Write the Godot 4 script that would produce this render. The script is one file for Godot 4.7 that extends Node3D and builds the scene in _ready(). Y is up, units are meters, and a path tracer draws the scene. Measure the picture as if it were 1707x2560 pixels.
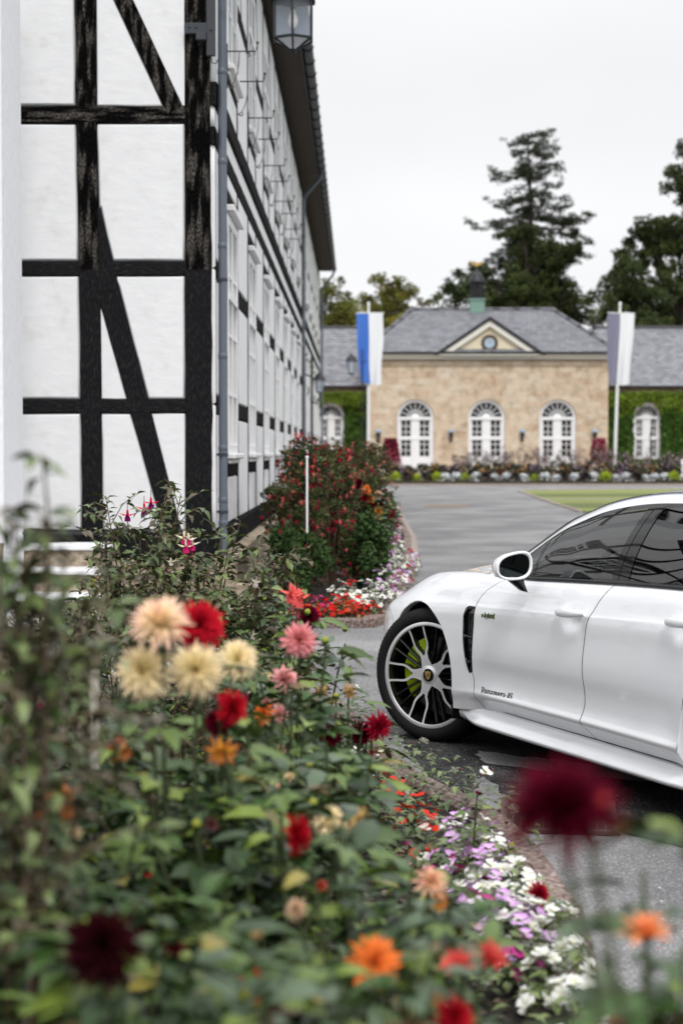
extends Node3D

var rng := RandomNumberGenerator.new()
var used := {}
var M := {}


# ---------------------------------------------------------------- mesh builder
class MB:
	var P := PackedVector3Array()
	var N := PackedVector3Array()
	var C := PackedColorArray()
	var U := PackedVector2Array()
	var I := PackedInt32Array()
	var col := Color.WHITE

	func vert(p: Vector3, n: Vector3) -> int:
		P.append(p)
		N.append(n)
		C.append(col)
		return P.size() - 1

	func face(a: int, b: int, c: int) -> void:
		I.append(a)
		I.append(c)
		I.append(b)

	func tri(a: Vector3, b: Vector3, c: Vector3) -> void:
		var n := (b - a).cross(c - a).normalized()
		var i := vert(a, n)
		vert(b, n)
		vert(c, n)
		face(i, i + 1, i + 2)

	func quad(a: Vector3, b: Vector3, c: Vector3, d: Vector3) -> void:
		var n := (c - a).cross(d - b).normalized()
		var i := vert(a, n)
		vert(b, n)
		vert(c, n)
		vert(d, n)
		face(i, i + 1, i + 2)
		face(i, i + 2, i + 3)

	# box with its centre at c, chamfered by e
	func box(c: Vector3, s: Vector3, e := 0.0, b := Basis()) -> void:
		var h := s * 0.5
		if e <= 0.0:
			for ax in 3:
				for sg in [-1.0, 1.0]:
					var n := Vector3()
					n[ax] = sg
					var u := Vector3()
					u[(ax + 1) % 3] = h[(ax + 1) % 3]
					var v := Vector3()
					v[(ax + 2) % 3] = h[(ax + 2) % 3] * sg
					var o := n * h[ax]
					quad(c + b * (o - u - v), c + b * (o + u - v), c + b * (o + u + v), c + b * (o - u + v))
			return
		e = minf(e, minf(h.x, minf(h.y, h.z)) * 0.9)
		var pt := func(ax: int, sx: float, sy: float, sz: float) -> Vector3:
			var q := Vector3(sx * (h.x - e), sy * (h.y - e), sz * (h.z - e))
			q[ax] += e * (sx if ax == 0 else (sy if ax == 1 else sz))
			return c + b * q
		for ax in 3:
			var a1 := (ax + 1) % 3
			var a2 := (ax + 2) % 3
			for sg in [-1.0, 1.0]:
				var s4 := [[-1.0, -1.0], [1.0, -1.0], [1.0, 1.0], [-1.0, 1.0]]
				var q := []
				for w in s4:
					var t := Vector3()
					t[ax] = sg
					t[a1] = w[0]
					t[a2] = w[1] * sg
					q.append(pt.call(ax, t.x, t.y, t.z))
				quad(q[0], q[1], q[2], q[3])
			for s1 in [-1.0, 1.0]:
				for s2 in [-1.0, 1.0]:
					var t0 := Vector3()
					t0[ax] = -1
					t0[a1] = s1
					t0[a2] = s2
					var t1 := t0
					t1[ax] = 1
					var q0: Vector3 = pt.call(a1, t0.x, t0.y, t0.z)
					var q1: Vector3 = pt.call(a1, t1.x, t1.y, t1.z)
					var q2: Vector3 = pt.call(a2, t1.x, t1.y, t1.z)
					var q3: Vector3 = pt.call(a2, t0.x, t0.y, t0.z)
					if s1 * s2 > 0:
						quad(q0, q1, q2, q3)
					else:
						quad(q3, q2, q1, q0)
		for sx in [-1.0, 1.0]:
			for sy in [-1.0, 1.0]:
				for sz in [-1.0, 1.0]:
					var q0: Vector3 = pt.call(0, sx, sy, sz)
					var q1: Vector3 = pt.call(1, sx, sy, sz)
					var q2: Vector3 = pt.call(2, sx, sy, sz)
					if sx * sy * sz > 0:
						tri(q0, q1, q2)
					else:
						tri(q2, q1, q0)

	# bar from a to b with a square section
	func bar(a: Vector3, b: Vector3, w: float, d: float, e := 0.0, up := Vector3.UP) -> void:
		var y := (b - a).normalized()
		if absf(y.dot(up)) > 0.95:
			up = Vector3.BACK
		var x := up.cross(y).normalized()
		box((a + b) * 0.5, Vector3(w, a.distance_to(b), d), e, Basis(x, y, x.cross(y)))

	func tube(pts: Array, r0: float, r1 := -1.0, sides := 6, caps := true) -> void:
		if r1 < 0.0:
			r1 = r0
		var n := pts.size()
		var ref := Vector3(0.31, 0.2, 0.93).normalized()
		var first := P.size()
		for i in n:
			var d: Vector3 = (pts[mini(i + 1, n - 1)] - pts[maxi(i - 1, 0)]).normalized()
			var x := ref.cross(d)
			if x.length() < 0.1:
				x = Vector3(1, 0.3, 0).cross(d)
			x = x.normalized()
			var y := d.cross(x)
			ref = y.cross(x) * -1.0 if false else ref
			var r := lerpf(r0, r1, float(i) / maxf(1.0, n - 1))
			for k in sides:
				var a := TAU * k / sides
				var nn := x * cos(a) + y * sin(a)
				vert(pts[i] + nn * r, nn)
		for i in n - 1:
			for k in sides:
				var a := first + i * sides + k
				var b := first + i * sides + (k + 1) % sides
				face(a, b, b + sides)
				face(a, b + sides, a + sides)
		if caps:
			for e in [0, n - 1]:
				var d: Vector3 = (pts[0] - pts[1]).normalized() if e == 0 else (pts[n - 1] - pts[n - 2]).normalized()
				var c := vert(pts[e], d)
				var ring := []
				for k in sides:
					ring.append(vert(P[first + e * sides + k], d))
				for k in sides:
					if e == 0:
						face(c, ring[(k + 1) % sides], ring[k])
					else:
						face(c, ring[k], ring[(k + 1) % sides])

	# profile of (radius, height), turned about +Y through xf
	func lathe(prof: Array, segs := 24, xf := Transform3D(), a0 := 0.0, a1 := TAU) -> void:
		var n := prof.size()
		for j in n - 1:
			var p0: Vector2 = prof[j]
			var p1: Vector2 = prof[j + 1]
			var t := (p1 - p0).normalized()
			var nr := Vector2(t.y, -t.x)
			var n0 := nr
			var n1 := nr
			if j > 0:
				var tp: Vector2 = (p0 - prof[j - 1]).normalized()
				if tp.dot(t) > 0.6:
					n0 = (nr + Vector2(tp.y, -tp.x)).normalized()
			if j < n - 2:
				var tn: Vector2 = (prof[j + 2] - p1).normalized()
				if tn.dot(t) > 0.6:
					n1 = (nr + Vector2(tn.y, -tn.x)).normalized()
			var first := P.size()
			for k in segs + 1:
				var a := lerpf(a0, a1, float(k) / segs)
				var c := cos(a)
				var s := sin(a)
				vert(xf * Vector3(p0.x * c, p0.y, -p0.x * s), xf.basis * Vector3(n0.x * c, n0.y, -n0.x * s))
				vert(xf * Vector3(p1.x * c, p1.y, -p1.x * s), xf.basis * Vector3(n1.x * c, n1.y, -n1.x * s))
			for k in segs:
				var q := first + k * 2
				face(q, q + 2, q + 3)
				face(q, q + 3, q + 1)

	# rows of points; normals from neighbours
	func grid(rows: Array, flip := false, wrap := false) -> void:
		var nr := rows.size()
		var nc: int = rows[0].size()
		var first := P.size()
		for i in nr:
			for j in nc:
				var du: Vector3 = rows[i][mini(j + 1, nc - 1)] - rows[i][maxi(j - 1, 0)]
				if wrap:
					du = rows[i][(j + 1) % (nc - 1)] - rows[i][(j - 1 + nc - 1) % (nc - 1)]
				var dv: Vector3 = rows[mini(i + 1, nr - 1)][j] - rows[maxi(i - 1, 0)][j]
				var n := du.cross(dv).normalized()
				vert(rows[i][j], -n if flip else n)
		for i in nr - 1:
			for j in nc - 1:
				var a := first + i * nc + j
				if flip:
					face(a, a + nc, a + nc + 1)
					face(a, a + nc + 1, a + 1)
				else:
					face(a, a + 1, a + nc + 1)
					face(a, a + nc + 1, a + nc)

	# flat polygon (x, y) at depth z, facing +z
	func poly(pts: PackedVector2Array, z: float, xf := Transform3D()) -> void:
		var ix := Geometry2D.triangulate_polygon(pts)
		for k in ix.size() / 3:
			var a := pts[ix[k * 3]]
			var b := pts[ix[k * 3 + 1]]
			var c := pts[ix[k * 3 + 2]]
			if (b - a).cross(c - a) < 0:
				var t := b
				b = c
				c = t
			tri(xf * Vector3(a.x, a.y, z), xf * Vector3(b.x, b.y, z), xf * Vector3(c.x, c.y, z))

	# polygon slab from z0 up to z1 with its front edge chamfered by e
	func slab(pts: PackedVector2Array, z0: float, z1: float, e := 0.0, xf := Transform3D(), back := false) -> void:
		var q := pts
		if Geometry2D.is_polygon_clockwise(q):
			q = q.duplicate()
			q.reverse()
		var inner := MB.inset(q, e) if e > 0 else q
		var n := q.size()
		for i in n:
			var j := (i + 1) % n
			quad(xf * Vector3(q[i].x, q[i].y, z0), xf * Vector3(q[j].x, q[j].y, z0), xf * Vector3(q[j].x, q[j].y, z1 - e), xf * Vector3(q[i].x, q[i].y, z1 - e))
			if e > 0:
				quad(xf * Vector3(q[i].x, q[i].y, z1 - e), xf * Vector3(q[j].x, q[j].y, z1 - e), xf * Vector3(inner[j].x, inner[j].y, z1), xf * Vector3(inner[i].x, inner[i].y, z1))
		poly(inner, z1, xf)
		if back:
			var m := xf * Transform3D(Basis(Vector3(1, 0, 0), Vector3(0, 1, 0), Vector3(0, 0, 1)), Vector3())
			var ix := Geometry2D.triangulate_polygon(q)
			for k in ix.size() / 3:
				tri(m * Vector3(q[ix[k * 3]].x, q[ix[k * 3]].y, z0), m * Vector3(q[ix[k * 3 + 2]].x, q[ix[k * 3 + 2]].y, z0), m * Vector3(q[ix[k * 3 + 1]].x, q[ix[k * 3 + 1]].y, z0))

	static func inset(q: PackedVector2Array, e: float) -> PackedVector2Array:
		var r := PackedVector2Array()
		var n := q.size()
		for i in n:
			var d0 := (q[i] - q[(i + n - 1) % n]).normalized()
			var d1 := (q[(i + 1) % n] - q[i]).normalized()
			var n0 := Vector2(-d0.y, d0.x)
			var n1 := Vector2(-d1.y, d1.x)
			var b := n0 + n1
			if b.length() < 0.2:
				b = n0
			var k := 1.0 / maxf(0.35, b.normalized().dot(n0))
			r.append(q[i] + b.normalized() * e * k)
		return r

	func ball(c: Vector3, r: Vector3, rings := 6, segs := 10) -> void:
		var rows := []
		for i in rings + 1:
			var a := PI * i / rings
			var row := []
			for k in segs + 1:
				var b := TAU * k / segs
				row.append(Vector3(sin(a) * cos(b), cos(a), sin(a) * sin(b)))
			rows.append(row)
		var first := P.size()
		for row in rows:
			for p in row:
				vert(c + p * r, (p / r).normalized())
		for i in rings:
			for k in segs:
				var a := first + i * (segs + 1) + k
				face(a, a + 1, a + segs + 2)
				face(a, a + segs + 2, a + segs + 1)

	func add(o: MB, xf: Transform3D, tint := Color.WHITE) -> void:
		var f := P.size()
		for i in o.P.size():
			P.append(xf * o.P[i])
			N.append((xf.basis * o.N[i]).normalized())
			C.append(o.C[i] * tint)
		for i in o.I:
			I.append(f + i)

	func done() -> ArrayMesh:
		var a := []
		a.resize(Mesh.ARRAY_MAX)
		a[Mesh.ARRAY_VERTEX] = P
		a[Mesh.ARRAY_NORMAL] = N
		a[Mesh.ARRAY_COLOR] = C
		if U.size() == P.size():
			a[Mesh.ARRAY_TEX_UV] = U
		a[Mesh.ARRAY_INDEX] = I
		var m := ArrayMesh.new()
		m.add_surface_from_arrays(Mesh.PRIMITIVE_TRIANGLES, a)
		return m


# ---------------------------------------------------------------- things, parts, tags
func numbered(called: String) -> String:
	if not used.has(called):
		used[called] = 0
		return called
	used[called] += 1
	return "%s_%03d" % [called, used[called]]


func tag(o: Node, label: String, category: String, group := "", kind := "") -> void:
	o.set_meta("label", label)
	if category:
		o.set_meta("category", category)
	if group:
		o.set_meta("group", group)
	if kind:
		o.set_meta("kind", kind)


func thing(called: String, label: String, category: String, at := Vector3(), turn := 0.0, group := "") -> Node3D:
	var o := Node3D.new()
	o.name = numbered(called)
	add_child(o)
	o.position = at
	o.rotation.y = turn
	tag(o, label, category, group)
	return o


func part(called: String, mesh: Mesh, m: Material, parent: Node, xf := Transform3D(), kind := "") -> MeshInstance3D:
	var o := MeshInstance3D.new()
	o.name = called
	o.mesh = mesh
	o.material_override = m
	o.transform = xf
	parent.add_child(o, true)
	if kind:
		o.set_meta("kind", kind)
	return o


func built(called: String, b: MB, m: Material, parent: Node, xf := Transform3D(), kind := "") -> MeshInstance3D:
	return part(called, b.done(), m, parent, xf, kind)


func ground_piece(called: String, b: MB, m: Material) -> MeshInstance3D:
	var o := part(numbered(called), b.done(), m, self)
	o.set_meta("kind", "structure")
	return o


func many(called: String, mesh: Mesh, m: Material, where: Array, tints: Array, parent: Node) -> MultiMeshInstance3D:
	var mm := MultiMesh.new()
	mm.transform_format = MultiMesh.TRANSFORM_3D
	mm.use_colors = true
	mm.mesh = mesh
	mm.instance_count = where.size()
	for i in where.size():
		mm.set_instance_transform(i, where[i])
		mm.set_instance_color(i, tints[i])
	var o := MultiMeshInstance3D.new()
	o.name = called
	o.multimesh = mm
	o.material_override = m
	o.set_meta("kind", "stuff")
	parent.add_child(o, true)
	return o


func copy_of(o: Node3D, label := "", group := "") -> Node3D:
	var c: Node3D = o.duplicate()
	var stem := String(o.name)
	if stem.length() > 4 and stem[-4] == "_" and stem.right(3).is_valid_int():
		stem = stem.left(-4)
	c.name = numbered(stem)
	add_child(c)
	if label:
		c.set_meta("label", label)
	if group:
		c.set_meta("group", group)
	return c


func lin(r: float, g: float, b: float) -> Color:
	return Color(r, g, b).linear_to_srgb()


func up_to(dir: Vector3, spin := 0.0) -> Basis:
	var y := dir.normalized()
	var x := Vector3(0.13, 0.1, 0.98).cross(y)
	if x.length() < 0.05:
		x = Vector3(1, 0, 0)
	x = x.normalized()
	return Basis(x, y, x.cross(y)) * Basis(Vector3.UP, spin)


func rnd(a: float, b: float) -> float:
	return rng.randf_range(a, b)


func key(keys: Array, z: float) -> float:
	# smooth curve through [z, value] pairs
	var n := keys.size()
	if z <= keys[0][0]:
		return keys[0][1]
	if z >= keys[n - 1][0]:
		return keys[n - 1][1]
	var i := 0
	while z > keys[i + 1][0]:
		i += 1
	var z0: float = keys[i][0]
	var z1: float = keys[i + 1][0]
	var h := z1 - z0
	var d: float = (keys[i + 1][1] - keys[i][1]) / h
	var m0 := d
	var m1 := d
	if i > 0:
		m0 = (keys[i + 1][1] - keys[i - 1][1]) / (z1 - keys[i - 1][0])
	if i < n - 2:
		m1 = (keys[i + 2][1] - keys[i][1]) / (keys[i + 2][0] - z0)
	var t := (z - z0) / h
	var t2 := t * t
	var t3 := t2 * t
	return keys[i][1] * (2 * t3 - 3 * t2 + 1) + m0 * h * (t3 - 2 * t2 + t) + keys[i + 1][1] * (3 * t2 - 2 * t3) + m1 * h * (t3 - t2)


# ---------------------------------------------------------------- materials
func mat(called: String, c: Color, rough := 0.7, metal := 0.0, spec := 0.5) -> StandardMaterial3D:
	var m := StandardMaterial3D.new()
	m.resource_name = called
	m.albedo_color = c
	m.roughness = rough
	m.metallic = metal
	m.metallic_specular = spec
	M[called] = m
	return m


func noise(freq: float, kind := 0, octaves := 4, size := 512, ramp := [], sd := 1) -> NoiseTexture2D:
	var f := FastNoiseLite.new()
	f.seed = sd
	f.noise_type = [FastNoiseLite.TYPE_SIMPLEX_SMOOTH, FastNoiseLite.TYPE_CELLULAR, FastNoiseLite.TYPE_PERLIN][kind]
	f.frequency = freq
	f.fractal_octaves = octaves
	if kind == 1:
		f.cellular_return_type = FastNoiseLite.RETURN_CELL_VALUE
		f.fractal_type = FastNoiseLite.FRACTAL_NONE
	var t := NoiseTexture2D.new()
	t.width = size
	t.height = size
	t.seamless = true
	t.noise = f
	if ramp.size():
		var g := Gradient.new()
		var offs := PackedFloat32Array()
		var cols := PackedColorArray()
		for r in ramp:
			offs.append(r[0])
			cols.append(r[1])
		g.offsets = offs
		g.colors = cols
		t.color_ramp = g
	return t


func tri_map(m: StandardMaterial3D, scale: Vector3, world := true) -> void:
	m.uv1_triplanar = true
	m.uv1_world_triplanar = world
	m.uv1_scale = scale
	m.uv1_triplanar_sharpness = 4.0


func bump(m: StandardMaterial3D, t: Texture2D, cm: float) -> void:
	m.heightmap_enabled = true
	m.heightmap_texture = t
	m.heightmap_scale = cm


func detail(m: StandardMaterial3D, t: Texture2D, scale: float) -> void:
	m.detail_enabled = true
	m.detail_albedo = t
	m.detail_blend_mode = BaseMaterial3D.BLEND_MODE_MUL
	m.detail_uv_layer = BaseMaterial3D.DETAIL_UV_2
	m.uv2_triplanar = true
	m.uv2_world_triplanar = true
	m.uv2_scale = Vector3.ONE * scale
	m.uv2_triplanar_sharpness = 4.0


func tinted(called: String, rough: float, back := 0.0, spec := 0.5) -> StandardMaterial3D:
	var m := mat(called, Color.WHITE, rough, 0.0, spec)
	m.vertex_color_use_as_albedo = true
	if back > 0:
		m.backlight_enabled = true
		m.backlight = Color(back, back, back)
	return m


func make_materials() -> void:
	var w := Color.WHITE
	var grit := noise(0.16, 1, 1, 1024, [[0.0, lin(0.12, 0.12, 0.122)], [0.45, lin(0.175, 0.174, 0.175)], [0.8, lin(0.21, 0.209, 0.207)], [1.0, lin(0.36, 0.355, 0.345)]], 3)
	var grit_h := noise(0.16, 1, 1, 1024, [], 3)
	var blotch := noise(0.012, 0, 5, 512, [[0.25, Color(0.8, 0.8, 0.81)], [0.5, Color(0.9, 0.9, 0.9)], [0.75, w]], 9)
	var m := mat("asphalt", Color(1.12, 1.12, 1.13), 0.85)
	m.albedo_texture = grit
	tri_map(m, Vector3.ONE * 0.8)
	bump(m, grit_h, 0.25)
	detail(m, blotch, 0.07)
	m = mat("asphalt_patch", w, 0.97, 0.0, 0.12)
	m.albedo_texture = noise(0.16, 1, 1, 1024, [[0.0, lin(0.022, 0.022, 0.024)], [0.6, lin(0.072, 0.072, 0.074)], [0.93, lin(0.11, 0.109, 0.107)], [1.0, lin(0.3, 0.29, 0.27)]], 5)
	tri_map(m, Vector3.ONE * 0.9)
	bump(m, grit_h, 0.3)
	detail(m, blotch, 0.4)
	m = mat("concrete_edge", w, 0.85)
	m.albedo_texture = noise(0.1, 1, 1, 512, [[0.0, lin(0.2, 0.16, 0.14)], [0.7, lin(0.33, 0.27, 0.24)], [1.0, lin(0.5, 0.46, 0.42)]], 5)
	tri_map(m, Vector3.ONE * 1.1)
	m = mat("soil", w, 0.95)
	m.albedo_texture = noise(0.05, 1, 1, 512, [[0.0, lin(0.01, 0.008, 0.006)], [0.7, lin(0.03, 0.023, 0.017)], [1.0, lin(0.14, 0.11, 0.08)]], 8)
	tri_map(m, Vector3.ONE * 1.5)
	bump(m, grit_h, 1.0)
	for k in 3:
		m = mat("kerb_%d" % k, w, 0.85)
		var a: Color = [lin(0.2, 0.13, 0.11), lin(0.24, 0.165, 0.145), lin(0.18, 0.125, 0.11)][k]
		m.albedo_texture = noise(0.05, 0, 5, 256, [[0.2, a.darkened(0.35)], [0.5, a], [0.85, a.lightened(0.3)]], 20 + k)
		tri_map(m, Vector3.ONE * 2.2)
		bump(m, grit_h, 0.2)
	for k in 2:
		m = mat("lawn_%d" % k, w, 0.9)
		var a: Color = [lin(0.2, 0.235, 0.05), lin(0.1, 0.125, 0.025)][k]
		m.albedo_texture = noise(0.06, 0, 5, 512, [[0.25, a.darkened(0.3)], [0.6, a], [0.9, a.lightened(0.12)]], 30 + k)
		tri_map(m, Vector3.ONE * 0.7)
	m = mat("meadow", lin(0.05, 0.075, 0.025), 0.95)
	# hall
	m = mat("plaster", w, 0.85)
	m.albedo_texture = noise(0.014, 0, 5, 512, [[0.15, lin(0.72, 0.725, 0.745)], [0.55, lin(0.735, 0.74, 0.757)], [0.9, lin(0.75, 0.755, 0.77)]], 12)
	tri_map(m, Vector3(0.5, 0.9, 0.5))
	detail(m, noise(0.016, 0, 4, 512, [[0.12, Color(0.965, 0.963, 0.955)], [0.3, Color(0.995, 0.995, 0.994)], [0.6, w]], 15), 0.3)
	bump(m, noise(0.02, 0, 4, 512, [], 13), 0.22)
	for k in 4:
		var worn := k % 2 == 1
		m = mat("timber_%s_%s" % ["up" if k < 2 else "across", "worn" if worn else "black"], w, 0.85, 0.0, 0.12)
		var ramp := [[0.0, lin(0.008, 0.008, 0.009)], [0.55, lin(0.012, 0.012, 0.0135)], [0.72, lin(0.022, 0.022, 0.0225)], [1.0, lin(0.06, 0.056, 0.052)]]
		if worn:
			ramp = [[0.0, lin(0.009, 0.009, 0.0095)], [0.4, lin(0.015, 0.0145, 0.0145)], [0.52, lin(0.05, 0.046, 0.042)], [0.68, lin(0.12, 0.108, 0.096)], [0.9, lin(0.3, 0.26, 0.22)]]
		m.albedo_texture = noise(0.045, 0, 5, 1024 if worn else 512, ramp, 40 + k)
		tri_map(m, Vector3(2.6, 0.5, 2.6) if k < 2 else Vector3(0.5, 2.8, 0.5))
		bump(m, m.albedo_texture, 0.25)
		if worn:
			detail(m, noise(0.012, 0, 3, 512, [[0.38, Color(0.25, 0.25, 0.26)], [0.55, Color(0.7, 0.7, 0.7)], [0.7, w]], 90 + k), 1.0)
			m.uv2_scale = Vector3(1.9, 0.3, 1.9) if k < 2 else Vector3(0.35, 2.0, 0.35)
	m = mat("sandstone", w, 0.85)
	m.albedo_texture = noise(0.02, 0, 6, 512, [[0.15, lin(0.2, 0.15, 0.1)], [0.5, lin(0.36, 0.29, 0.21)], [0.85, lin(0.47, 0.41, 0.32)]], 60)
	tri_map(m, Vector3.ONE * 1.0)
	bump(m, grit_h, 0.5)
	mat("soffit", lin(0.09, 0.076, 0.066), 0.9, 0.0, 0.2)
	mat("slate_dark", lin(0.035, 0.035, 0.04), 0.6)
	mat("zinc", lin(0.125, 0.145, 0.175), 0.42, 0.35)
	mat("iron", lin(0.018, 0.019, 0.022), 0.5, 0.3)
	mat("iron_gray", lin(0.04, 0.045, 0.055), 0.5, 0.3)
	mat("white_paint", lin(0.78, 0.785, 0.8), 0.45)
	mat("white_wall", lin(0.8, 0.81, 0.84), 0.7)
	bump(M.white_wall, noise(0.02, 0, 5, 512, [], 14), 0.6)
	tri_map(M.white_wall, Vector3(1.2, 0.5, 1.2))
	mat("stake_wood", lin(0.42, 0.39, 0.34), 0.8)
	mat("cream", lin(0.7, 0.61, 0.45), 0.7)
	mat("off_white", lin(0.76, 0.74, 0.68), 0.6)
	mat("window_dark", lin(0.012, 0.013, 0.015), 0.06)
	m = mat("lamp_glass", Color(0.85, 0.9, 0.97, 0.5), 0.35)
	m.transparency = BaseMaterial3D.TRANSPARENCY_ALPHA
	m = mat("clear_glass", Color(0.9, 0.94, 1.0, 0.08), 0.05)
	m.transparency = BaseMaterial3D.TRANSPARENCY_ALPHA
	m = mat("milk_glass", Color(0.85, 0.86, 0.88, 0.8), 0.4)
	m.transparency = BaseMaterial3D.TRANSPARENCY_ALPHA
	mat("bulb", lin(0.75, 0.74, 0.7), 0.2)
	mat("ridge_gray", lin(0.12, 0.12, 0.14), 0.6)
	mat("copper", lin(0.17, 0.28, 0.235), 0.7)
	mat("gold", lin(0.55, 0.37, 0.13), 0.4, 0.8)
	var stone_blotch := noise(0.02, 0, 5, 512, [[0.15, Color(0.9, 0.87, 0.84)], [0.35, Color(0.97, 0.965, 0.955)], [0.55, w]], 17)
	for k in 4:
		var a: Color = [lin(0.58, 0.465, 0.345), lin(0.61, 0.5, 0.38), lin(0.53, 0.405, 0.29), lin(0.62, 0.53, 0.42)][k]
		m = mat("ashlar_%d" % k, w, 0.88)
		m.albedo_texture = noise(0.02, 0, 4, 256, [[0.15, a.darkened(0.1)], [0.5, a], [0.85, a.lightened(0.06)]], 70 + k)
		tri_map(m, Vector3.ONE * 0.28)
		detail(m, stone_blotch, 0.11)
	tinted("tiles", 0.6)
	mat("flag_blue", lin(0.05, 0.16, 0.55), 0.8)
	mat("flag_white", lin(0.78, 0.79, 0.82), 0.8)
	mat("flag_gray", lin(0.2, 0.2, 0.28), 0.8)
	m = mat("bark", w, 0.9)
	m.albedo_texture = noise(0.03, 0, 5, 256, [[0.2, lin(0.03, 0.024, 0.018)], [0.8, lin(0.11, 0.09, 0.07)]], 80)
	tri_map(m, Vector3(1.5, 0.4, 1.5))
	tinted("tree_leaf", 0.65, 0.25, 0.25)
	tinted("leaf", 0.38, 0.1, 0.42)
	tinted("petal", 0.75, 0.6, 0.2)
	tinted("stem", 0.6)
	# car
	m = mat("paint", lin(0.85, 0.865, 0.9), 0.3)
	m.clearcoat_enabled = true
	m.clearcoat = 1.0
	m.clearcoat_roughness = 0.02
	mat("gloss_black", lin(0.006, 0.006, 0.007), 0.05)
	mat("seam_black", lin(0.004, 0.004, 0.005), 0.9)
	mat("trim_black", lin(0.012, 0.012, 0.013), 0.3)
	m = mat("tyre", lin(0.01, 0.01, 0.0105), 0.8, 0.0, 0.3)
	mat("alloy", lin(0.66, 0.66, 0.68), 0.3, 0.45)
	mat("caliper", lin(0.5, 0.72, 0.0), 0.3)
	mat("disc", lin(0.1, 0.1, 0.1), 0.35, 0.8)
	mat("cabin", lin(0.012, 0.012, 0.014), 0.7)
	mat("cabin_light", lin(0.06, 0.065, 0.07), 0.6)
	m = mat("car_glass", Color(0.02, 0.024, 0.024, 0.62), 0.02, 0.0, 1.0)
	m.transparency = BaseMaterial3D.TRANSPARENCY_ALPHA
	m = mat("privacy_glass", Color(0.008, 0.009, 0.01, 0.93), 0.02, 0.0, 1.0)
	mat("mirror_glass", lin(0.03, 0.035, 0.035), 0.03, 1.0)
	mat("dark_letter", lin(0.01, 0.01, 0.012), 0.35)
	mat("green_edge", lin(0.3, 0.5, 0.02), 0.4)
	mat("lens", lin(0.3, 0.32, 0.34), 0.08)
	mat("red_lens", lin(0.3, 0.01, 0.01), 0.15)


func _ready() -> void:
	# camera
	var cam := Camera3D.new()
	cam.name = "camera"
	var at := CameraAttributesPhysical.new()
	at.frustum_focal_length = 40.81
	at.frustum_focus_distance = 9.5
	at.exposure_aperture = 1.85
	at.frustum_near = 0.05
	at.frustum_far = 2000.0
	cam.attributes = at
	cam.position = Vector3(0, 1.575, 0)
	cam.rotation.x = -0.03449
	add_child(cam)
	cam.current = true
	# sky
	var env := Environment.new()
	env.background_mode = Environment.BG_SKY
	env.tonemap_mode = Environment.TONE_MAPPER_LINEAR
	env.tonemap_exposure = 1.28
	env.sdfgi_enabled = true
	env.ssao_enabled = true
	env.ssil_enabled = true
	env.fog_enabled = false
	env.fog_density = 0.0004
	env.fog_light_color = Color(0.9, 0.92, 0.95)
	var sky := Sky.new()
	var psm := PanoramaSkyMaterial.new()
	psm.panorama = overcast()
	psm.filter = true
	sky.sky_material = psm
	env.sky = sky
	var we := WorldEnvironment.new()
	we.name = "world_environment"
	we.environment = env
	add_child(we)
	# sun behind thin cloud
	var sun := DirectionalLight3D.new()
	sun.name = "sun"
	sun.light_energy = 0.48
	sun.light_color = Color(1.0, 0.985, 0.96)
	sun.light_angular_distance = 14.0
	sun.shadow_enabled = true
	sun.sky_mode = DirectionalLight3D.SKY_MODE_LIGHT_ONLY
	add_child(sun)
	sun.look_at_from_position(Vector3(1.2, 7.5, 6.0), Vector3(), Vector3.UP)
	rng.seed = 7
	make_materials()
	make_ground()
	make_hall()
	make_pavilion()
	make_trees()
	make_car()
	make_yard()
	make_beds()


func overcast() -> ImageTexture:
	var w := 512
	var h := 256
	var im := Image.create_empty(w, h, false, Image.FORMAT_RGBAF)
	var f := FastNoiseLite.new()
	f.seed = 4
	f.frequency = 1.6
	f.fractal_octaves = 5
	for y in h:
		var el := (0.5 - (y + 0.5) / h) * PI
		for x in w:
			var az := TAU * x / w
			var d := Vector3(cos(el) * sin(az), sin(el), cos(el) * cos(az))
			var c := Color(0.2, 0.2, 0.2)
			if el > 0:
				# thin overcast: brightest overhead, a pale band at the horizon
				var s := sin(el)
				var l := lerpf(0.785, 1.5, smoothstep(0.2, 1.0, s)) - 0.055 * smoothstep(0.04, 0.22, s) * (1.0 - smoothstep(0.3, 0.55, s))
				var q := Vector3(d.x, d.y * 3.5, d.z) / (0.35 + s)
				l *= 1.0 + 0.085 * f.get_noise_3dv(q)
				c = Color(l * 0.985, l * 0.993, l * 1.012)
			im.set_pixel(x, y, c)
	return ImageTexture.create_from_image(im)


# ---------------------------------------------------------------- ground
func sheet(pts: Array, y: float, cell := 0.0, wob := 0.0) -> MB:
	# flat polygon given as (x, z) pairs
	var b := MB.new()
	var q := PackedVector2Array()
	for p in pts:
		q.append(Vector2(p[0], -p[1]))
	var xf := Transform3D(Basis(Vector3(1, 0, 0), Vector3(0, 0, -1), Vector3(0, 1, 0)), Vector3(0, y, 0))
	b.poly(q, 0.0, xf)
	return b


func ragged(pts: Array, step: float, amp: float) -> Array:
	var out := []
	for i in pts.size():
		var a := Vector2(pts[i][0], pts[i][1])
		var nx = pts[(i + 1) % pts.size()]
		var b := Vector2(nx[0], nx[1])
		var n := maxi(1, int(a.distance_to(b) / step))
		for k in n:
			var p := a.lerp(b, float(k) / n) + Vector2(rnd(-amp, amp), rnd(-amp, amp))
			out.append([p.x, p.y])
	return out


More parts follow.
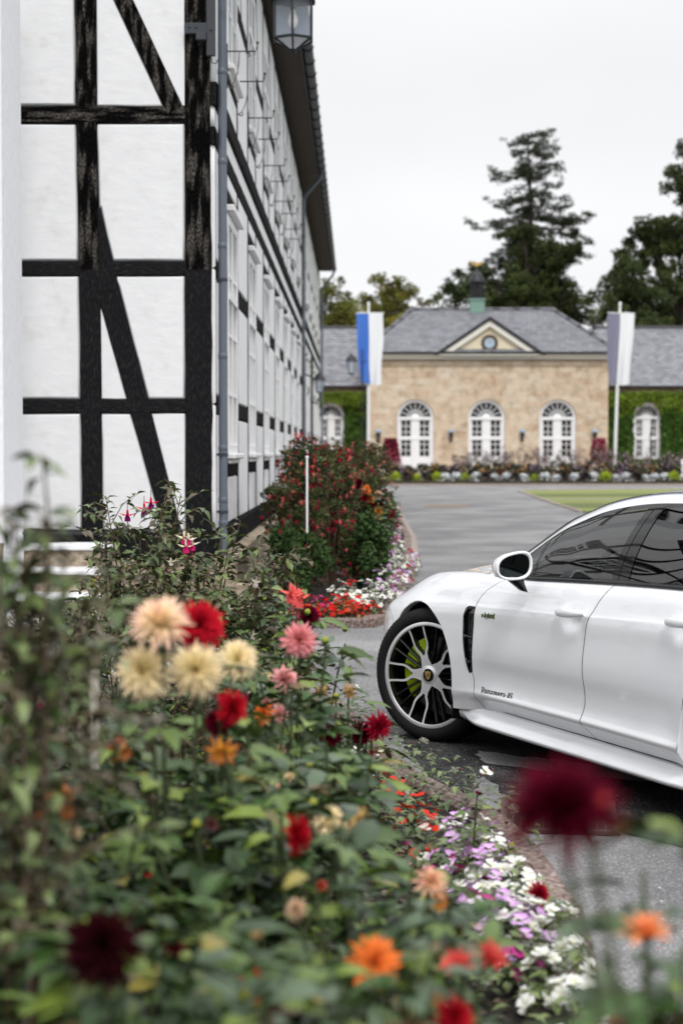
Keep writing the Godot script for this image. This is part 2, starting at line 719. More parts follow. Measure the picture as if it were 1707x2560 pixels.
func walk(pts: Array, step: float) -> Array:
	# places along a polyline of (x, z): [point, direction]
	var c := Curve3D.new()
	for p in pts:
		c.add_point(Vector3(p[0], 0, p[1]))
	var n := int(c.get_baked_length() / step)
	var out := []
	for i in n:
		var a := c.sample_baked(i * step)
		var b := c.sample_baked((i + 1) * step)
		out.append([(a + b) * 0.5, (b - a).normalized()])
	return out


const KERB := [[0.7, 0.5], [0.67, -3.0], [0.67, -4.75], [0.73, -5.72], [0.71, -6.3], [0.65, -7.0], [0.5, -7.5], [0.33, -7.95], [0.21, -8.5], [0.1, -9.5], [-0.05, -10.4], [-0.35, -11.0], [-0.8, -11.3], [-1.6, -11.4]]
const FAR_KERB := [[-1.2, -15.6], [0.32, -15.6], [0.46, -16.6], [0.64, -20.16], [0.84, -23.2], [1.0, -26.5], [1.18, -31.2], [1.38, -44.4], [1.7, -66.0]]


func kerb_row(pts: Array, called: String, label: String) -> void:
	var o := thing(called, label, "kerb")
	var meshes := []
	for k in 4:
		var b := MB.new()
		b.box(Vector3(0, 0.01 + 0.004 * k, 0), Vector3(0.13, 0.15, 0.475), 0.012 + 0.003 * k)
		meshes.append(b.done())
	for w in walk(pts, 0.48):
		var d: Vector3 = w[1]
		var bs := Basis(Vector3.UP, atan2(d.x, d.z) + rnd(-0.015, 0.015))
		var nrm := Vector3(d.z, 0, -d.x)
		part("kerbstone", meshes[rng.randi() % 4], M["kerb_%d" % (rng.randi() % 3)], o, Transform3D(bs, w[0] + nrm * rnd(-0.006, 0.006) + Vector3(0, rnd(-0.008, 0.006), 0)))


func make_ground() -> void:
	var b := MB.new()
	b.quad(Vector3(-900, -0.03, 900), Vector3(900, -0.03, 900), Vector3(900, -0.03, -1400), Vector3(-900, -0.03, -1400))
	ground_piece("ground", b, M.meadow)
	b = MB.new()
	b.quad(Vector3(-16, 0, 12), Vector3(26, 0, 12), Vector3(26, 0, -81.5), Vector3(-16, 0, -81.5))
	ground_piece("driveway", b, M.asphalt)
	# newer dark asphalt with a broken edge
	var edge := ragged([[0.32, -9.6], [0.36, -9.0], [0.42, -8.3], [0.5, -7.85], [0.62, -8.0], [0.66, -8.5], [0.75, -8.1], [0.72, -7.75], [0.95, -7.65], [1.1, -7.2], [1.6, -6.6], [2.6, -5.9], [4.2, -5.2], [5.0, -9.0], [3.6, -12.2], [1.6, -11.8], [0.7, -10.6]], 0.07, 0.018)
	ground_piece("asphalt_patch", sheet(edge, 0.004), M.asphalt_patch)
	edge = ragged([[0.7, -9.1], [1.25, -8.7], [1.9, -8.3], [2.0, -8.0], [1.2, -8.35], [0.72, -8.75]], 0.06, 0.02)
	ground_piece("asphalt_patch", sheet(edge, 0.008), M.asphalt)
	# cracks in the old surface are thin gaps filled with grit
	for c in [[[0.78, -9.3], [0.92, -9.2], [1.05, -9.22], [1.2, -9.08]], [[0.55, -8.2], [0.7, -8.28], [0.84, -8.2]], [[0.9, -7.35], [1.4, -6.9], [2.0, -6.6]]]:
		b = MB.new()
		var pts := []
		for p in c:
			pts.append(Vector3(p[0], 0.009, p[1]))
		for i in pts.size() - 1:
			var d: Vector3 = (pts[i + 1] - pts[i]).normalized()
			var n := Vector3(d.z, 0, -d.x) * 0.006
			b.quad(pts[i] - n, pts[i] + n, pts[i + 1] + n * 0.7, pts[i + 1] - n * 0.7)
		ground_piece("crack", b, M.seam_black)
	# pale edge strip by the far bed and worn spots
	var strip := [[0.55, -15.6]]
	for p in FAR_KERB.slice(2):
		strip.append([p[0] + 0.06, p[1]])
	for k in range(FAR_KERB.size() - 1, 1, -1):
		strip.append([FAR_KERB[k][0] + 0.17, FAR_KERB[k][1]])
	ground_piece("path_edge", sheet(strip, 0.004), M.concrete_edge)
	var wornspot := ragged([[2.3, -51.0], [3.1, -52.5], [3.9, -51.5], [3.2, -48.5], [2.4, -49.0]], 0.4, 0.2)
	ground_piece("rusty_patch", sheet(wornspot, 0.004), mat("rust_patch", lin(0.19, 0.145, 0.12), 0.9))
	# lawn with mowing stripes
	var L := [[7.1, -70.0], [16.0, -73.5], [24.0, -74.0], [24.0, -45.0], [6.3, -45.0], [6.35, -52.0]]
	ground_piece("lawn", sheet(L, 0.03), M.lawn_0)
	for s in [[[6.9, -64.0], [24, -66.5], [24, -61.5], [6.7, -60.0]], [[6.36, -52.5], [24, -54.0], [24, -48.5], [6.35, -48.0]]]:
		ground_piece("lawn", sheet(s, 0.034), M.lawn_1)
	var lp := [[6.5, -57.2], [24, -59.2], [24, -58.4], [6.46, -56.4]]
	ground_piece("path", sheet(lp, 0.038), M.concrete_edge)
	var o := thing("lawn_edging", "pale stone edging round the striped lawn", "kerb")
	for w in walk([[24.0, -74.0], [16.0, -73.5], [7.1, -70.0], [6.4, -52.0], [6.25, -45.0]], 1.0):
		var d: Vector3 = w[1]
		b = MB.new()
		b.box(Vector3(0, 0.01, 0), Vector3(0.1, 0.08, 0.985), 0.015)
		part("kerbstone", b.done(), M.concrete_edge, o, Transform3D(Basis(Vector3.UP, atan2(d.x, d.z)), w[0]))
	# soil
	var near := KERB.duplicate()
	near.append_array([[-3.4, -11.7], [-3.4, 0.5]])
	var soil := []
	for p in near:
		soil.append([p[0] - 0.05, p[1]])
	ground_piece("soil_ground", sheet(soil, 0.05), M.soil)
	var far := FAR_KERB.duplicate()
	far.append_array([[-0.8, -66.0], [-1.2, -16.7]])
	ground_piece("soil_ground", sheet(far, 0.05), M.soil)
	kerb_row(KERB, "flowerbed_kerb", "reddish kerbstones along the dahlia bed beside the drain grate")
	kerb_row(FAR_KERB, "flowerbed_kerb", "reddish kerbstones round the fuchsia bed under the hall wall")
	# terrace in front of the pavilion
	b = MB.new()
	b.box(Vector3(4, 0.24, -101), Vector3(90, 0.5, 30))
	ground_piece("terrace_ground", b, M.concrete_edge)
	b = MB.new()
	b.box(Vector3(9, 0.1, -83.9), Vector3(34, 0.22, 4.2), 0.05)
	ground_piece("soil_ground", b, M.soil)
	b = MB.new()
	b.box(Vector3(5, 0.02, -81.6), Vector3(42, 0.12, 0.16), 0.02)
	ground_piece("kerb", b, M.concrete_edge)
	b = MB.new()
	b.box(Vector3(5, 0.03, -81.75), Vector3(42, 0.1, 0.2), 0.02)
	ground_piece("lawn_strip_ground", b, M.lawn_0)


# ---------------------------------------------------------------- half-timbered hall
func timber(b: MB, a: Vector2, e: Vector2, wa: float, we: float, z0: float, z1: float) -> void:
	# hewn timber in a wall plane: wobbling edges, uneven front, chamfered arrises
	var d := (e - a)
	var n := maxi(2, int(d.length() / 0.22))
	var s := Vector2(d.y, -d.x).normalized()
	var rows := []
	for i in n + 1:
		var t := float(i) / n
		var c := a + d * t
		var w := lerpf(wa, we, t) * 0.5
		var l := w + rnd(-0.007, 0.007)
		var r := w + rnd(-0.007, 0.007)
		var f := z1 + rnd(-0.003, 0.003)
		var p := c - s * l
		var q := c + s * r
		var pi := c - s * (l - 0.012)
		var qi := c + s * (r - 0.012)
		rows.append([Vector3(p.x, p.y, z0), Vector3(p.x, p.y, f - 0.01), Vector3(pi.x, pi.y, f), Vector3(qi.x, qi.y, f), Vector3(q.x, q.y, f - 0.01), Vector3(q.x, q.y, z0)])
	for i in n:
		for j in 5:
			b.quad(rows[i][j], rows[i][j + 1], rows[i + 1][j + 1], rows[i + 1][j])
	b.quad(rows[0][1], rows[0][0], rows[0][5], rows[0][4])
	b.quad(rows[n][0], rows[n][1], rows[n][4], rows[n][5])


func quad_of(a: Vector2, e: Vector2, wa: float, we: float) -> PackedVector2Array:
	var s := Vector2((e - a).y, -(e - a).x).normalized()
	return PackedVector2Array([a - s * wa * 0.5, a + s * wa * 0.5, e + s * we * 0.5, e - s * we * 0.5])


func pillow(b: MB, q: PackedVector2Array) -> void:
	# plaster field with a soft raised edge
	if Geometry2D.is_polygon_clockwise(q):
		q.reverse()
	var sub := PackedVector2Array()
	for i in q.size():
		var a := q[i]
		var c := q[(i + 1) % q.size()]
		var n := maxi(1, int(a.distance_to(c) / 0.25))
		for k in n:
			var p := a.lerp(c, float(k) / n)
			sub.append(p)
	var r1 := MB.inset(sub, 0.012)
	var r2 := MB.inset(sub, 0.024)
	if Geometry2D.triangulate_polygon(r2).is_empty() or q.size() == 3:
		r1 = MB.inset(q, 0.004)
		r2 = MB.inset(q, 0.012)
		sub = q
		if Geometry2D.triangulate_polygon(r2).is_empty():
			r1 = q
			r2 = q
	var n := sub.size()
	var rings := []
	for i in n:
		var wv := rnd(-0.004, 0.004)
		rings.append([Vector3(sub[i].x, sub[i].y, -0.02), Vector3(r1[i].x + wv, r1[i].y + wv, 0.012), Vector3(r2[i].x, r2[i].y, 0.02)])
	rings.append(rings[0])
	b.grid(rings, true, false)
	b.poly(r2, 0.02)


const GABLE := Transform3D(Vector3(1, 0, 0), Vector3(0, 1, 0), Vector3(0, 0, 1), Vector3())
const FACADE := Transform3D(Vector3(0, 0, -1), Vector3(0, 1, 0), Vector3(1, 0, 0), Vector3())


func frame_wall(hall: Node3D, plane: Transform3D, beams: Array, cells: Array, shared := false) -> void:
	# beams: [a, e, wa, we, material, depth]; cells: rectangles of plaster to be cut by the beams
	var quads := []
	for t in beams:
		var b := MB.new()
		timber(b, t[0], t[1], t[2], t[3], -0.12, t[5])
		built("timber", b, M[t[4]], hall, plane)
		quads.append(quad_of(t[0], t[1], t[2] + 0.004, t[3] + 0.004))
	for c in cells:
		var polys := [c]
		for q in quads:
			var next := []
			for p in polys:
				for r in Geometry2D.clip_polygons(p, q):
					if not Geometry2D.is_polygon_clockwise(r):
						next.append(r)
			polys = next
		for p in polys:
			var clean := PackedVector2Array()
			for k in p.size():
				if p[k].distance_to(p[(k + 1) % p.size()]) > 0.012:
					clean.append(p[k])
			if clean.size() < 3:
				continue
			var area := 0.0
			for k in clean.size():
				area += clean[k].cross(clean[(k + 1) % clean.size()])
			if absf(area) < 0.03:
				continue
			var b := MB.new()
			pillow(b, clean)
			built("infill_panel", b, M.plaster, hall, plane)


func rect(x0: float, y0: float, x1: float, y1: float) -> PackedVector2Array:
	return PackedVector2Array([Vector2(x0, y0), Vector2(x1, y0), Vector2(x1, y1), Vector2(x0, y1)])


func sash(w: float, h: float, rows: int, hood := true) -> Array:
	# white casement in a wall plane, origin at the bottom middle: [frame, sill, pane]
	var b := MB.new()
	b.box(Vector3(-w / 2 + 0.05, h / 2, -0.02), Vector3(0.1, h, 0.1), 0.008)
	b.box(Vector3(w / 2 - 0.05, h / 2, -0.02), Vector3(0.1, h, 0.1), 0.008)
	b.box(Vector3(0, h - 0.05, -0.02), Vector3(w - 0.2, 0.1, 0.1), 0.008)
	b.box(Vector3(0, 0.05, -0.02), Vector3(w - 0.2, 0.1, 0.1), 0.008)
	b.box(Vector3(0, h / 2, -0.015), Vector3(0.09, h - 0.2, 0.08), 0.008)
	b.box(Vector3(0, h * 0.66, -0.005), Vector3(w - 0.2, 0.08, 0.09), 0.008)
	for k in range(1, rows):
		b.box(Vector3(0, h * k / rows, 0.0), Vector3(w - 0.2, 0.028, 0.04))
	for x in [-0.25, 0.25]:
		b.box(Vector3(x * (w - 0.1), h / 2, 0.0), Vector3(0.028, h - 0.2, 0.038))
	if hood:
		b.box(Vector3(0, h + 0.05, 0.03), Vector3(w + 0.06, 0.07, 0.14), 0.01)
	var s := MB.new()
	s.box(Vector3(0, -0.03, 0.03), Vector3(w + 0.04, 0.06, 0.14), 0.012)
	s.box(Vector3(0, -0.085, 0.01), Vector3(w - 0.02, 0.05, 0.08), 0.01)
	var p := MB.new()
	p.box(Vector3(0, h / 2, -0.03), Vector3(w - 0.18, h - 0.18, 0.012))
	return [b.done(), s.done(), p.done()]


func make_hall() -> void:
	var hall := thing("half_timbered_hall", "long white plastered hall with black timber framing", "building", Vector3(-1.22, 0, -16.6), -0.008)
	var LEN := 48.0
	# core walls behind the framing
	var b := MB.new()
	b.box(Vector3(-7.0, 4.35, -LEN / 2 - 0.06), Vector3(13.76, 7.6, LEN - 0.36))
	built("wall_core", b, M.plaster, hall)
	# ---- gable
	var G := []
	var up := "timber_up_worn"
	var ac := "timber_across_worn"
	G.append([Vector2(-0.135, 0.57), Vector2(-0.135, 3.3), 0.25, 0.25, "timber_up_black", 0.03])
	G.append([Vector2(-0.135, 3.3), Vector2(-0.15, 8.25), 0.25, 0.22, up, 0.03])
	G.append([Vector2(-1.155, 0.82), Vector2(-1.168, 3.3), 0.185, 0.2, "timber_up_black", 0.028])
	G.append([Vector2(-1.168, 3.3), Vector2(-1.19, 4.69), 0.2, 0.185, up, 0.028])
	G.append([Vector2(-1.19, 4.84), Vector2(-1.2, 8.2), 0.195, 0.21, up, 0.028])
	for x in [-2.55, -3.85, -5.15, -6.45, -7.75, -9.05, -10.35, -11.65, -12.95, -13.87]:
		G.append([Vector2(x, 0.82), Vector2(x, 8.2), 0.2, 0.2, "timber_up_black", 0.027])
	G.append([Vector2(-14.0, 4.765), Vector2(-0.25, 4.765), 0.165, 0.165, ac, 0.022])
	G.append([Vector2(-14.0, 3.325), Vector2(-0.25, 3.315), 0.145, 0.135, "timber_across_black", 0.022])
	G.append([Vector2(-14.0, 2.01), Vector2(-0.25, 2.01), 0.14, 0.13, "timber_across_black", 0.022])
	G.append([Vector2(-14.0, 0.695), Vector2(-0.25, 0.695), 0.25, 0.25, "timber_across_black", 0.025])
	G.append([Vector2(-14.0, 6.4), Vector2(-0.25, 6.4), 0.15, 0.15, ac, 0.022])
	G.append([Vector2(-14.0, 8.12), Vector2(-0.25, 8.12), 0.2, 0.2, ac, 0.022])
	G.append([Vector2(-1.06, 6.32), Vector2(-0.35, 4.8), 0.165, 0.165, up, 0.02])
	G.append([Vector2(-1.1, 3.88), Vector2(-1.0, 3.1), 0.07, 0.22, "timber_up_black", 0.0235])
	G.append([Vector2(-1.0, 3.12), Vector2(-0.7, 2.0), 0.215, 0.19, "timber_up_black", 0.02])
	G.append([Vector2(-0.7, 2.0), Vector2(-0.39, 0.82), 0.19, 0.16, "timber_up_black", 0.02])
	for k in 4:
		var x := -3.9 - 2.6 * k
		G.append([Vector2(x + 1.25, 3.6), Vector2(x + 0.15, 0.82), 0.18, 0.18, "timber_up_black", 0.02])
		G.append([Vector2(x - 1.25, 6.3), Vector2(x - 0.15, 4.85), 0.18, 0.18, "timber_up_black", 0.02])
	var cells := []
	var xs := [-13.87, -12.95, -11.65, -10.35, -9.05, -7.75, -6.45, -5.15, -3.85, -2.55, -1.17, -0.1]
	var ys := [0.6, 2.01, 3.32, 4.765, 6.4, 8.1]
	for i in xs.size() - 1:
		for j in ys.size() - 1:
			if i in [1, 3, 5, 7] and j in [1, 3]:
				continue
			cells.append(rect(xs[i], ys[j], xs[i + 1], ys[j + 1]))
	frame_wall(hall, GABLE, G, cells)
	var gw := sash(1.08, 1.16, 3, false)
	for i in [1, 3, 5, 7]:
		for j in [1, 3]:
			var x: float = (xs[i] + xs[i + 1]) / 2
			var fr := part("window", gw[0], M.white_paint, hall, Transform3D(Basis(), Vector3(x, ys[j] + 0.13, 0.0)))
			part("pane", gw[2], M.window_dark, fr)
	# gable triangle
	b = MB.new()
	b.slab(PackedVector2Array([Vector2(-14.0, 8.22), Vector2(0, 8.22), Vector2(-7, 17.6)]), -0.2, -0.02, 0.0)
	built("gable_wall", b, M.plaster, hall)
	for k in 7:
		var x := -1.0 - 2.0 * k
		b = MB.new()
		timber(b, Vector2(x, 8.22), Vector2(x, 8.3 + (7.0 - absf(x + 7)) * 1.33), 0.3, 0.3, -0.1, 0.02)
		built("timber", b, M.timber_up_black, hall)
	for y in [10.1, 11.9, 13.7, 15.5]:
		var half: float = (17.5 - y) / 1.34
		b = MB.new()
		timber(b, Vector2(-7 - half, y), Vector2(-7 + half, y), 0.28, 0.28, -0.1, 0.015)
		built("timber", b, M.timber_across_black, hall)
	for sgn in [-1, 1]:
		b = MB.new()
		timber(b, Vector2(-7 + sgn * 6.9, 8.3), Vector2(-7, 17.5), 0.24, 0.24, -0.1, 0.03)
		built("timber", b, M.timber_up_black, hall)
		for k in 3:
			b = MB.new()
			timber(b, Vector2(-7 + sgn * (1.4 + 1.26 * k), 8.3), Vector2(-7 + sgn * (0.3 + 1.26 * k), 11.2), 0.16, 0.16, -0.1, 0.012)
			built("timber", b, M.timber_up_black, hall)
	# ---- facade
	var F := []
	var fc := []
	var xz := [0.02]
	fc.append(rect(0.02, 4.64, LEN - 0.1, 4.86))
	var n_win := 13
	for i in n_win:
		var s0 := 1.6 + 3.6 * i
		for s in [s0 - 0.09, s0 + 1.59]:
			F.append([Vector2(s, 0.82), Vector2(s, 4.5), 0.19, 0.19, "timber_up_black", 0.022])
			F.append([Vector2(s, 5.07), Vector2(s, 7.95), 0.18, 0.18, "timber_up_black", 0.022])
			xz.append(s)
	xz.append(LEN - 0.1)
	F.append([Vector2(0.0, 0.695), Vector2(LEN, 0.695), 0.25, 0.25, "timber_across_black", 0.05])
	F.append([Vector2(0.0, 4.57), Vector2(LEN, 4.57), 0.16, 0.16, "timber_across_black", 0.03])
	F.append([Vector2(0.0, 4.965), Vector2(LEN, 4.965), 0.21, 0.21, "timber_across_black", 0.05])
	F.append([Vector2(0.0, 8.05), Vector2(LEN, 8.05), 0.2, 0.2, "timber_across_black", 0.03])
	F.append([Vector2(LEN - 0.1, 0.57), Vector2(LEN - 0.1, 8.2), 0.2, 0.2, "timber_up_black", 0.025])
	for i in xz.size() - 1:
		var a: float = xz[i]
		var e: float = xz[i + 1]
		var window := i % 2 == 1
		if window:
			F.append([Vector2(a + 0.08, 1.4), Vector2(e - 0.08, 1.4), 0.16, 0.16, "timber_across_black", 0.028])
			F.append([Vector2(a + 0.08, 4.25), Vector2(e - 0.08, 4.25), 0.12, 0.12, "timber_across_black", 0.022])
			F.append([Vector2(a + 0.075, 5.52), Vector2(e - 0.075, 5.52), 0.17, 0.17, "timber_across_black", 0.028])
			fc.append(rect(a, 0.7, e, 1.4))
			fc.append(rect(a, 4.28, e, 4.6))
			fc.append(rect(a, 5.0, e, 5.5))
			fc.append(rect(a, 7.5, e, 8.0))
		else:
			F.append([Vector2(a + 0.08, 2.03), Vector2(e - 0.08, 2.03), 0.17, 0.17, "timber_across_black", 0.024])
			F.append([Vector2(a + 0.08, 3.325), Vector2(e - 0.08, 3.325), 0.18, 0.18, "timber_across_black", 0.024])
			F.append([Vector2(a + 0.08, 6.55), Vector2(e - 0.08, 6.55), 0.17, 0.17, "timber_across_black", 0.024])
			if i > 0:
				F.append([Vector2(a + 0.1, 7.9), Vector2(a + 0.75, 6.6), 0.14, 0.14, "timber_up_black", 0.02])
			for y in [[0.7, 2.03], [2.03, 3.325], [3.325, 4.6], [5.0, 6.55], [6.55, 8.0]]:
				fc.append(rect(a, y[0], e, y[1]))
	frame_wall(hall, FACADE, F, fc)
	var lw := sash(1.5, 2.5, 4)
	var uw := sash(1.5, 1.9, 3, false)
	var curl := MB.new()
	# wrought bracket in its own plane: x out from the wall, y up
	curl.tube([Vector3(0, 0, 0), Vector3(0.3, 0, 0), Vector3(0.31, 0.03, 0), Vector3(0.315, 0.07, 0)], 0.008, 0.006, 5)
	curl.ball(Vector3(0.318, 0.085, 0), Vector3.ONE * 0.016, 4, 6)
	var arc := []
	for k in 8:
		var a := PI * 0.5 * k / 7
		arc.append(Vector3(0.02 + 0.11 * sin(a), -0.36 + 0.35 * (1 - cos(a)), 0))
	curl.tube(arc, 0.0045, 0.0045, 5)
	curl.tube([Vector3(0.02, -0.36, 0), Vector3(0.05, -0.385, 0), Vector3(0.075, -0.365, 0), Vector3(0.06, -0.345, 0)], 0.008, 0.006, 5)
	curl.tube([Vector3(0.22, 0, 0), Vector3(0.24, -0.045, 0), Vector3(0.215, -0.06, 0)], 0.008, 0.006, 5)
	curl.box(Vector3(0.005, -0.15, 0), Vector3(0.01, 0.46, 0.02), 0.003)
	var cm := curl.done()
	for i in n_win:
		var s0 := 1.6 + 3.6 * i
		var fr := part("window", lw[0], M.white_paint, hall, FACADE * Transform3D(Basis(), Vector3(s0 + 0.75, 1.56, 0)))
		part("sill", lw[1], M.white_paint, fr)
		part("pane", lw[2], M.window_dark, fr)
		fr = part("window", uw[0], M.white_paint, hall, FACADE * Transform3D(Basis(), Vector3(s0 + 0.75, 5.6, 0)))
		part("sill", uw[1], M.white_paint, fr)
		part("pane", uw[2], M.window_dark, fr)
		if i > 4:
			continue
		for s in [s0 - 0.02, s0 + 1.45]:
			part("iron_bracket", cm, M.iron, hall, Transform3D(Basis(), Vector3(0.022, 5.72, -s)))
	# ---- plinth
	for i in 30:
		var s := i * 1.6
		b = MB.new()
		b.box(Vector3(0.03, 0.24, -s - 0.8 + 0.0), Vector3(0.16, 0.5, 1.588), 0.02)
		built("plinth_stone", b, M.sandstone, hall)
		b = MB.new()
		b.box(Vector3(0.06, 0.53, -s - 0.8), Vector3(0.24, 0.078, 1.588), 0.018)
		built("ledge_stone", b, M.sandstone, hall)
	for i in 9:
		b = MB.new()
		b.box(Vector3(-i * 1.6 - 0.95, 0.28, 0.03), Vector3(1.588, 0.56, 0.16), 0.02)
		built("plinth_stone", b, M.sandstone, hall)
	b = MB.new()
	b.box(Vector3(0.05, 0.26, 0.06), Vector3(0.34, 0.6, 0.34), 0.025)
	built("corner_stone", b, M.sandstone, hall)
	b = MB.new()
	b.box(Vector3(0.32, 0.14, 0.35), Vector3(0.17, 0.42, 0.17), 0.015)
	built("stone_post", b, M.sandstone, hall)
	# ---- eaves and roof
	for k in 48:
		b = MB.new()
		b.box(Vector3(0.23, 8.26, -k - 0.5), Vector3(0.46, 0.03, 0.994), 0.004)
		built("soffit_board", b, M.soffit, hall)
	b = MB.new()
	b.box(Vector3(0.45, 8.3, -LEN / 2), Vector3(0.03, 0.16, LEN), 0.004)
	built("fascia_board", b, M.slate_dark, hall)
	b = MB.new()
	var prof := []
	for k in 9:
		var a := PI * k / 8
		prof.append(Vector2(cos(a), -sin(a)) * 0.085)
	var rows := []
	for z in [0.15, -LEN]:
		var row := []
		for p in prof:
			row.append(Vector3(0.56 + p.x, 8.3 + p.y, z))
		rows.append(row)
	b.grid(rows)
	built("gutter", b, M.iron_gray, hall)
	for k in 48:
		b = MB.new()
		var ring := []
		for p in prof:
			ring.append(Vector3(0.56 + p.x * 1.1, 8.3 + p.y * 1.1, -0.5 - k))
		b.tube(ring, 0.012, 0.012, 4)
		built("gutter_bracket", b, M.iron, hall)
	# roof of lapped tiles
	b = MB.new()
	var pitch := (17.75 - 8.35) / 7.65
	for c in 34:
		var x := 0.6 - c * 0.23
		var y := 8.36 + c * 0.23 * pitch
		for t in 96:
			var z := 0.25 - t * 0.505
			var g := rnd(0.75, 1.15)
			b.col = Color(0.05 * g, 0.048 * g, 0.055 * g)
			var lift := rnd(0, 0.012)
			b.quad(Vector3(x, y + lift + 0.03, z), Vector3(x, y + lift + 0.03, z - 0.5), Vector3(x - 0.26, y + 0.26 * pitch, z - 0.5), Vector3(x - 0.26, y + 0.26 * pitch, z))
			b.quad(Vector3(x, y - 0.01, z), Vector3(x, y - 0.01, z - 0.5), Vector3(x, y + lift + 0.03, z - 0.5), Vector3(x, y + lift + 0.03, z))
	built("roof_tiles", b, M.tiles, hall, Transform3D(), "stuff")
	b = MB.new()
	b.quad(Vector3(-7, 17.72, 0.25), Vector3(-7, 17.72, -LEN), Vector3(-14.7, 8.3, -LEN), Vector3(-14.7, 8.3, 0.25))
	b.quad(Vector3(0.58, 8.3, 0.25), Vector3(0.58, 8.3, -LEN), Vector3(-7, 17.68, -LEN), Vector3(-7, 17.68, 0.25))
	built("roof", b, M.slate_dark, hall)
	# ---- downpipes
	var spec := [[0.12, 0.085, false], [25.0, 0.12, true], [47.8, 0.12, true]]
	for s in spec:
		b = MB.new()
		var z: float = -s[0]
		var x: float = s[1]
		var top := 7.55
		b.tube([Vector3(x, 0.02, z), Vector3(x, 2.0, z), Vector3(x, 4.0, z), Vector3(x, top, z)], 0.042, 0.042, 16)
		if s[2]:
			b.tube([Vector3(x, top, z), Vector3(x + 0.05, top + 0.12, z), Vector3(0.5, 8.05, z), Vector3(0.56, 8.2, z)], 0.042, 0.042, 12)
		else:
			b.tube([Vector3(x, top, z), Vector3(x + 0.05, top + 0.12, z), Vector3(0.5, 8.1, z), Vector3(0.56, 8.25, z)], 0.042, 0.042, 12)
		for y in [0.62, 0.9, 1.12, 1.62, 2.5, 3.55, 4.35, 5.2, 6.1, 7.0]:
			b.lathe([Vector2(0.0425, -0.035), Vector2(0.046, -0.03), Vector2(0.046, 0.012), Vector2(0.0435, 0.018)], 16, Transform3D(Basis(), Vector3(x, y, z)))
		var p := built("downpipe", b, M.zinc, hall)
		for y in [1.0, 1.55, 3.22, 6.7]:
			var cl := MB.new()
			cl.lathe([Vector2(0.049, -0.014), Vector2(0.049, 0.014)], 16, Transform3D(Basis(), Vector3(x, y, z)))
			cl.bar(Vector3(x, y, z), Vector3(0.0, y, z + 0.02), 0.02, 0.02)
			cl.box(Vector3(x - 0.01, y, z + 0.055), Vector3(0.02, 0.03, 0.03), 0.004)
			built("pipe_clip", cl, M.iron_gray, p)


# ---------------------------------------------------------------- pavilion
func tiled(b: MB, a0: Vector3, a1: Vector3, t0: Vector3, t1: Vector3, course: float, wide: float) -> void:
	# lapped tiles on a slope: eave from a0 to a1, upper edge from t0 to t1
	var h := ((t0 + t1) * 0.5 - (a0 + a1) * 0.5).length()
	var n := int(h / course)
	var nrm := (a1 - a0).cross(t0 - a0).normalized()
	for c in n:
		var f0 := float(c) / n
		var f1 := minf(1.0, (c + 1.12) / n)
		var l0 := a0.lerp(t0, f0)
		var r0 := a1.lerp(t1, f0)
		var l1 := a0.lerp(t0, f1)
		var r1 := a1.lerp(t1, f1)
		var m := maxi(1, int(l0.distance_to(r0) / wide))
		for k in m:
			var g := rnd(0.72, 1.2)
			var off := 0.5 / m if c % 2 == 1 else 0.0
			var u0 := clampf(float(k) / m + off, 0, 1)
			var u1 := clampf(float(k + 0.97) / m + off, 0, 1)
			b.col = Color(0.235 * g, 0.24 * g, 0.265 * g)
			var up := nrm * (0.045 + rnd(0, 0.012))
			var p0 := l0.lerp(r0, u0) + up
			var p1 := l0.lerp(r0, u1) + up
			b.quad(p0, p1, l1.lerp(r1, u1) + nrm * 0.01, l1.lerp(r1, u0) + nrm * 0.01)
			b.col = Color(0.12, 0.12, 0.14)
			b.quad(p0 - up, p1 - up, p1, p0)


func arch_poly(cx: float, w: float, y0: float, spring: float) -> PackedVector2Array:
	var q := PackedVector2Array([Vector2(cx - w / 2, y0), Vector2(cx + w / 2, y0)])
	for k in 17:
		var a := PI * k / 16
		q.append(Vector2(cx + cos(a) * w / 2, spring + sin(a) * w / 2))
	return q


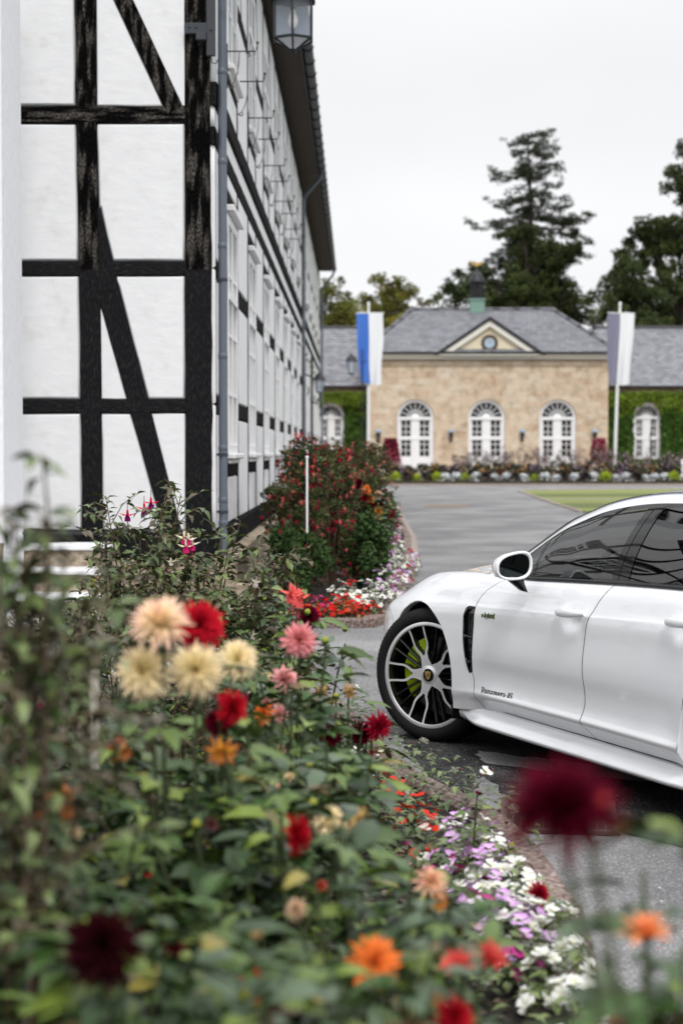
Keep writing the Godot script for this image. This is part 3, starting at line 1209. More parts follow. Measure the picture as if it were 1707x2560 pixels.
func arched_window(o: Node3D, cx: float, w: float, y0: float, spring: float, z: float, door: bool, called: String) -> void:
	var b := MB.new()
	var r := w / 2
	# arched outer frame
	for k in 16:
		var a0 := PI * k / 16
		var a1 := PI * (k + 1) / 16
		var q := PackedVector2Array()
		for w2 in [[a0, r], [a1, r], [a1, r - 0.14], [a0, r - 0.14]]:
			q.append(Vector2(cx + cos(w2[0]) * w2[1], spring + sin(w2[0]) * w2[1]))
		q.reverse()
		b.slab(q, z - 0.1, z + 0.06, 0.012)
	for s in [-1, 1]:
		b.box(Vector3(cx + s * (r - 0.08), (y0 + spring) / 2, z - 0.02), Vector3(0.16, spring - y0, 0.16), 0.012)
	b.box(Vector3(cx, spring - 0.03, z - 0.0), Vector3(w - 0.3, 0.17, 0.18), 0.015)
	var inner := r - 0.14
	# fan of muntins
	for k in range(1, 8):
		var a := PI * k / 8
		b.bar(Vector3(cx + cos(a) * 0.17, spring + sin(a) * 0.17, z - 0.03), Vector3(cx + cos(a) * inner, spring + sin(a) * inner, z - 0.03), 0.03, 0.04, 0.0, Vector3.BACK)
	for rr in [0.47, 0.17]:
		var arc := []
		for k in 13:
			var a := PI * k / 12
			arc.append(Vector3(cx + cos(a) * inner * (rr if rr > 0.3 else 0.26), spring + sin(a) * inner * (rr if rr > 0.3 else 0.26), z - 0.03))
		b.tube(arc, 0.022 if rr > 0.3 else 0.03, -1, 5)
	b.slab(arch_poly(cx, 0.42, spring - 0.02, spring), z - 0.05, z + 0.0, 0.01)
	var top := spring - 0.11
	b.box(Vector3(cx, (y0 + top) / 2, z - 0.01), Vector3(0.34, top - y0, 0.12), 0.015)
	var panel := y0 + (0.85 if door else 0.12)
	var mid := (panel + top) / 2
	b.box(Vector3(cx, mid, z - 0.0), Vector3(w - 0.32, 0.19, 0.13), 0.012)
	b.box(Vector3(cx, (y0 + panel) / 2, z - 0.02), Vector3(w - 0.32, panel - y0, 0.09), 0.01)
	if door:
		for s in [-1, 1]:
			b.box(Vector3(cx + s * 0.42, (y0 + panel) / 2, z + 0.03), Vector3(0.42, panel - y0 - 0.3, 0.02), 0.008)
	var fr: MeshInstance3D
	for s in [-1, 1]:
		var x0 := 0.17
		var x1 := r - 0.16
		b.box(Vector3(cx + s * (x0 + x1) / 2, (panel + top) / 2, z - 0.03), Vector3(0.035, top - panel, 0.05))
		for y in [[panel, mid], [mid, top]]:
			for k in range(1, 3):
				b.box(Vector3(cx + s * (x0 + x1) / 2, lerpf(y[0], y[1], k / 3.0), z - 0.03), Vector3(x1 - x0, 0.035, 0.048))
		b.box(Vector3(cx + s * (x0 + 0.035), (panel + top) / 2, z - 0.03), Vector3(0.07, top - panel, 0.07))
		b.box(Vector3(cx + s * (x1 - 0.035), (panel + top) / 2, z - 0.03), Vector3(0.07, top - panel, 0.07))
	fr = built(called, b, M.white_paint, o)
	for s in [-1, 1]:
		for y in [[panel, mid], [mid, top]]:
			var p := MB.new()
			p.box(Vector3(cx + s * (r / 2), (y[0] + y[1]) / 2, z - 0.07), Vector3(r - 0.3, y[1] - y[0], 0.01))
			built("pane", p, M.window_dark, fr)
	var p := MB.new()
	p.poly(arch_poly(cx, w - 0.2, spring, spring), z - 0.07)
	built("pane", p, M.window_dark, fr)


func make_pavilion() -> void:
	# origin: middle of the front wall on the terrace
	var o := thing("garden_pavilion", "sandstone pavilion with three arched doors, clock gable and slate roof", "building", Vector3(7.77, 0.49, -92))
	var W := 6.28
	var EV := 5.95
	var doors := [-3.88, -0.13, 3.62]
	var b := MB.new()
	b.box(Vector3(0, EV / 2, -4.6), Vector3(2 * W - 0.1, EV, 8.6))
	built("wall_core", b, M.ashlar_2, o)
	# ashlar blocks, cut round the openings
	var course := 0.31
	var rows := int(EV / course)
	var openings := []
	for x in doors:
		openings.append(arch_poly(x, 1.95, -0.1, 2.88))
	var meshes := 0
	for j in rows:
		var y := j * course
		var x := -W
		var first := true
		while x < W - 0.02:
			var w := rnd(0.55, 0.95)
			if first and j % 2 == 0:
				w *= 0.55
			first = false
			if x + w > W - 0.3:
				w = W - x
			var polys := [rect(x, y, x + w, minf(y + course, EV))]
			for op in openings:
				var nx := []
				for p in polys:
					for q in Geometry2D.clip_polygons(p, op):
						if not Geometry2D.is_polygon_clockwise(q):
							nx.append(q)
				polys = nx
			for p in polys:
				var clean := PackedVector2Array()
				for k in p.size():
					if p[k].distance_to(p[(k + 1) % p.size()]) > 0.02:
						clean.append(p[k])
				if clean.size() < 3:
					continue
				b = MB.new()
				b.slab(clean, -0.35, rnd(-0.004, 0.007), 0.007)
				built("ashlar_block", b, M["ashlar_%d" % [0, 1, 0, 1, 0, 2, 3, 1][rng.randi() % 8]], o)
				meshes += 1
			x += w
	for x in doors:
		arched_window(o, x, 1.93, 0.0, 2.88, -0.16, true, "arched_door")
		b = MB.new()
		b.box(Vector3(x, 1.9, -0.32), Vector3(2.2, 4.0, 0.04))
		built("door_recess", b, M.seam_black, o)
	# architrave and cornice
	b = MB.new()
	b.box(Vector3(0, EV - 0.32, 0.03), Vector3(2 * W - 1.2, 0.035, 0.06), 0.01)
	built("string_course", b, M.ashlar_2, o)
	b = MB.new()
	b.box(Vector3(0, EV + 0.09, -4.4), Vector3(2 * W + 0.3, 0.17, 9.2), 0.02)
	b.box(Vector3(0, EV + 0.22, -4.4), Vector3(2 * W + 0.7, 0.1, 9.6), 0.03)
	built("cornice", b, M.off_white, o)
	b = MB.new()
	b.box(Vector3(0, EV + 0.32, -4.4), Vector3(2 * W + 0.9, 0.09, 9.8), 0.02)
	built("eaves_gutter", b, M.iron, o)
	# hipped roof
	var e := EV + 0.36
	var xw := W + 0.42
	var z0 := 0.5
	var z1 := -9.3
	var zr := -4.4
	var ry := EV + 2.95
	var rx := 3.86
	b = MB.new()
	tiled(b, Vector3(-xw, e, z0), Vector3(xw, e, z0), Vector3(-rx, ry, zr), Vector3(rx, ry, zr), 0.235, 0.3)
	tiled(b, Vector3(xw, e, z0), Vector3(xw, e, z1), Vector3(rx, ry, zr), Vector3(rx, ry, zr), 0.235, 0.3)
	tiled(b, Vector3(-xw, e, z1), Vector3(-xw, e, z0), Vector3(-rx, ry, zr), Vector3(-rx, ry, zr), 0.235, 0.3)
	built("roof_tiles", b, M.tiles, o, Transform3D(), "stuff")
	b = MB.new()
	b.quad(Vector3(xw, e, z1), Vector3(-xw, e, z1), Vector3(-rx, ry, zr), Vector3(rx, ry, zr))
	b.quad(Vector3(-xw, e, z0), Vector3(xw, e, z0), Vector3(rx, ry, zr), Vector3(-rx, ry, zr))
	b.tri(Vector3(xw, e, z0), Vector3(xw, e, z1), Vector3(rx, ry, zr))
	b.tri(Vector3(-xw, e, z1), Vector3(-xw, e, z0), Vector3(-rx, ry, zr))
	built("roof", b, M.slate_dark, o)
	# ridge tiles
	var lines := [[Vector3(-rx, ry, zr), Vector3(rx, ry, zr)], [Vector3(-xw, e, z0), Vector3(-rx, ry, zr)], [Vector3(xw, e, z0), Vector3(rx, ry, zr)]]
	for l in lines:
		var n := int(l[0].distance_to(l[1]) / 0.36)
		for k in n:
			var p: Vector3 = l[0].lerp(l[1], (k + 0.5) / n)
			b = MB.new()
			var d: Vector3 = (l[1] - l[0]).normalized()
			b.tube([p - d * 0.19 + Vector3(0, 0.04, 0), p + d * 0.19 + Vector3(0, 0.055, 0)], 0.1, 0.11, 8)
			built("ridge_tile", b, M.slate_dark if k % 3 == 0 else M.ridge_gray, o)
	# pediment with clock
	var ax := 0.0
	var pb := EV + 0.2
	b = MB.new()
	b.slab(PackedVector2Array([Vector2(ax - 2.1, pb + 0.14), Vector2(ax + 2.1, pb + 0.14), Vector2(ax, pb + 1.52)]), -0.4, 0.22, 0.0)
	built("tympanum", b, M.cream, o)
	b = MB.new()
	b.slab(PackedVector2Array([Vector2(ax - 2.75, pb), Vector2(ax, pb + 1.86), Vector2(ax, pb + 1.5), Vector2(ax - 2.2, pb + 0.02)]), -0.3, 0.44, 0.03)
	b.slab(PackedVector2Array([Vector2(ax + 2.75, pb), Vector2(ax + 2.2, pb + 0.02), Vector2(ax, pb + 1.5), Vector2(ax, pb + 1.86)]), -0.3, 0.44, 0.03)
	b.box(Vector3(ax, pb + 0.05, 0.3), Vector3(5.2, 0.16, 0.3), 0.03)
	built("pediment_moulding", b, M.off_white, o)
	b = MB.new()
	b.slab(PackedVector2Array([Vector2(ax - 2.95, pb + 0.04), Vector2(ax, pb + 2.03), Vector2(ax, pb + 1.87), Vector2(ax - 2.78, pb)]), -0.5, 0.56, 0.02)
	b.slab(PackedVector2Array([Vector2(ax + 2.95, pb + 0.04), Vector2(ax + 2.78, pb), Vector2(ax, pb + 1.87), Vector2(ax, pb + 2.03)]), -0.5, 0.56, 0.02)
	built("pediment_flashing", b, M.iron, o)
	b = MB.new()
	tiled(b, Vector3(ax - 2.95, pb + 0.06, 0.5), Vector3(ax - 2.95, pb + 0.06, -3.6), Vector3(ax, pb + 2.04, 0.5), Vector3(ax, pb + 2.04, -3.6), 0.235, 0.3)
	tiled(b, Vector3(ax + 2.95, pb + 0.06, -3.6), Vector3(ax + 2.95, pb + 0.06, 0.5), Vector3(ax, pb + 2.04, -3.6), Vector3(ax, pb + 2.04, 0.5), 0.235, 0.3)
	built("gable_roof_tiles", b, M.tiles, o, Transform3D(), "stuff")
	var face_xf := Transform3D(Basis(Vector3(1, 0, 0), Vector3(0, 0, 1), Vector3(0, -1, 0)), Vector3(ax, pb + 0.66, 0.22))
	b = MB.new()
	b.lathe([Vector2(0.44, 0.0), Vector2(0.44, 0.05), Vector2(0.41, 0.07), Vector2(0.28, 0.06), Vector2(0.27, 0.03)], 32, face_xf)
	var clock := built("clock", b, M.iron, o)
	b = MB.new()
	b.lathe([Vector2(0.29, 0.035), Vector2(0.0, 0.04)], 32, face_xf)
	built("clock_face", b, mat("clock_blue", lin(0.4, 0.5, 0.62), 0.4), clock)
	b = MB.new()
	for k in 12:
		var a := TAU * k / 12
		b.bar(face_xf * Vector3(cos(a) * 0.31, 0.075, sin(a) * 0.31), face_xf * Vector3(cos(a) * 0.4, 0.075, sin(a) * 0.4), 0.035, 0.02, 0.0, Vector3.BACK)
	built("hour_marks", b, M.gold, clock)
	b = MB.new()
	b.bar(face_xf * Vector3(0, 0.06, 0), face_xf * Vector3(0.13, 0.06, -0.09), 0.035, 0.012, 0.0, Vector3.BACK)
	b.bar(face_xf * Vector3(0, 0.065, 0), face_xf * Vector3(-0.02, 0.065, -0.24), 0.028, 0.012, 0.0, Vector3.BACK)
	built("clock_hand", b, M.gold, clock)
	# roof turret
	var tx := -0.32
	b = MB.new()
	b.box(Vector3(tx, ry + 0.12, zr), Vector3(0.82, 0.85, 0.82), 0.02)
	b.box(Vector3(tx, ry + 0.55, zr), Vector3(0.94, 0.1, 0.94), 0.03)
	b.box(Vector3(tx, ry - 0.3, zr), Vector3(0.95, 0.14, 0.95), 0.02)
	built("turret_base", b, M.copper, o)
	b = MB.new()
	for k in 8:
		var a := TAU * (k + 0.5) / 8
		var p := Vector3(tx + cos(a) * 0.33, ry + 0.6, zr + sin(a) * 0.33)
		b.box(p + Vector3(0, 0.5, 0), Vector3(0.08, 1.0, 0.08), 0.01)
	b.lathe([Vector2(0.42, 0.6), Vector2(0.42, 0.7), Vector2(0.3, 0.72)], 8, Transform3D(Basis(), Vector3(tx, ry, zr)))
	b.lathe([Vector2(0.24, 0.65), Vector2(0.24, 1.6)], 8, Transform3D(Basis(), Vector3(tx, ry, zr)))
	b.lathe([Vector2(0.3, 1.5), Vector2(0.46, 1.52), Vector2(0.46, 1.6), Vector2(0.38, 1.72), Vector2(0.34, 1.86), Vector2(0.3, 1.98), Vector2(0.16, 2.12), Vector2(0.06, 2.2), Vector2(0.03, 2.5)], 8, Transform3D(Basis(), Vector3(tx, ry, zr)))
	built("turret_lantern", b, M.iron, o)
	b = MB.new()
	b.ball(Vector3(tx, ry + 2.45, zr), Vector3.ONE * 0.09, 6, 8)
	b.slab(PackedVector2Array([Vector2(tx - 0.3, ry + 2.5), Vector2(tx + 0.05, ry + 2.45), Vector2(tx + 0.34, ry + 2.54), Vector2(tx + 0.3, ry + 2.66), Vector2(tx - 0.05, ry + 2.6), Vector2(tx - 0.36, ry + 2.7)]), zr - 0.012, zr + 0.012, 0.003, Transform3D(), true)
	built("weather_vane", b, M.gold, o)
	# side wings
	for side in [-1, 1]:
		var xo: float = W * side
		var xe: float = (W + 16.0) * side
		b = MB.new()
		b.box(Vector3((xo + xe) / 2, 2.35, -5.6), Vector3(16.0, 4.7, 7.2))
		built("wing_wall", b, M.ashlar_2, o)
		var lo := minf(xo, xe)
		var hi := maxf(xo, xe)
		b = MB.new()
		tiled(b, Vector3(lo, 4.62, -1.55), Vector3(hi, 4.62, -1.55), Vector3(lo, 8.0, -5.7), Vector3(hi, 8.0, -5.7), 0.235, 0.3)
		built("wing_roof_tiles", b, M.tiles, o, Transform3D(), "stuff")
		b = MB.new()
		b.quad(Vector3(lo, 4.61, -1.55), Vector3(hi, 4.61, -1.55), Vector3(hi, 7.99, -5.7), Vector3(lo, 7.99, -5.7))
		b.quad(Vector3(hi, 4.6, -9.8), Vector3(lo, 4.6, -9.8), Vector3(lo, 7.98, -5.7), Vector3(hi, 7.98, -5.7))
		built("wing_roof", b, M.slate_dark, o)
		b = MB.new()
		b.tube([Vector3(lo, 8.03, -5.7), Vector3(hi, 8.03, -5.7)], 0.1, 0.1, 8)
		b.box(Vector3((lo + hi) / 2, 4.6, -1.5), Vector3(16.0, 0.1, 0.12), 0.02)
		built("wing_ridge", b, M.slate_dark, o)
		for x in ([8.6, 12.4, 16.2] if side > 0 else [-8.35, -12.1, -15.9]):
			arched_window(o, x, 1.5, 0.7, 2.95, -1.74, false, "arched_window")
	# wall lamps
	var first: Node3D
	for k in 4:
		var x: float = [-5.83, -2.0, 1.75, 5.56][k]
		var lab: String = ["small blue-grey wall lamp beside the red shrub, between building corner and first door", "small blue-grey wall lamp between the first and middle arched doors", "small blue-grey wall lamp between the middle and third arched doors", "small blue-grey wall lamp above the red shrub by the flagpole near ivy"][k]
		if k == 0:
			first = thing("wall_lamp", lab, "lamp", Vector3(7.77 + x, 2.45, -91.98), 0.0, "wall lamps between the pavilion doors")
			b = MB.new()
			b.lathe([Vector2(0.0, 0.34), Vector2(0.08, 0.32), Vector2(0.16, 0.24), Vector2(0.17, 0.17), Vector2(0.12, 0.15)], 12, Transform3D(Basis(), Vector3(0, 0, 0.2)))
			built("lamp_cap", b, mat("lamp_blue", lin(0.25, 0.34, 0.42), 0.4), first)
			b = MB.new()
			b.lathe([Vector2(0.11, 0.16), Vector2(0.12, 0.05), Vector2(0.08, -0.1), Vector2(0.05, -0.14), Vector2(0.0, -0.15)], 12, Transform3D(Basis(), Vector3(0, 0, 0.2)))
			built("lamp_body", b, M.iron_gray, first)
			b = MB.new()
			b.tube([Vector3(0, -0.12, 0.2), Vector3(0, -0.24, 0.12), Vector3(0, -0.24, 0.0)], 0.03, 0.03, 6)
			b.box(Vector3(0, -0.22, 0.0), Vector3(0.12, 0.22, 0.03), 0.01)
			built("arm", b, M.iron, first)
		else:
			var c := copy_of(first, lab)
			c.position.x = 7.77 + x


# ---------------------------------------------------------------- trees
func leaf_clump(n: int, r: float, size: float, flat := 1.0) -> ArrayMesh:
	# a spray of small folded leaves
	var b := MB.new()
	for k in n:
		var d := Vector3(rnd(-1, 1), rnd(-1, 1) * flat, rnd(-1, 1))
		var c := d.normalized() * r * pow(rnd(0.1, 1), 0.5)
		var bs := up_to(Vector3(rnd(-1, 1), rnd(-0.4, 1), rnd(-1, 1)), rnd(0, TAU))
		var s := size * rnd(0.6, 1.2)
		var g := rnd(0.65, 1.3)
		b.col = Color(g, g * rnd(0.95, 1.05), g * 0.9)
		var p := [c + bs * Vector3(-0.5, 0, 0) * s, c + bs * Vector3(0, 0.1, -0.28) * s, c + bs * Vector3(0.55, -0.1, 0) * s, c + bs * Vector3(0, 0.1, 0.28) * s]
		b.tri(p[0], p[1], p[2])
		b.tri(p[0], p[2], p[3])
	return b.done()


func broad_tree(called: String, label: String, base: Vector3, trunk_r: float, lobes: Array, col: Color, density: float, clumps: Array) -> void:
	var o := thing(called, label, "tree", base, 0.0, "trees behind the pavilion")
	var b := MB.new()
	var top := 0.0
	for l in lobes:
		top = maxf(top, l[1])
	var head := Vector3(0, 0, 0)
	for l in lobes:
		head += Vector3(l[0], l[1], l[2]) / lobes.size()
	var fork := Vector3(head.x * 0.4, head.y * 0.45, head.z * 0.4)
	b.tube([Vector3(), Vector3(fork.x * 0.3, fork.y * 0.4, 0), fork], trunk_r, trunk_r * 0.7, 9)
	built("trunk", b, M.bark, o)
	b = MB.new()
	var sites := []
	var tints := []
	for l in lobes:
		var c := Vector3(l[0], l[1], l[2])
		var r: float = l[3]
		var mid := fork.lerp(c, 0.5) + Vector3(rnd(-0.6, 0.6), rnd(-0.6, 0.4), rnd(-0.6, 0.6))
		b.tube([fork, mid, c], trunk_r * 0.45, trunk_r * 0.12, 6)
		for q in 5:
			var dd := Vector3(rnd(-1, 1), rnd(-0.3, 1), rnd(-1, 1)).normalized()
			b.tube([c.lerp(mid, rnd(0, 0.5)), c + dd * r * 0.5 + Vector3(0, 0.2, 0), c + dd * r * 0.95], trunk_r * 0.12, 0.02, 4, false)
		# boughs: flattened pads of clumps through the lobe, so that gaps remain
		var pads := int(8 + r * r * 2.3)
		for q in pads:
			var dd := Vector3(rnd(-1, 1), rnd(-0.7, 1), rnd(-1, 1)).normalized()
			var pc := c + dd * r * pow(rnd(0.05, 1), 0.42)
			var pr := rnd(0.45, 0.95) * (0.45 + r * 0.16)
			var shade := rnd(0.45, 1.6)
			var n := int(density * pr * pr * 58)
			for k in n:
				var v := Vector3(rnd(-1, 1), rnd(-1, 1), rnd(-1, 1))
				if v.length() > 1:
					v = v.normalized() * rnd(0.5, 1.05)
				var p := pc + Vector3(v.x, v.y * 0.62, v.z) * pr
				sites.append(Transform3D(up_to(Vector3(rnd(-0.6, 0.6), 1, rnd(-0.6, 0.6)), rnd(0, TAU)) * Basis().scaled(Vector3.ONE * rnd(0.6, 1.2)), p))
				var g := shade * rnd(0.75, 1.25)
				tints.append(Color(col.r * g * rnd(1.2, 1.55), col.g * g * 1.25, col.b * g * rnd(1.0, 1.3)))
	built("limbs", b, M.bark, o)
	var per := sites.size() / clumps.size() + 1
	for k in clumps.size():
		many("crown", clumps[k], M.tree_leaf, sites.slice(k * per, (k + 1) * per), tints.slice(k * per, (k + 1) * per), o)


func make_trees() -> void:
	var clumps := [leaf_clump(18, 0.3, 0.22), leaf_clump(16, 0.34, 0.2)]
	# spruce with a thin ragged top
	var o := thing("spruce_tree", "tall dark spruce with a sparse ragged top behind the turret", "tree", Vector3(13.6, 0, -125), 0.0, "trees behind the pavilion")
	var b := MB.new()
	b.tube([Vector3(0, 0, 0), Vector3(0.1, 9, 0), Vector3(-0.05, 17, 0), Vector3(-0.35, 24.3, 0)], 0.45, 0.05, 9)
	built("trunk", b, M.bark, o)
	b = MB.new()
	var sites := []
	var tints := []
	var y := 3.0
	while y < 24.4:
		var t := (y - 3.0) / 21.4
		var reach := 4.4 if y < 10 else (4.5 if y < 19 else lerpf(4.3, 1.7, (y - 19) / 5.4))
		if y > 13 and y < 15:
			reach = 3.2
		var n := 9 if y < 13 else (7 if y < 20 else 5)
		for k in n:
			var a := rnd(0, TAU)
			var l := reach * rnd(0.55, 1.12)
			var d := Vector3(cos(a), 0, sin(a))
			var yy := y + rnd(-0.35, 0.35)
			var lift := 0.12 if y > 20 else -0.1
			var pts := [Vector3(-0.1 * t, yy, 0), Vector3(0, yy + l * (0.08 + lift), 0) + d * l * 0.4, Vector3(0, yy + l * (lift - 0.06), 0) + d * l * 0.75, Vector3(0, yy + l * (lift + (0.1 if y > 18 else -0.12)), 0) + d * l]
			b.tube(pts, 0.055 * (1.2 - t), 0.012, 4, false)
			var m := int(l * (14 if y < 13 else (10.0 if y < 17 else 8.0)))
			for q in m:
				var f := rnd(0.18, 1.0)
				var seg := f * 3.0
				var i := mini(2, int(seg))
				var p: Vector3 = pts[i].lerp(pts[i + 1], seg - i)
				var sd := d.cross(Vector3.UP) * rnd(-1, 1) * l * 0.2 * (1.15 - f)
				p += sd + Vector3(0, rnd(-0.32, 0.06), 0)
				sites.append(Transform3D(up_to(Vector3(rnd(-0.3, 0.3), 1, rnd(-0.3, 0.3)), rnd(0, TAU)) * Basis().scaled(Vector3(1.1, 0.6, 1.1) * rnd(0.6, 1.15)), p))
				var g := rnd(0.6, 1.3)
				tints.append(Color(0.036 * g, 0.046 * g, 0.022 * g))
		y += 0.42 if y < 13 else rnd(0.5, 0.72)
	built("branches", b, M.bark, o)
	many("crown", leaf_clump(18, 0.32, 0.2, 0.55), M.tree_leaf, sites, tints, o)
	# broad-leaved neighbours: lobes are x, y, z, radius about the trunk foot
	var dark := Color(0.038, 0.055, 0.02)
	broad_tree("beech_tree", "dark dense broad-leaved tree in front of the spruce's foot", Vector3(12.9, 0, -119), 0.35, [[-1.9, 12.4, 0, 2.16], [0.6, 13.2, 0, 2.7], [1.9, 14.8, 0.6, 1.84], [-0.4, 15.7, 0, 1.62], [2.1, 11.8, 0, 2.27], [-0.6, 10.6, 0.5, 2.59], [1.0, 9.6, 0, 2.7]], dark, 1.0, clumps)
	broad_tree("young_beech_tree", "small leafy tree left of the spruce behind the roof turret", Vector3(8.4, 0, -117), 0.2, [[0.2, 12.9, 0, 1.38], [-0.9, 12.1, 0, 1.1], [1.0, 12.2, 0, 1.43], [0.0, 11.2, 0, 1.76]], Color(0.045, 0.07, 0.03), 0.85, clumps)
	var olive := Color(0.12, 0.13, 0.028)
	broad_tree("maple_tree", "olive-yellow rounded tree behind the blue and white flag", Vector3(3.3, 0, -112), 0.3, [[-0.6, 11.2, 0, 1.9], [0.9, 10.3, 0, 1.79], [2.1, 9.5, 0, 1.46], [-1.9, 10.1, 0, 1.57], [0.2, 8.8, 0, 2.46]], olive, 0.85, clumps)
	broad_tree("linden_tree", "pale green loose tree close beside the hall's far eave", Vector3(-1.0, 0, -108), 0.25, [[0.4, 11.0, 0, 1.43], [-0.6, 10.0, 0, 1.76], [0.7, 9.0, 0, 1.43], [-0.6, 8.1, 0, 1.65], [1.2, 10.0, 0, 0.88]], Color(0.1, 0.115, 0.03), 0.7, clumps)
	broad_tree("plum_tree", "dark purple-brown shrubby tree low beside the hall's far corner", Vector3(-0.6, 0, -100), 0.12, [[0.0, 7.9, 0, 0.9], [0.7, 7.5, 0, 0.8], [-0.8, 7.4, 0, 0.9]], Color(0.025, 0.022, 0.02), 1.0, clumps)
	broad_tree("oak_tree", "big spreading oak with gaps in its crown at the right", Vector3(23.6, 0, -118), 0.6, [[1.6, 20.6, 0, 2.3], [0.8, 18.2, 0, 1.6], [-2.6, 16.0, 0, 1.6], [-0.9, 16.0, 0, 1.9], [-3.9, 14.6, 0, 1.3], [-4.3, 12.6, 0, 1.5], [-3.6, 11.0, 0, 1.7], [1.3, 21.0, 0, 2.27], [-0.3, 19.6, 0, 1.62], [2.6, 18.6, 0, 2.59], [0.9, 17.3, 0, 1.62], [-3.0, 15.9, 0, 1.4], [-1.4, 15.2, 0, 2.05], [0.9, 14.6, 0, 2.38], [3.2, 15.0, 0, 2.59], [-2.6, 13.4, 0, 1.62], [-0.3, 12.2, 0.3, 2.48], [2.3, 11.4, 0, 2.92], [-1.9, 10.4, 0, 1.73], [0.6, 8.6, 0, 2.81], [4.4, 12.4, 0, 2.7], [4.0, 20.0, 0, 2.59]], dark, 0.9, clumps)
	broad_tree("hornbeam_tree", "lower dark tree between the spruce and the big oak", Vector3(18.8, 0, -115), 0.25, [[0.2, 13.5, 0, 1.01], [-0.6, 12.2, 0, 1.34], [0.8, 12.1, 0, 1.46], [0.0, 10.7, 0, 1.9], [1.8, 10.9, 0, 1.68], [-1.3, 10.1, 0, 1.34], [0.9, 9.3, 0, 2.02]], Color(0.042, 0.062, 0.026), 0.85, clumps)
	broad_tree("hedge_tree", "dark evergreen mass behind the right wing roof", Vector3(24.0, 0, -112), 0.3, [[-3.0, 7.6, 0, 1.5], [-0.5, 8.0, 0, 1.9], [2.2, 8.2, 0, 2.2], [-1.7, 6.0, 0, 1.9], [1.0, 6.0, 0, 2.2]], dark, 1.0, clumps)


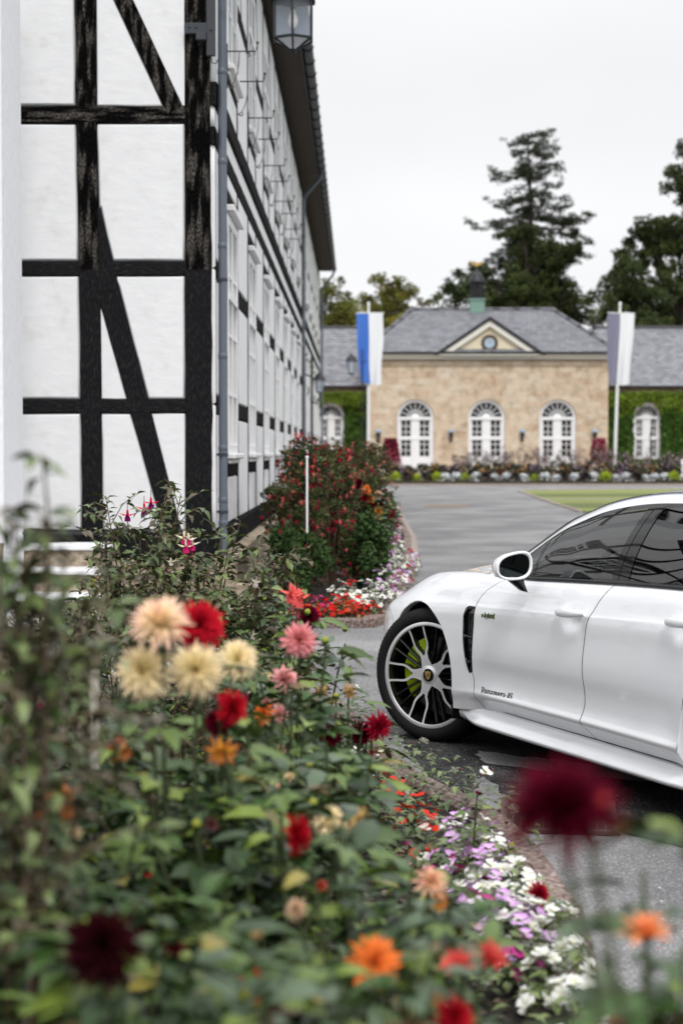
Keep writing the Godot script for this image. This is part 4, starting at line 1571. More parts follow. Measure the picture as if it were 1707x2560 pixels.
# ---------------------------------------------------------------- things in the yard
func make_yard() -> void:
	var b: MB
	# flagpoles and banners
	for s in [0, 1]:
		var x: float = [1.33, 13.45][s]
		var o := thing("flagpole", ["white flagpole carrying the blue and white banner left of the pavilion", "slightly leaning white flagpole carrying the grey and white banner"][s], "flagpole", Vector3(x, 0.2, -86.0), 0.0, "flagpoles before the pavilion")
		if s == 1:
			o.rotation.z = -0.028
		b = MB.new()
		b.tube([Vector3(0, 0.6, 0), Vector3(0, 8.6, 0)], 0.085, 0.06, 10)
		built("pole", b, M.white_paint, o)
		b = MB.new()
		b.lathe([Vector2(0.2, -0.4), Vector2(0.2, 0.3), Vector2(0.14, 0.4), Vector2(0.12, 0.8), Vector2(0.09, 0.85)], 12)
		built("pole_base", b, M.white_paint, o)
		b = MB.new()
		b.tube([Vector3(-0.62, 8.2, 0.1), Vector3(0.72, 8.2, 0.1)], 0.025, 0.025, 6)
		built("cross_bar", b, M.white_paint, o)
		b = MB.new()
		b.ball(Vector3(0, 8.66, 0), Vector3(0.08, 0.1, 0.08), 6, 8)
		built("finial", b, M.white_paint, o)
		var f := thing("banner", ["hanging banner, blue left half and white right half", "hanging banner, violet-grey left half and white right half"][s], "flag", o.position, 0.0, "banners on the flagpoles")
		f.rotation.z = o.rotation.z
		for h in 2:
			var x0: float = [-0.6, 0.0][h]
			var x1: float = [0.0, 0.7][h]
			var rows := []
			for i in 15:
				var t := i / 14.0
				var row := []
				for j in 9:
					var u := j / 8.0
					var xx: float = lerpf(x0, x1, u) * (1.0 - 0.22 * smoothstep(0.3, 1.0, t)) + (0.07 * t if s == 0 else 0.0)
					row.append(Vector3(xx + 0.03 * t * sin(t * 7.0 + s), 8.18 - 3.45 * t - 0.07 * t * sin(xx * 4.0 + s), 0.13 + (0.03 + 0.1 * t) * sin(xx * 11.0 + t * 3.0 + s * 2.0) + 0.01 * h))
				rows.append(row)
			b = MB.new()
			b.grid(rows, true)
			built(["blue_half", "white_half", "gray_half", "white_half"][s * 2 + h], b, [M.flag_blue, M.flag_white, M.flag_gray, M.flag_white][s * 2 + h], f)
	# lantern on the hall corner
	var o := thing("corner_lantern", "six-sided glass lantern with a bulb hanging beside the hall corner", "lantern", Vector3(-0.455, 5.315, -16.5))
	b = MB.new()
	var R := 0.2
	var H0 := 0.13
	var H1 := 0.49
	for k in 6:
		var a := TAU * (k + 0.5) / 6
		var a2 := TAU * (k + 1.5) / 6
		var p := Vector3(cos(a) * R, H0, sin(a) * R)
		var q := Vector3(cos(a2) * R, H0, sin(a2) * R)
		b.bar(p, p + Vector3(0, H1 - H0, 0), 0.022, 0.022, 0.003)
		b.bar(p, q, 0.022, 0.024, 0.003)
		b.bar(p + Vector3(0, H1 - H0, 0), q + Vector3(0, H1 - H0, 0), 0.022, 0.022, 0.003)
		b.bar(p, Vector3(cos(a) * 0.03, 0.03, sin(a) * 0.03), 0.016, 0.016, 0.002)
	b.ball(Vector3(0, 0.02, 0), Vector3(0.035, 0.03, 0.035), 6, 8)
	built("frame", b, M.iron, o)
	b = MB.new()
	b.lathe([Vector2(R + 0.035, H1 - 0.01), Vector2(R + 0.04, H1 + 0.015), Vector2(0.13, H1 + 0.14), Vector2(0.06, H1 + 0.2), Vector2(0.05, H1 + 0.27), Vector2(0.0, H1 + 0.3)], 6, Transform3D(Basis(Vector3.UP, PI / 6), Vector3()))
	built("cap", b, M.iron, o)
	for k in 6:
		var a := TAU * (k + 0.5) / 6
		var a2 := TAU * (k + 1.5) / 6
		b = MB.new()
		var p := Vector3(cos(a) * (R - 0.004), H0 + 0.01, sin(a) * (R - 0.004))
		var q := Vector3(cos(a2) * (R - 0.004), H0 + 0.01, sin(a2) * (R - 0.004))
		var up := Vector3(0, H1 - H0 - 0.02, 0)
		b.quad(p, q, q + up, p + up)
		built("glass_pane", b, M.clear_glass if k in [5, 0, 1] else M.lamp_glass, o)
		b = MB.new()
		b.tri(p, q, Vector3(0, 0.03, 0))
		built("lower_pane", b, M.milk_glass, o)
	b = MB.new()
	b.lathe([Vector2(0.0, 0.24), Vector2(0.03, 0.25), Vector2(0.048, 0.3), Vector2(0.04, 0.345), Vector2(0.022, 0.39), Vector2(0.018, 0.42)], 14)
	built("bulb", b, M.bulb, o)
	b = MB.new()
	b.lathe([Vector2(0.022, 0.41), Vector2(0.026, 0.41), Vector2(0.026, 0.49), Vector2(0.0, 0.5)], 12)
	built("socket", b, M.iron_gray, o)
	b = MB.new()
	b.tube([Vector3(0, H1 + 0.26, 0), Vector3(0, H1 + 0.42, 0), Vector3(-0.1, H1 + 0.55, 0), Vector3(-0.76, H1 + 0.55, -0.02)], 0.018, 0.018, 8)
	b.tube([Vector3(-0.74, H1 + 0.1, -0.02), Vector3(-0.5, H1 + 0.2, 0), Vector3(-0.3, H1 + 0.5, 0)], 0.013, 0.013, 6)
	built("arm", b, M.iron, o)
	b = MB.new()
	b.box(Vector3(-0.77, 0.4, 0.0), Vector3(0.085, 0.85, 0.04), 0.008)
	b.box(Vector3(-0.9, 0.235, 0.0), Vector3(0.24, 0.105, 0.03), 0.008)
	b.box(Vector3(-0.86, 0.155, 0.01), Vector3(0.1, 0.07, 0.05), 0.008)
	for x in [-0.97, -0.91]:
		b.ball(Vector3(x, 0.245, 0.018), Vector3.ONE * 0.011, 4, 8)
	b.ball(Vector3(-0.77, 0.22, 0.022), Vector3.ONE * 0.012, 4, 8)
	b.tube([Vector3(-0.77, -0.02, 0.0), Vector3(-0.76, -0.09, 0.02), Vector3(-0.72, -0.1, 0.03), Vector3(-0.7, -0.06, 0.03)], 0.006, 0.006, 5)
	built("bracket_plate", b, M.iron_gray, o)
	# lamp on a bracket along the facade, and a lamp post by the pavilion
	for s in 2:
		o = thing(["facade_lantern", "post_lantern"][s], ["dark street lantern on a bracket along the hall facade, above the fuchsias", "black lantern on a tall post before the left wing, beside the blue flag"][s], "lantern", [Vector3(-0.78, 0, -46.0), Vector3(0.95, 0, -80.0)][s])
		b = MB.new()
		var top: float = [4.1, 6.3][s]
		b.tube([Vector3(0, 0, 0), Vector3(0, top, 0)], 0.045, 0.03, 8)
		b.lathe([Vector2(0.09, 0), Vector2(0.09, 0.5), Vector2(0.05, 0.6)], 8)
		built("post", b, M.iron, o)
		var lp := Vector3(0.2, [3.25, 5.6][s], 0) if s == 0 else Vector3(-0.5, 5.35, 0)
		b = MB.new()
		b.tube([Vector3(0, lp.y - 0.35, 0), Vector3(lp.x * 0.6, lp.y - 0.4, 0), Vector3(lp.x, lp.y - 0.25, 0), Vector3(lp.x, lp.y - 0.1, 0)], 0.02, 0.02, 6)
		b.tube([Vector3(-0.28 if s == 0 else 0.2, lp.y + 0.42, 0), Vector3(0, lp.y + 0.3, 0), Vector3(0.0, lp.y + 0.1, 0)], 0.025, 0.02, 6)
		built("arm", b, M.iron, o)
		var sc: float = [1.0, 1.7][s]
		b = MB.new()
		for k in 6:
			var a := TAU * k / 6
			b.bar(lp + Vector3(cos(a) * 0.08, -0.1, sin(a) * 0.08) * sc, lp + Vector3(cos(a) * 0.14, 0.22, sin(a) * 0.14) * sc, 0.016 * sc, 0.016 * sc)
		b.lathe([Vector2(0.17, 0.22), Vector2(0.16, 0.25), Vector2(0.09, 0.36), Vector2(0.04, 0.4), Vector2(0.0, 0.46)], 12, Transform3D(Basis().scaled(Vector3.ONE * sc), lp))
		b.lathe([Vector2(0.0, -0.14), Vector2(0.08, -0.12), Vector2(0.09, -0.1)], 12, Transform3D(Basis().scaled(Vector3.ONE * sc), lp))
		built("frame", b, M.iron, o)
		b = MB.new()
		b.lathe([Vector2(0.075, -0.1), Vector2(0.133, 0.22)], 12, Transform3D(Basis().scaled(Vector3.ONE * sc), lp))
		built("glass", b, M.lamp_glass, o)
		b = MB.new()
		b.ball(lp + Vector3(0, 0.08, 0) * sc, Vector3(0.035, 0.05, 0.035) * sc, 6, 8)
		built("bulb", b, M.bulb, o)
	# white porch pillar at the left edge
	o = thing("porch_pillar", "smooth white porch pillar standing before the gable at the left edge", "pillar", Vector3(-3.2, 0, -14.9))
	b = MB.new()
	b.box(Vector3(-0.05, 3.5, 0), Vector3(0.9, 7.0, 0.9), 0.012)
	built("shaft", b, M.white_wall, o)
	b = MB.new()
	b.lathe([Vector2(0.0, 0.0), Vector2(0.05, 0.01), Vector2(0.14, 0.07), Vector2(0.15, 0.1), Vector2(0.0, 0.11)], 16, Transform3D(Basis(), Vector3(0.13, 2.33, 0.44)))
	built("shelf", b, M.off_white, o)
	# entrance steps
	o = thing("entrance_steps", "stone entrance steps with white treads seen through the fuchsia stems", "steps", Vector3(-2.6, 0, -16.3))
	for k in 4:
		b = MB.new()
		var y := 0.72 - 0.2 * k
		b.box(Vector3(-0.2, (y - 0.03) / 2, 0.5 + 0.34 * k), Vector3(1.4, y - 0.03, 0.36), 0.008)
		var st := built("step", b, M.sandstone, o)
		b = MB.new()
		b.box(Vector3(-0.2, y, 0.5 + 0.34 * k + 0.02), Vector3(1.44, 0.055, 0.4), 0.012)
		built("tread", b, M.white_paint, st)
	o = thing("handrail", "thin dark handrail in front of the gable's foot", "handrail", Vector3(-2.6, 0, -15.3))
	b = MB.new()
	b.tube([Vector3(-0.5, 0.86, 0), Vector3(0.55, 0.86, 0)], 0.014, 0.014, 8)
	built("rail", b, M.iron, o)
	for x in [-0.48, 0.53]:
		b = MB.new()
		b.tube([Vector3(x, 0, 0), Vector3(x, 0.86, 0)], 0.013, 0.013, 8)
		built("post", b, M.iron, o)
	# sandstone gatepost in the bed at the left edge
	o = thing("stone_pillar", "rough tan sandstone pillar behind the dahlias at the left edge", "pillar", Vector3(-1.5, 0, -6.6))
	var rows := []
	for i in 9:
		var row := []
		var t := i / 8.0
		for j in 9:
			var a := TAU * j / 8
			var r := (0.24 - 0.06 * t) * (1.0 / maxf(absf(cos(a)), absf(sin(a)))) * (1 + 0.04 * sin(j % 8 * 5.0 + i * 2.0))
			row.append(Vector3(cos(a) * r, 1.22 * t, sin(a) * r))
		rows.append(row)
	b = MB.new()
	b.grid(rows, true, true)
	built("shaft", b, M.sandstone, o)
	b = MB.new()
	b.ball(Vector3(0, 1.2, 0), Vector3(0.21, 0.1, 0.21), 6, 12)
	built("cap", b, M.sandstone, o)
	# drain grate: frame and crossing bars
	o = thing("drain_grate", "rusty iron drain grate in the asphalt beside the kerb", "grate", Vector3(0.93, 0.012, -7.43), -0.12)
	b = MB.new()
	b.box(Vector3(0, -0.008, 0), Vector3(0.5, 0.01, 0.62))
	built("pit", b, M.seam_black, o)
	b = MB.new()
	for s in [-1, 1]:
		b.box(Vector3(s * 0.24, 0.0, 0), Vector3(0.025, 0.022, 0.62), 0.004)
		b.box(Vector3(0, 0.0, s * 0.305), Vector3(0.455, 0.022, 0.02), 0.004)
	built("frame", b, mat("rusty_iron", lin(0.085, 0.06, 0.05), 0.7), o)
	for k in 15:
		b = MB.new()
		b.box(Vector3(-0.224 + 0.032 * k, 0.0, 0), Vector3(0.006, 0.016, 0.59))
		built("grate_bar", b, M.rusty_iron, o)
	for k in 18:
		b = MB.new()
		b.box(Vector3(0, 0.001, -0.28 + 0.033 * k), Vector3(0.452, 0.01, 0.006))
		built("cross_bar", b, M.rusty_iron, o)
	# planters with dark red columns
	var base: Node3D
	for k in 2:
		var lab: String = ["square white planter box at the left end of the far bed", "square white planter box beside the right flagpole"][k]
		if k == 0:
			base = thing("planter", lab, "planter", Vector3(2.4, 0.2, -84.9), 0.0, "white planters")
			b = MB.new()
			b.box(Vector3(0, 0.4, 0), Vector3(0.74, 0.64, 0.74), 0.02)
			built("box", b, M.white_paint, base)
			b = MB.new()
			b.box(Vector3(0, 0.74, 0), Vector3(0.84, 0.08, 0.84), 0.02)
			built("rim", b, M.white_paint, base)
			b = MB.new()
			b.box(Vector3(0, 0.4, 0.37), Vector3(0.46, 0.4, 0.02), 0.008)
			built("front_panel", b, M.white_paint, base)
			for s in [-1, 1]:
				for t in [-1, 1]:
					b = MB.new()
					b.box(Vector3(s * 0.32, 0.04, t * 0.32), Vector3(0.1, 0.1, 0.1), 0.02)
					built("foot", b, M.white_paint, base)
		else:
			var c := copy_of(base, lab)
			c.position = Vector3(12.6, 0.2, -85.4)
	for k in 2:
		o = thing("coleus_shrub", ["tapering crimson shrub in the white planter left of the first door", "tapering crimson and pink shrub beside the right flagpole"][k], "shrub", [Vector3(2.4, 0.95, -84.9), Vector3(12.6, 0.95, -85.4)][k], 0.0, "crimson column shrubs")
		b = MB.new()
		b.tube([Vector3(), Vector3(0, 1.2, 0)], 0.03, 0.01, 5)
		b.col = Color(0.1, 0.05, 0.04)
		built("stem", b, M.bark, o)
		var wh := []
		var ti := []
		for q in 900:
			var y := pow(rnd(0, 1), 0.9) * 1.35 - 0.08
			var r := lerpf(0.55, 0.3, clampf(y / 1.3, 0, 1)) * sqrt(rnd(0.2, 1))
			var a := rnd(0, TAU)
			wh.append(Transform3D(up_to(Vector3(cos(a), 0.8, sin(a)), rnd(0, TAU)) * Basis().scaled(Vector3.ONE * rnd(0.5, 0.9)), Vector3(cos(a) * r, y, sin(a) * r)))
			var g := rnd(0.5, 1.4)
			var pick := rng.randf()
			ti.append(Color(0.34 * g, 0.02 * g, 0.075 * g) if pick < 0.62 else (Color(0.55 * g, 0.17 * g, 0.22 * g) if pick < 0.82 else (Color(0.45, 0.33, 0.3) if k == 1 else Color(0.06 * g, 0.03 * g, 0.02 * g))))
		many("leaves", leaf_clump(6, 0.07, 0.13), M.tree_leaf, wh, ti, o)
	# bench end at the right edge
	o = thing("garden_bench", "white slatted garden bench beyond the far bed at the right edge", "bench", Vector3(17.0, 0.2, -83.0), -0.15)
	for k in 5:
		b = MB.new()
		b.box(Vector3(0, 0.45, -0.2 + 0.1 * k), Vector3(1.6, 0.03, 0.075), 0.006)
		built("seat_slat", b, M.white_paint, o)
	for k in 12:
		b = MB.new()
		b.box(Vector3(-0.7 + 0.127 * k, 0.72, -0.27), Vector3(0.05, 0.45, 0.02), 0.005)
		built("back_slat", b, M.white_paint, o)
	b = MB.new()
	b.box(Vector3(0, 0.97, -0.27), Vector3(1.66, 0.07, 0.04), 0.01)
	built("top_rail", b, M.white_paint, o)
	for s in [-1, 1]:
		b = MB.new()
		b.box(Vector3(s * 0.78, 0.5, -0.27), Vector3(0.07, 1.0, 0.06), 0.01)
		built("rear_leg", b, M.white_paint, o)
		b = MB.new()
		b.box(Vector3(s * 0.78, 0.33, 0.24), Vector3(0.07, 0.66, 0.06), 0.01)
		built("front_leg", b, M.white_paint, o)
		b = MB.new()
		b.box(Vector3(s * 0.78, 0.68, 0.0), Vector3(0.08, 0.045, 0.6), 0.01)
		built("armrest", b, M.white_paint, o)


# ---------------------------------------------------------------- car; -z is forward, the left flank is at -x
const WH := [[-0.95, 0.46], [-0.85, 0.67], [-0.7, 0.805], [-0.5, 0.885], [-0.25, 0.925], [0.0, 0.942], [0.4, 0.945], [0.75, 0.945], [1.2, 0.95], [1.75, 0.955], [2.4, 0.965], [2.92, 0.968], [3.4, 0.945], [3.8, 0.87], [4.0, 0.76], [4.08, 0.6]]
const TOPW := [[-0.95, 0.32], [-0.85, 0.5], [-0.7, 0.62], [-0.5, 0.7], [-0.25, 0.755], [0.0, 0.795], [0.4, 0.832], [0.75, 0.845], [1.2, 0.852], [1.75, 0.862], [2.4, 0.875], [2.92, 0.865], [3.4, 0.82], [3.8, 0.74], [4.0, 0.64], [4.08, 0.5]]
const BOT := [[-0.95, 0.24], [-0.7, 0.21], [-0.4, 0.22], [0.4, 0.235], [0.6, 0.25], [0.8, 0.26], [2.4, 0.26], [3.4, 0.24], [3.8, 0.28], [4.08, 0.36]]
const CRE := [[-0.95, 0.58], [-0.7, 0.63], [-0.5, 0.68], [-0.25, 0.725], [0.0, 0.755], [0.4, 0.78], [0.7, 0.79], [1.2, 0.808], [1.75, 0.83], [2.4, 0.857], [2.92, 0.872], [3.4, 0.865], [3.8, 0.83], [4.08, 0.78]]
const TOPY := [[-0.95, 0.64], [-0.85, 0.68], [-0.7, 0.735], [-0.5, 0.805], [-0.25, 0.872], [0.0, 0.913], [0.4, 0.94], [0.75, 0.946], [1.06, 0.949], [1.4, 0.962], [1.85, 0.98], [2.4, 0.996], [2.92, 1.0], [3.4, 0.99], [3.8, 0.965], [4.08, 0.88]]
const ROOFY := [[0.6, 0.948], [0.75, 0.995], [0.9, 1.088], [1.125, 1.226], [1.3, 1.296], [1.457, 1.343], [1.7, 1.38], [1.93, 1.394], [2.4, 1.392], [2.92, 1.33], [3.4, 1.2], [3.7, 1.08], [3.95, 0.965]]
const ROOFX := [[0.6, 0.838], [0.75, 0.795], [0.9, 0.745], [1.125, 0.675], [1.457, 0.605], [1.93, 0.565], [2.4, 0.56], [2.92, 0.57], [3.4, 0.6], [3.7, 0.63], [3.95, 0.66]]
const ARCH_F := Vector2(0.02, 0.365)
const ARCH_R := Vector2(2.92, 0.365)
const RF := 0.398
const RR := 0.425


func flank_row(z: float, n: int) -> Array:
	# section of the left flank at station z: n + 1 points (half width, height)
	var w := key(WH, z)
	var yb := key(BOT, z)
	var yc := key(CRE, z)
	var yt := key(TOPY, z)
	var wt := key(TOPW, z)
	var m := smoothstep(0.42, 0.95, z) * (1.0 - smoothstep(2.36, 2.62, z))
	var fl := maxf(exp(-pow((z - 0.02) / 0.45, 2)), exp(-pow((z - 2.92) / 0.5, 2)))
	var c := [
		Vector2(w - lerpf(0.02, 0.076, m), yb),
		Vector2(w - lerpf(0.012, 0.034, m), yb + 0.045),
		Vector2(w + lerpf(0.0, 0.007, m), yb + 0.09),
		Vector2(w + lerpf(0.0, -0.004, m), yb + 0.118),
		Vector2(w - 0.012 * m, yb + 0.205),
		Vector2(w - 0.003 * m, lerpf(yb, yc, 0.52)),
		Vector2(w - 0.003 - 0.006 * m, lerpf(yb, yc, 0.8)),
		Vector2(w - 0.007 - 0.007 * m - 0.004 * fl, yc - lerpf(0.022, 0.008, m)),
		Vector2(w - lerpf(0.012, 0.0158, m) - 0.008 * fl, yc),
		Vector2(w - lerpf(0.022, 0.0205, m) - 0.012 * fl, yc + lerpf(0.025, 0.008, m)),
		Vector2(lerpf(w, wt, 0.58) - 0.0, lerpf(yc, yt, 0.66)),
		Vector2(wt + 0.008, yt - 0.006),
		Vector2(wt - 0.012, yt + 0.003)]
	var out := []
	var k := c.size() - 1
	for i in n + 1:
		var u := float(i) / n * k
		var a := mini(k - 1, int(u))
		var t := u - a
		var p0: Vector2 = c[maxi(0, a - 1)]
		var p1: Vector2 = c[a]
		var p2: Vector2 = c[a + 1]
		var p3: Vector2 = c[mini(k, a + 2)]
		# uniform curve with the tangents limited by the shorter neighbour, so that creases stay tight
		var d0 := p1.distance_to(p0) + 1e-5
		var d1 := p2.distance_to(p1) + 1e-5
		var d2 := p3.distance_to(p2) + 1e-5
		var t1 := ((p1 - p0) / d0 * d1 + (p2 - p1) / d1 * d0) / (d0 + d1) * d1 if a > 0 else p2 - p1
		var t2 := ((p2 - p1) / d1 * d2 + (p3 - p2) / d2 * d1) / (d1 + d2) * d1 if a < k - 1 else p2 - p1
		var q := t * t
		var h := q * t
		out.append(p1 * (2 * h - 3 * q + 1) + t1 * (h - 2 * q + t) + p2 * (3 * q - 2 * h) + t2 * (h - q))
	return out


func house_row(z: float, n: int) -> Array:
	# section of the greenhouse side, from the belt to the roof edge
	var b := Vector2(key(TOPW, z) - 0.01, key(TOPY, z) + 0.002)
	var r := Vector2(key(ROOFX, z), key(ROOFY, z))
	if z < 0.63:
		r = b + Vector2(-0.01, 0.004)
	var out := []
	for i in n + 1:
		var t := float(i) / n
		var p := b.lerp(r, t)
		var bow := 0.11 * (r.y - b.y)
		out.append(Vector2(p.x + bow * 4 * t * (1 - t) - 0.018 * pow(t, 8), p.y))
	return out


var flank := []      # rows of Vector3 (half width, height, z)
var flank_n := []
var house := []
var house_n := []


func normals_of(rows: Array) -> Array:
	var out := []
	var nr := rows.size()
	var nc: int = rows[0].size()
	for i in nr:
		var r := []
		for j in nc:
			var du: Vector3 = rows[i][mini(j + 1, nc - 1)] - rows[i][maxi(j - 1, 0)]
			var dv: Vector3 = rows[mini(i + 1, nr - 1)][j] - rows[maxi(i - 1, 0)][j]
			var n := dv.cross(du)
			if n.x < 0:
				n = -n
			r.append(n.normalized())
		out.append(r)
	return out


func cut(rows: Array, norms: Array, tests: Array, off := 0.0) -> MB:
	# the part of a grid where every test (z, y) -> value is positive
	var b := MB.new()
	var nr := rows.size()
	var nc: int = rows[0].size()
	var vals := []
	for i in nr:
		var r := []
		for j in nc:
			var p: Vector3 = rows[i][j]
			var worst := []
			for t in tests:
				worst.append(t.call(p.z, p.y))
			r.append(worst)
		vals.append(r)
	var index := {}
	for i in nr - 1:
		for j in nc - 1:
			var poly := [[rows[i][j], norms[i][j], vals[i][j]], [rows[i][j + 1], norms[i][j + 1], vals[i][j + 1]], [rows[i + 1][j + 1], norms[i + 1][j + 1], vals[i + 1][j + 1]], [rows[i + 1][j], norms[i + 1][j], vals[i + 1][j]]]
			var whole := true
			var gone := false
			for k in tests.size():
				var pos := 0
				for v in poly:
					if v[2][k] > 0:
						pos += 1
				if pos < 4:
					whole = false
				if pos == 0:
					gone = true
					break
			if gone:
				continue
			if not whole:
				for k in tests.size():
					var nx := []
					for a in poly.size():
						var v = poly[a]
						var w = poly[(a + 1) % poly.size()]
						var fv: float = v[2][k]
						var fw: float = w[2][k]
						if fv > 0:
							nx.append(v)
						if (fv > 0) != (fw > 0):
							var t := fv / (fv - fw)
							var vv := []
							for q in tests.size():
								vv.append(lerpf(v[2][q], w[2][q], t))
							nx.append([v[0].lerp(w[0], t), v[1].lerp(w[1], t).normalized(), vv])
					poly = nx
					if poly.size() < 3:
						break
				if poly.size() < 3:
					continue
			var ids := []
			for v in poly:
				var p: Vector3 = v[0]
				var n: Vector3 = v[1]
				var kx := Vector3i(roundi(p.x * 20000), roundi(p.y * 20000), roundi(p.z * 20000))
				if not index.has(kx):
					index[kx] = b.vert(Vector3(-(p.x + n.x * off), p.y + n.y * off, p.z + n.z * off), Vector3(-n.x, n.y, n.z))
				ids.append(index[kx])
			for a in range(1, ids.size() - 1):
				if ids[0] != ids[a] and ids[a] != ids[a + 1] and ids[0] != ids[a + 1]:
					b.face(ids[0], ids[a], ids[a + 1])
	# make winding agree with the normals
	var fixed := PackedInt32Array()
	for k in b.I.size() / 3:
		var i0 := b.I[k * 3]
		var i1 := b.I[k * 3 + 1]
		var i2 := b.I[k * 3 + 2]
		var g := (b.P[i2] - b.P[i0]).cross(b.P[i1] - b.P[i0])
		if g.dot(b.N[i0]) < 0:
			fixed.append_array([i0, i2, i1])
		else:
			fixed.append_array([i0, i1, i2])
	b.I = fixed
	return b


func mirrored(b: MB) -> MB:
	var o := MB.new()
	for i in b.P.size():
		o.P.append(b.P[i] * Vector3(-1, 1, 1))
		o.N.append(b.N[i] * Vector3(-1, 1, 1))
		o.C.append(b.C[i])
	for k in b.I.size() / 3:
		o.I.append_array([b.I[k * 3], b.I[k * 3 + 2], b.I[k * 3 + 1]])
	return o


func both(called: String, b: MB, m: Material, car: Node3D) -> Array:
	return [built(called, b, m, car), built(called, mirrored(b), m, car)]


func script_text(car: Node3D, called: String, text: String, z: float, y: float, h: float, m: Material, off := 0.006, slope := 0.0) -> void:
	# lettering on the left flank, read from the left side: +x of the text runs to the rear
	var f := SystemFont.new()
	f.font_names = PackedStringArray(["Droid Serif"])
	f.font_italic = true
	var t := TextMesh.new()
	t.text = text
	t.font = f
	t.font_size = 64
	t.pixel_size = h / 46.0
	t.depth = 0.002
	t.curve_step = 1.0
	t.horizontal_alignment = HORIZONTAL_ALIGNMENT_LEFT
	var bs := Basis(Vector3(0, 0, 1), Vector3(0, 1, 0), Vector3(-1, 0, 0)) * Basis(Vector3(1, slope, 0), Vector3(0.28, 1, 0), Vector3(0, 0, 1))
	var row := flank_row(z + 0.15, 120)
	var x := 0.95
	for p in row:
		if p.y > y:
			x = p.x
			break
	part(called, t, m, car, Transform3D(bs, Vector3(-(x + off), y, z)))


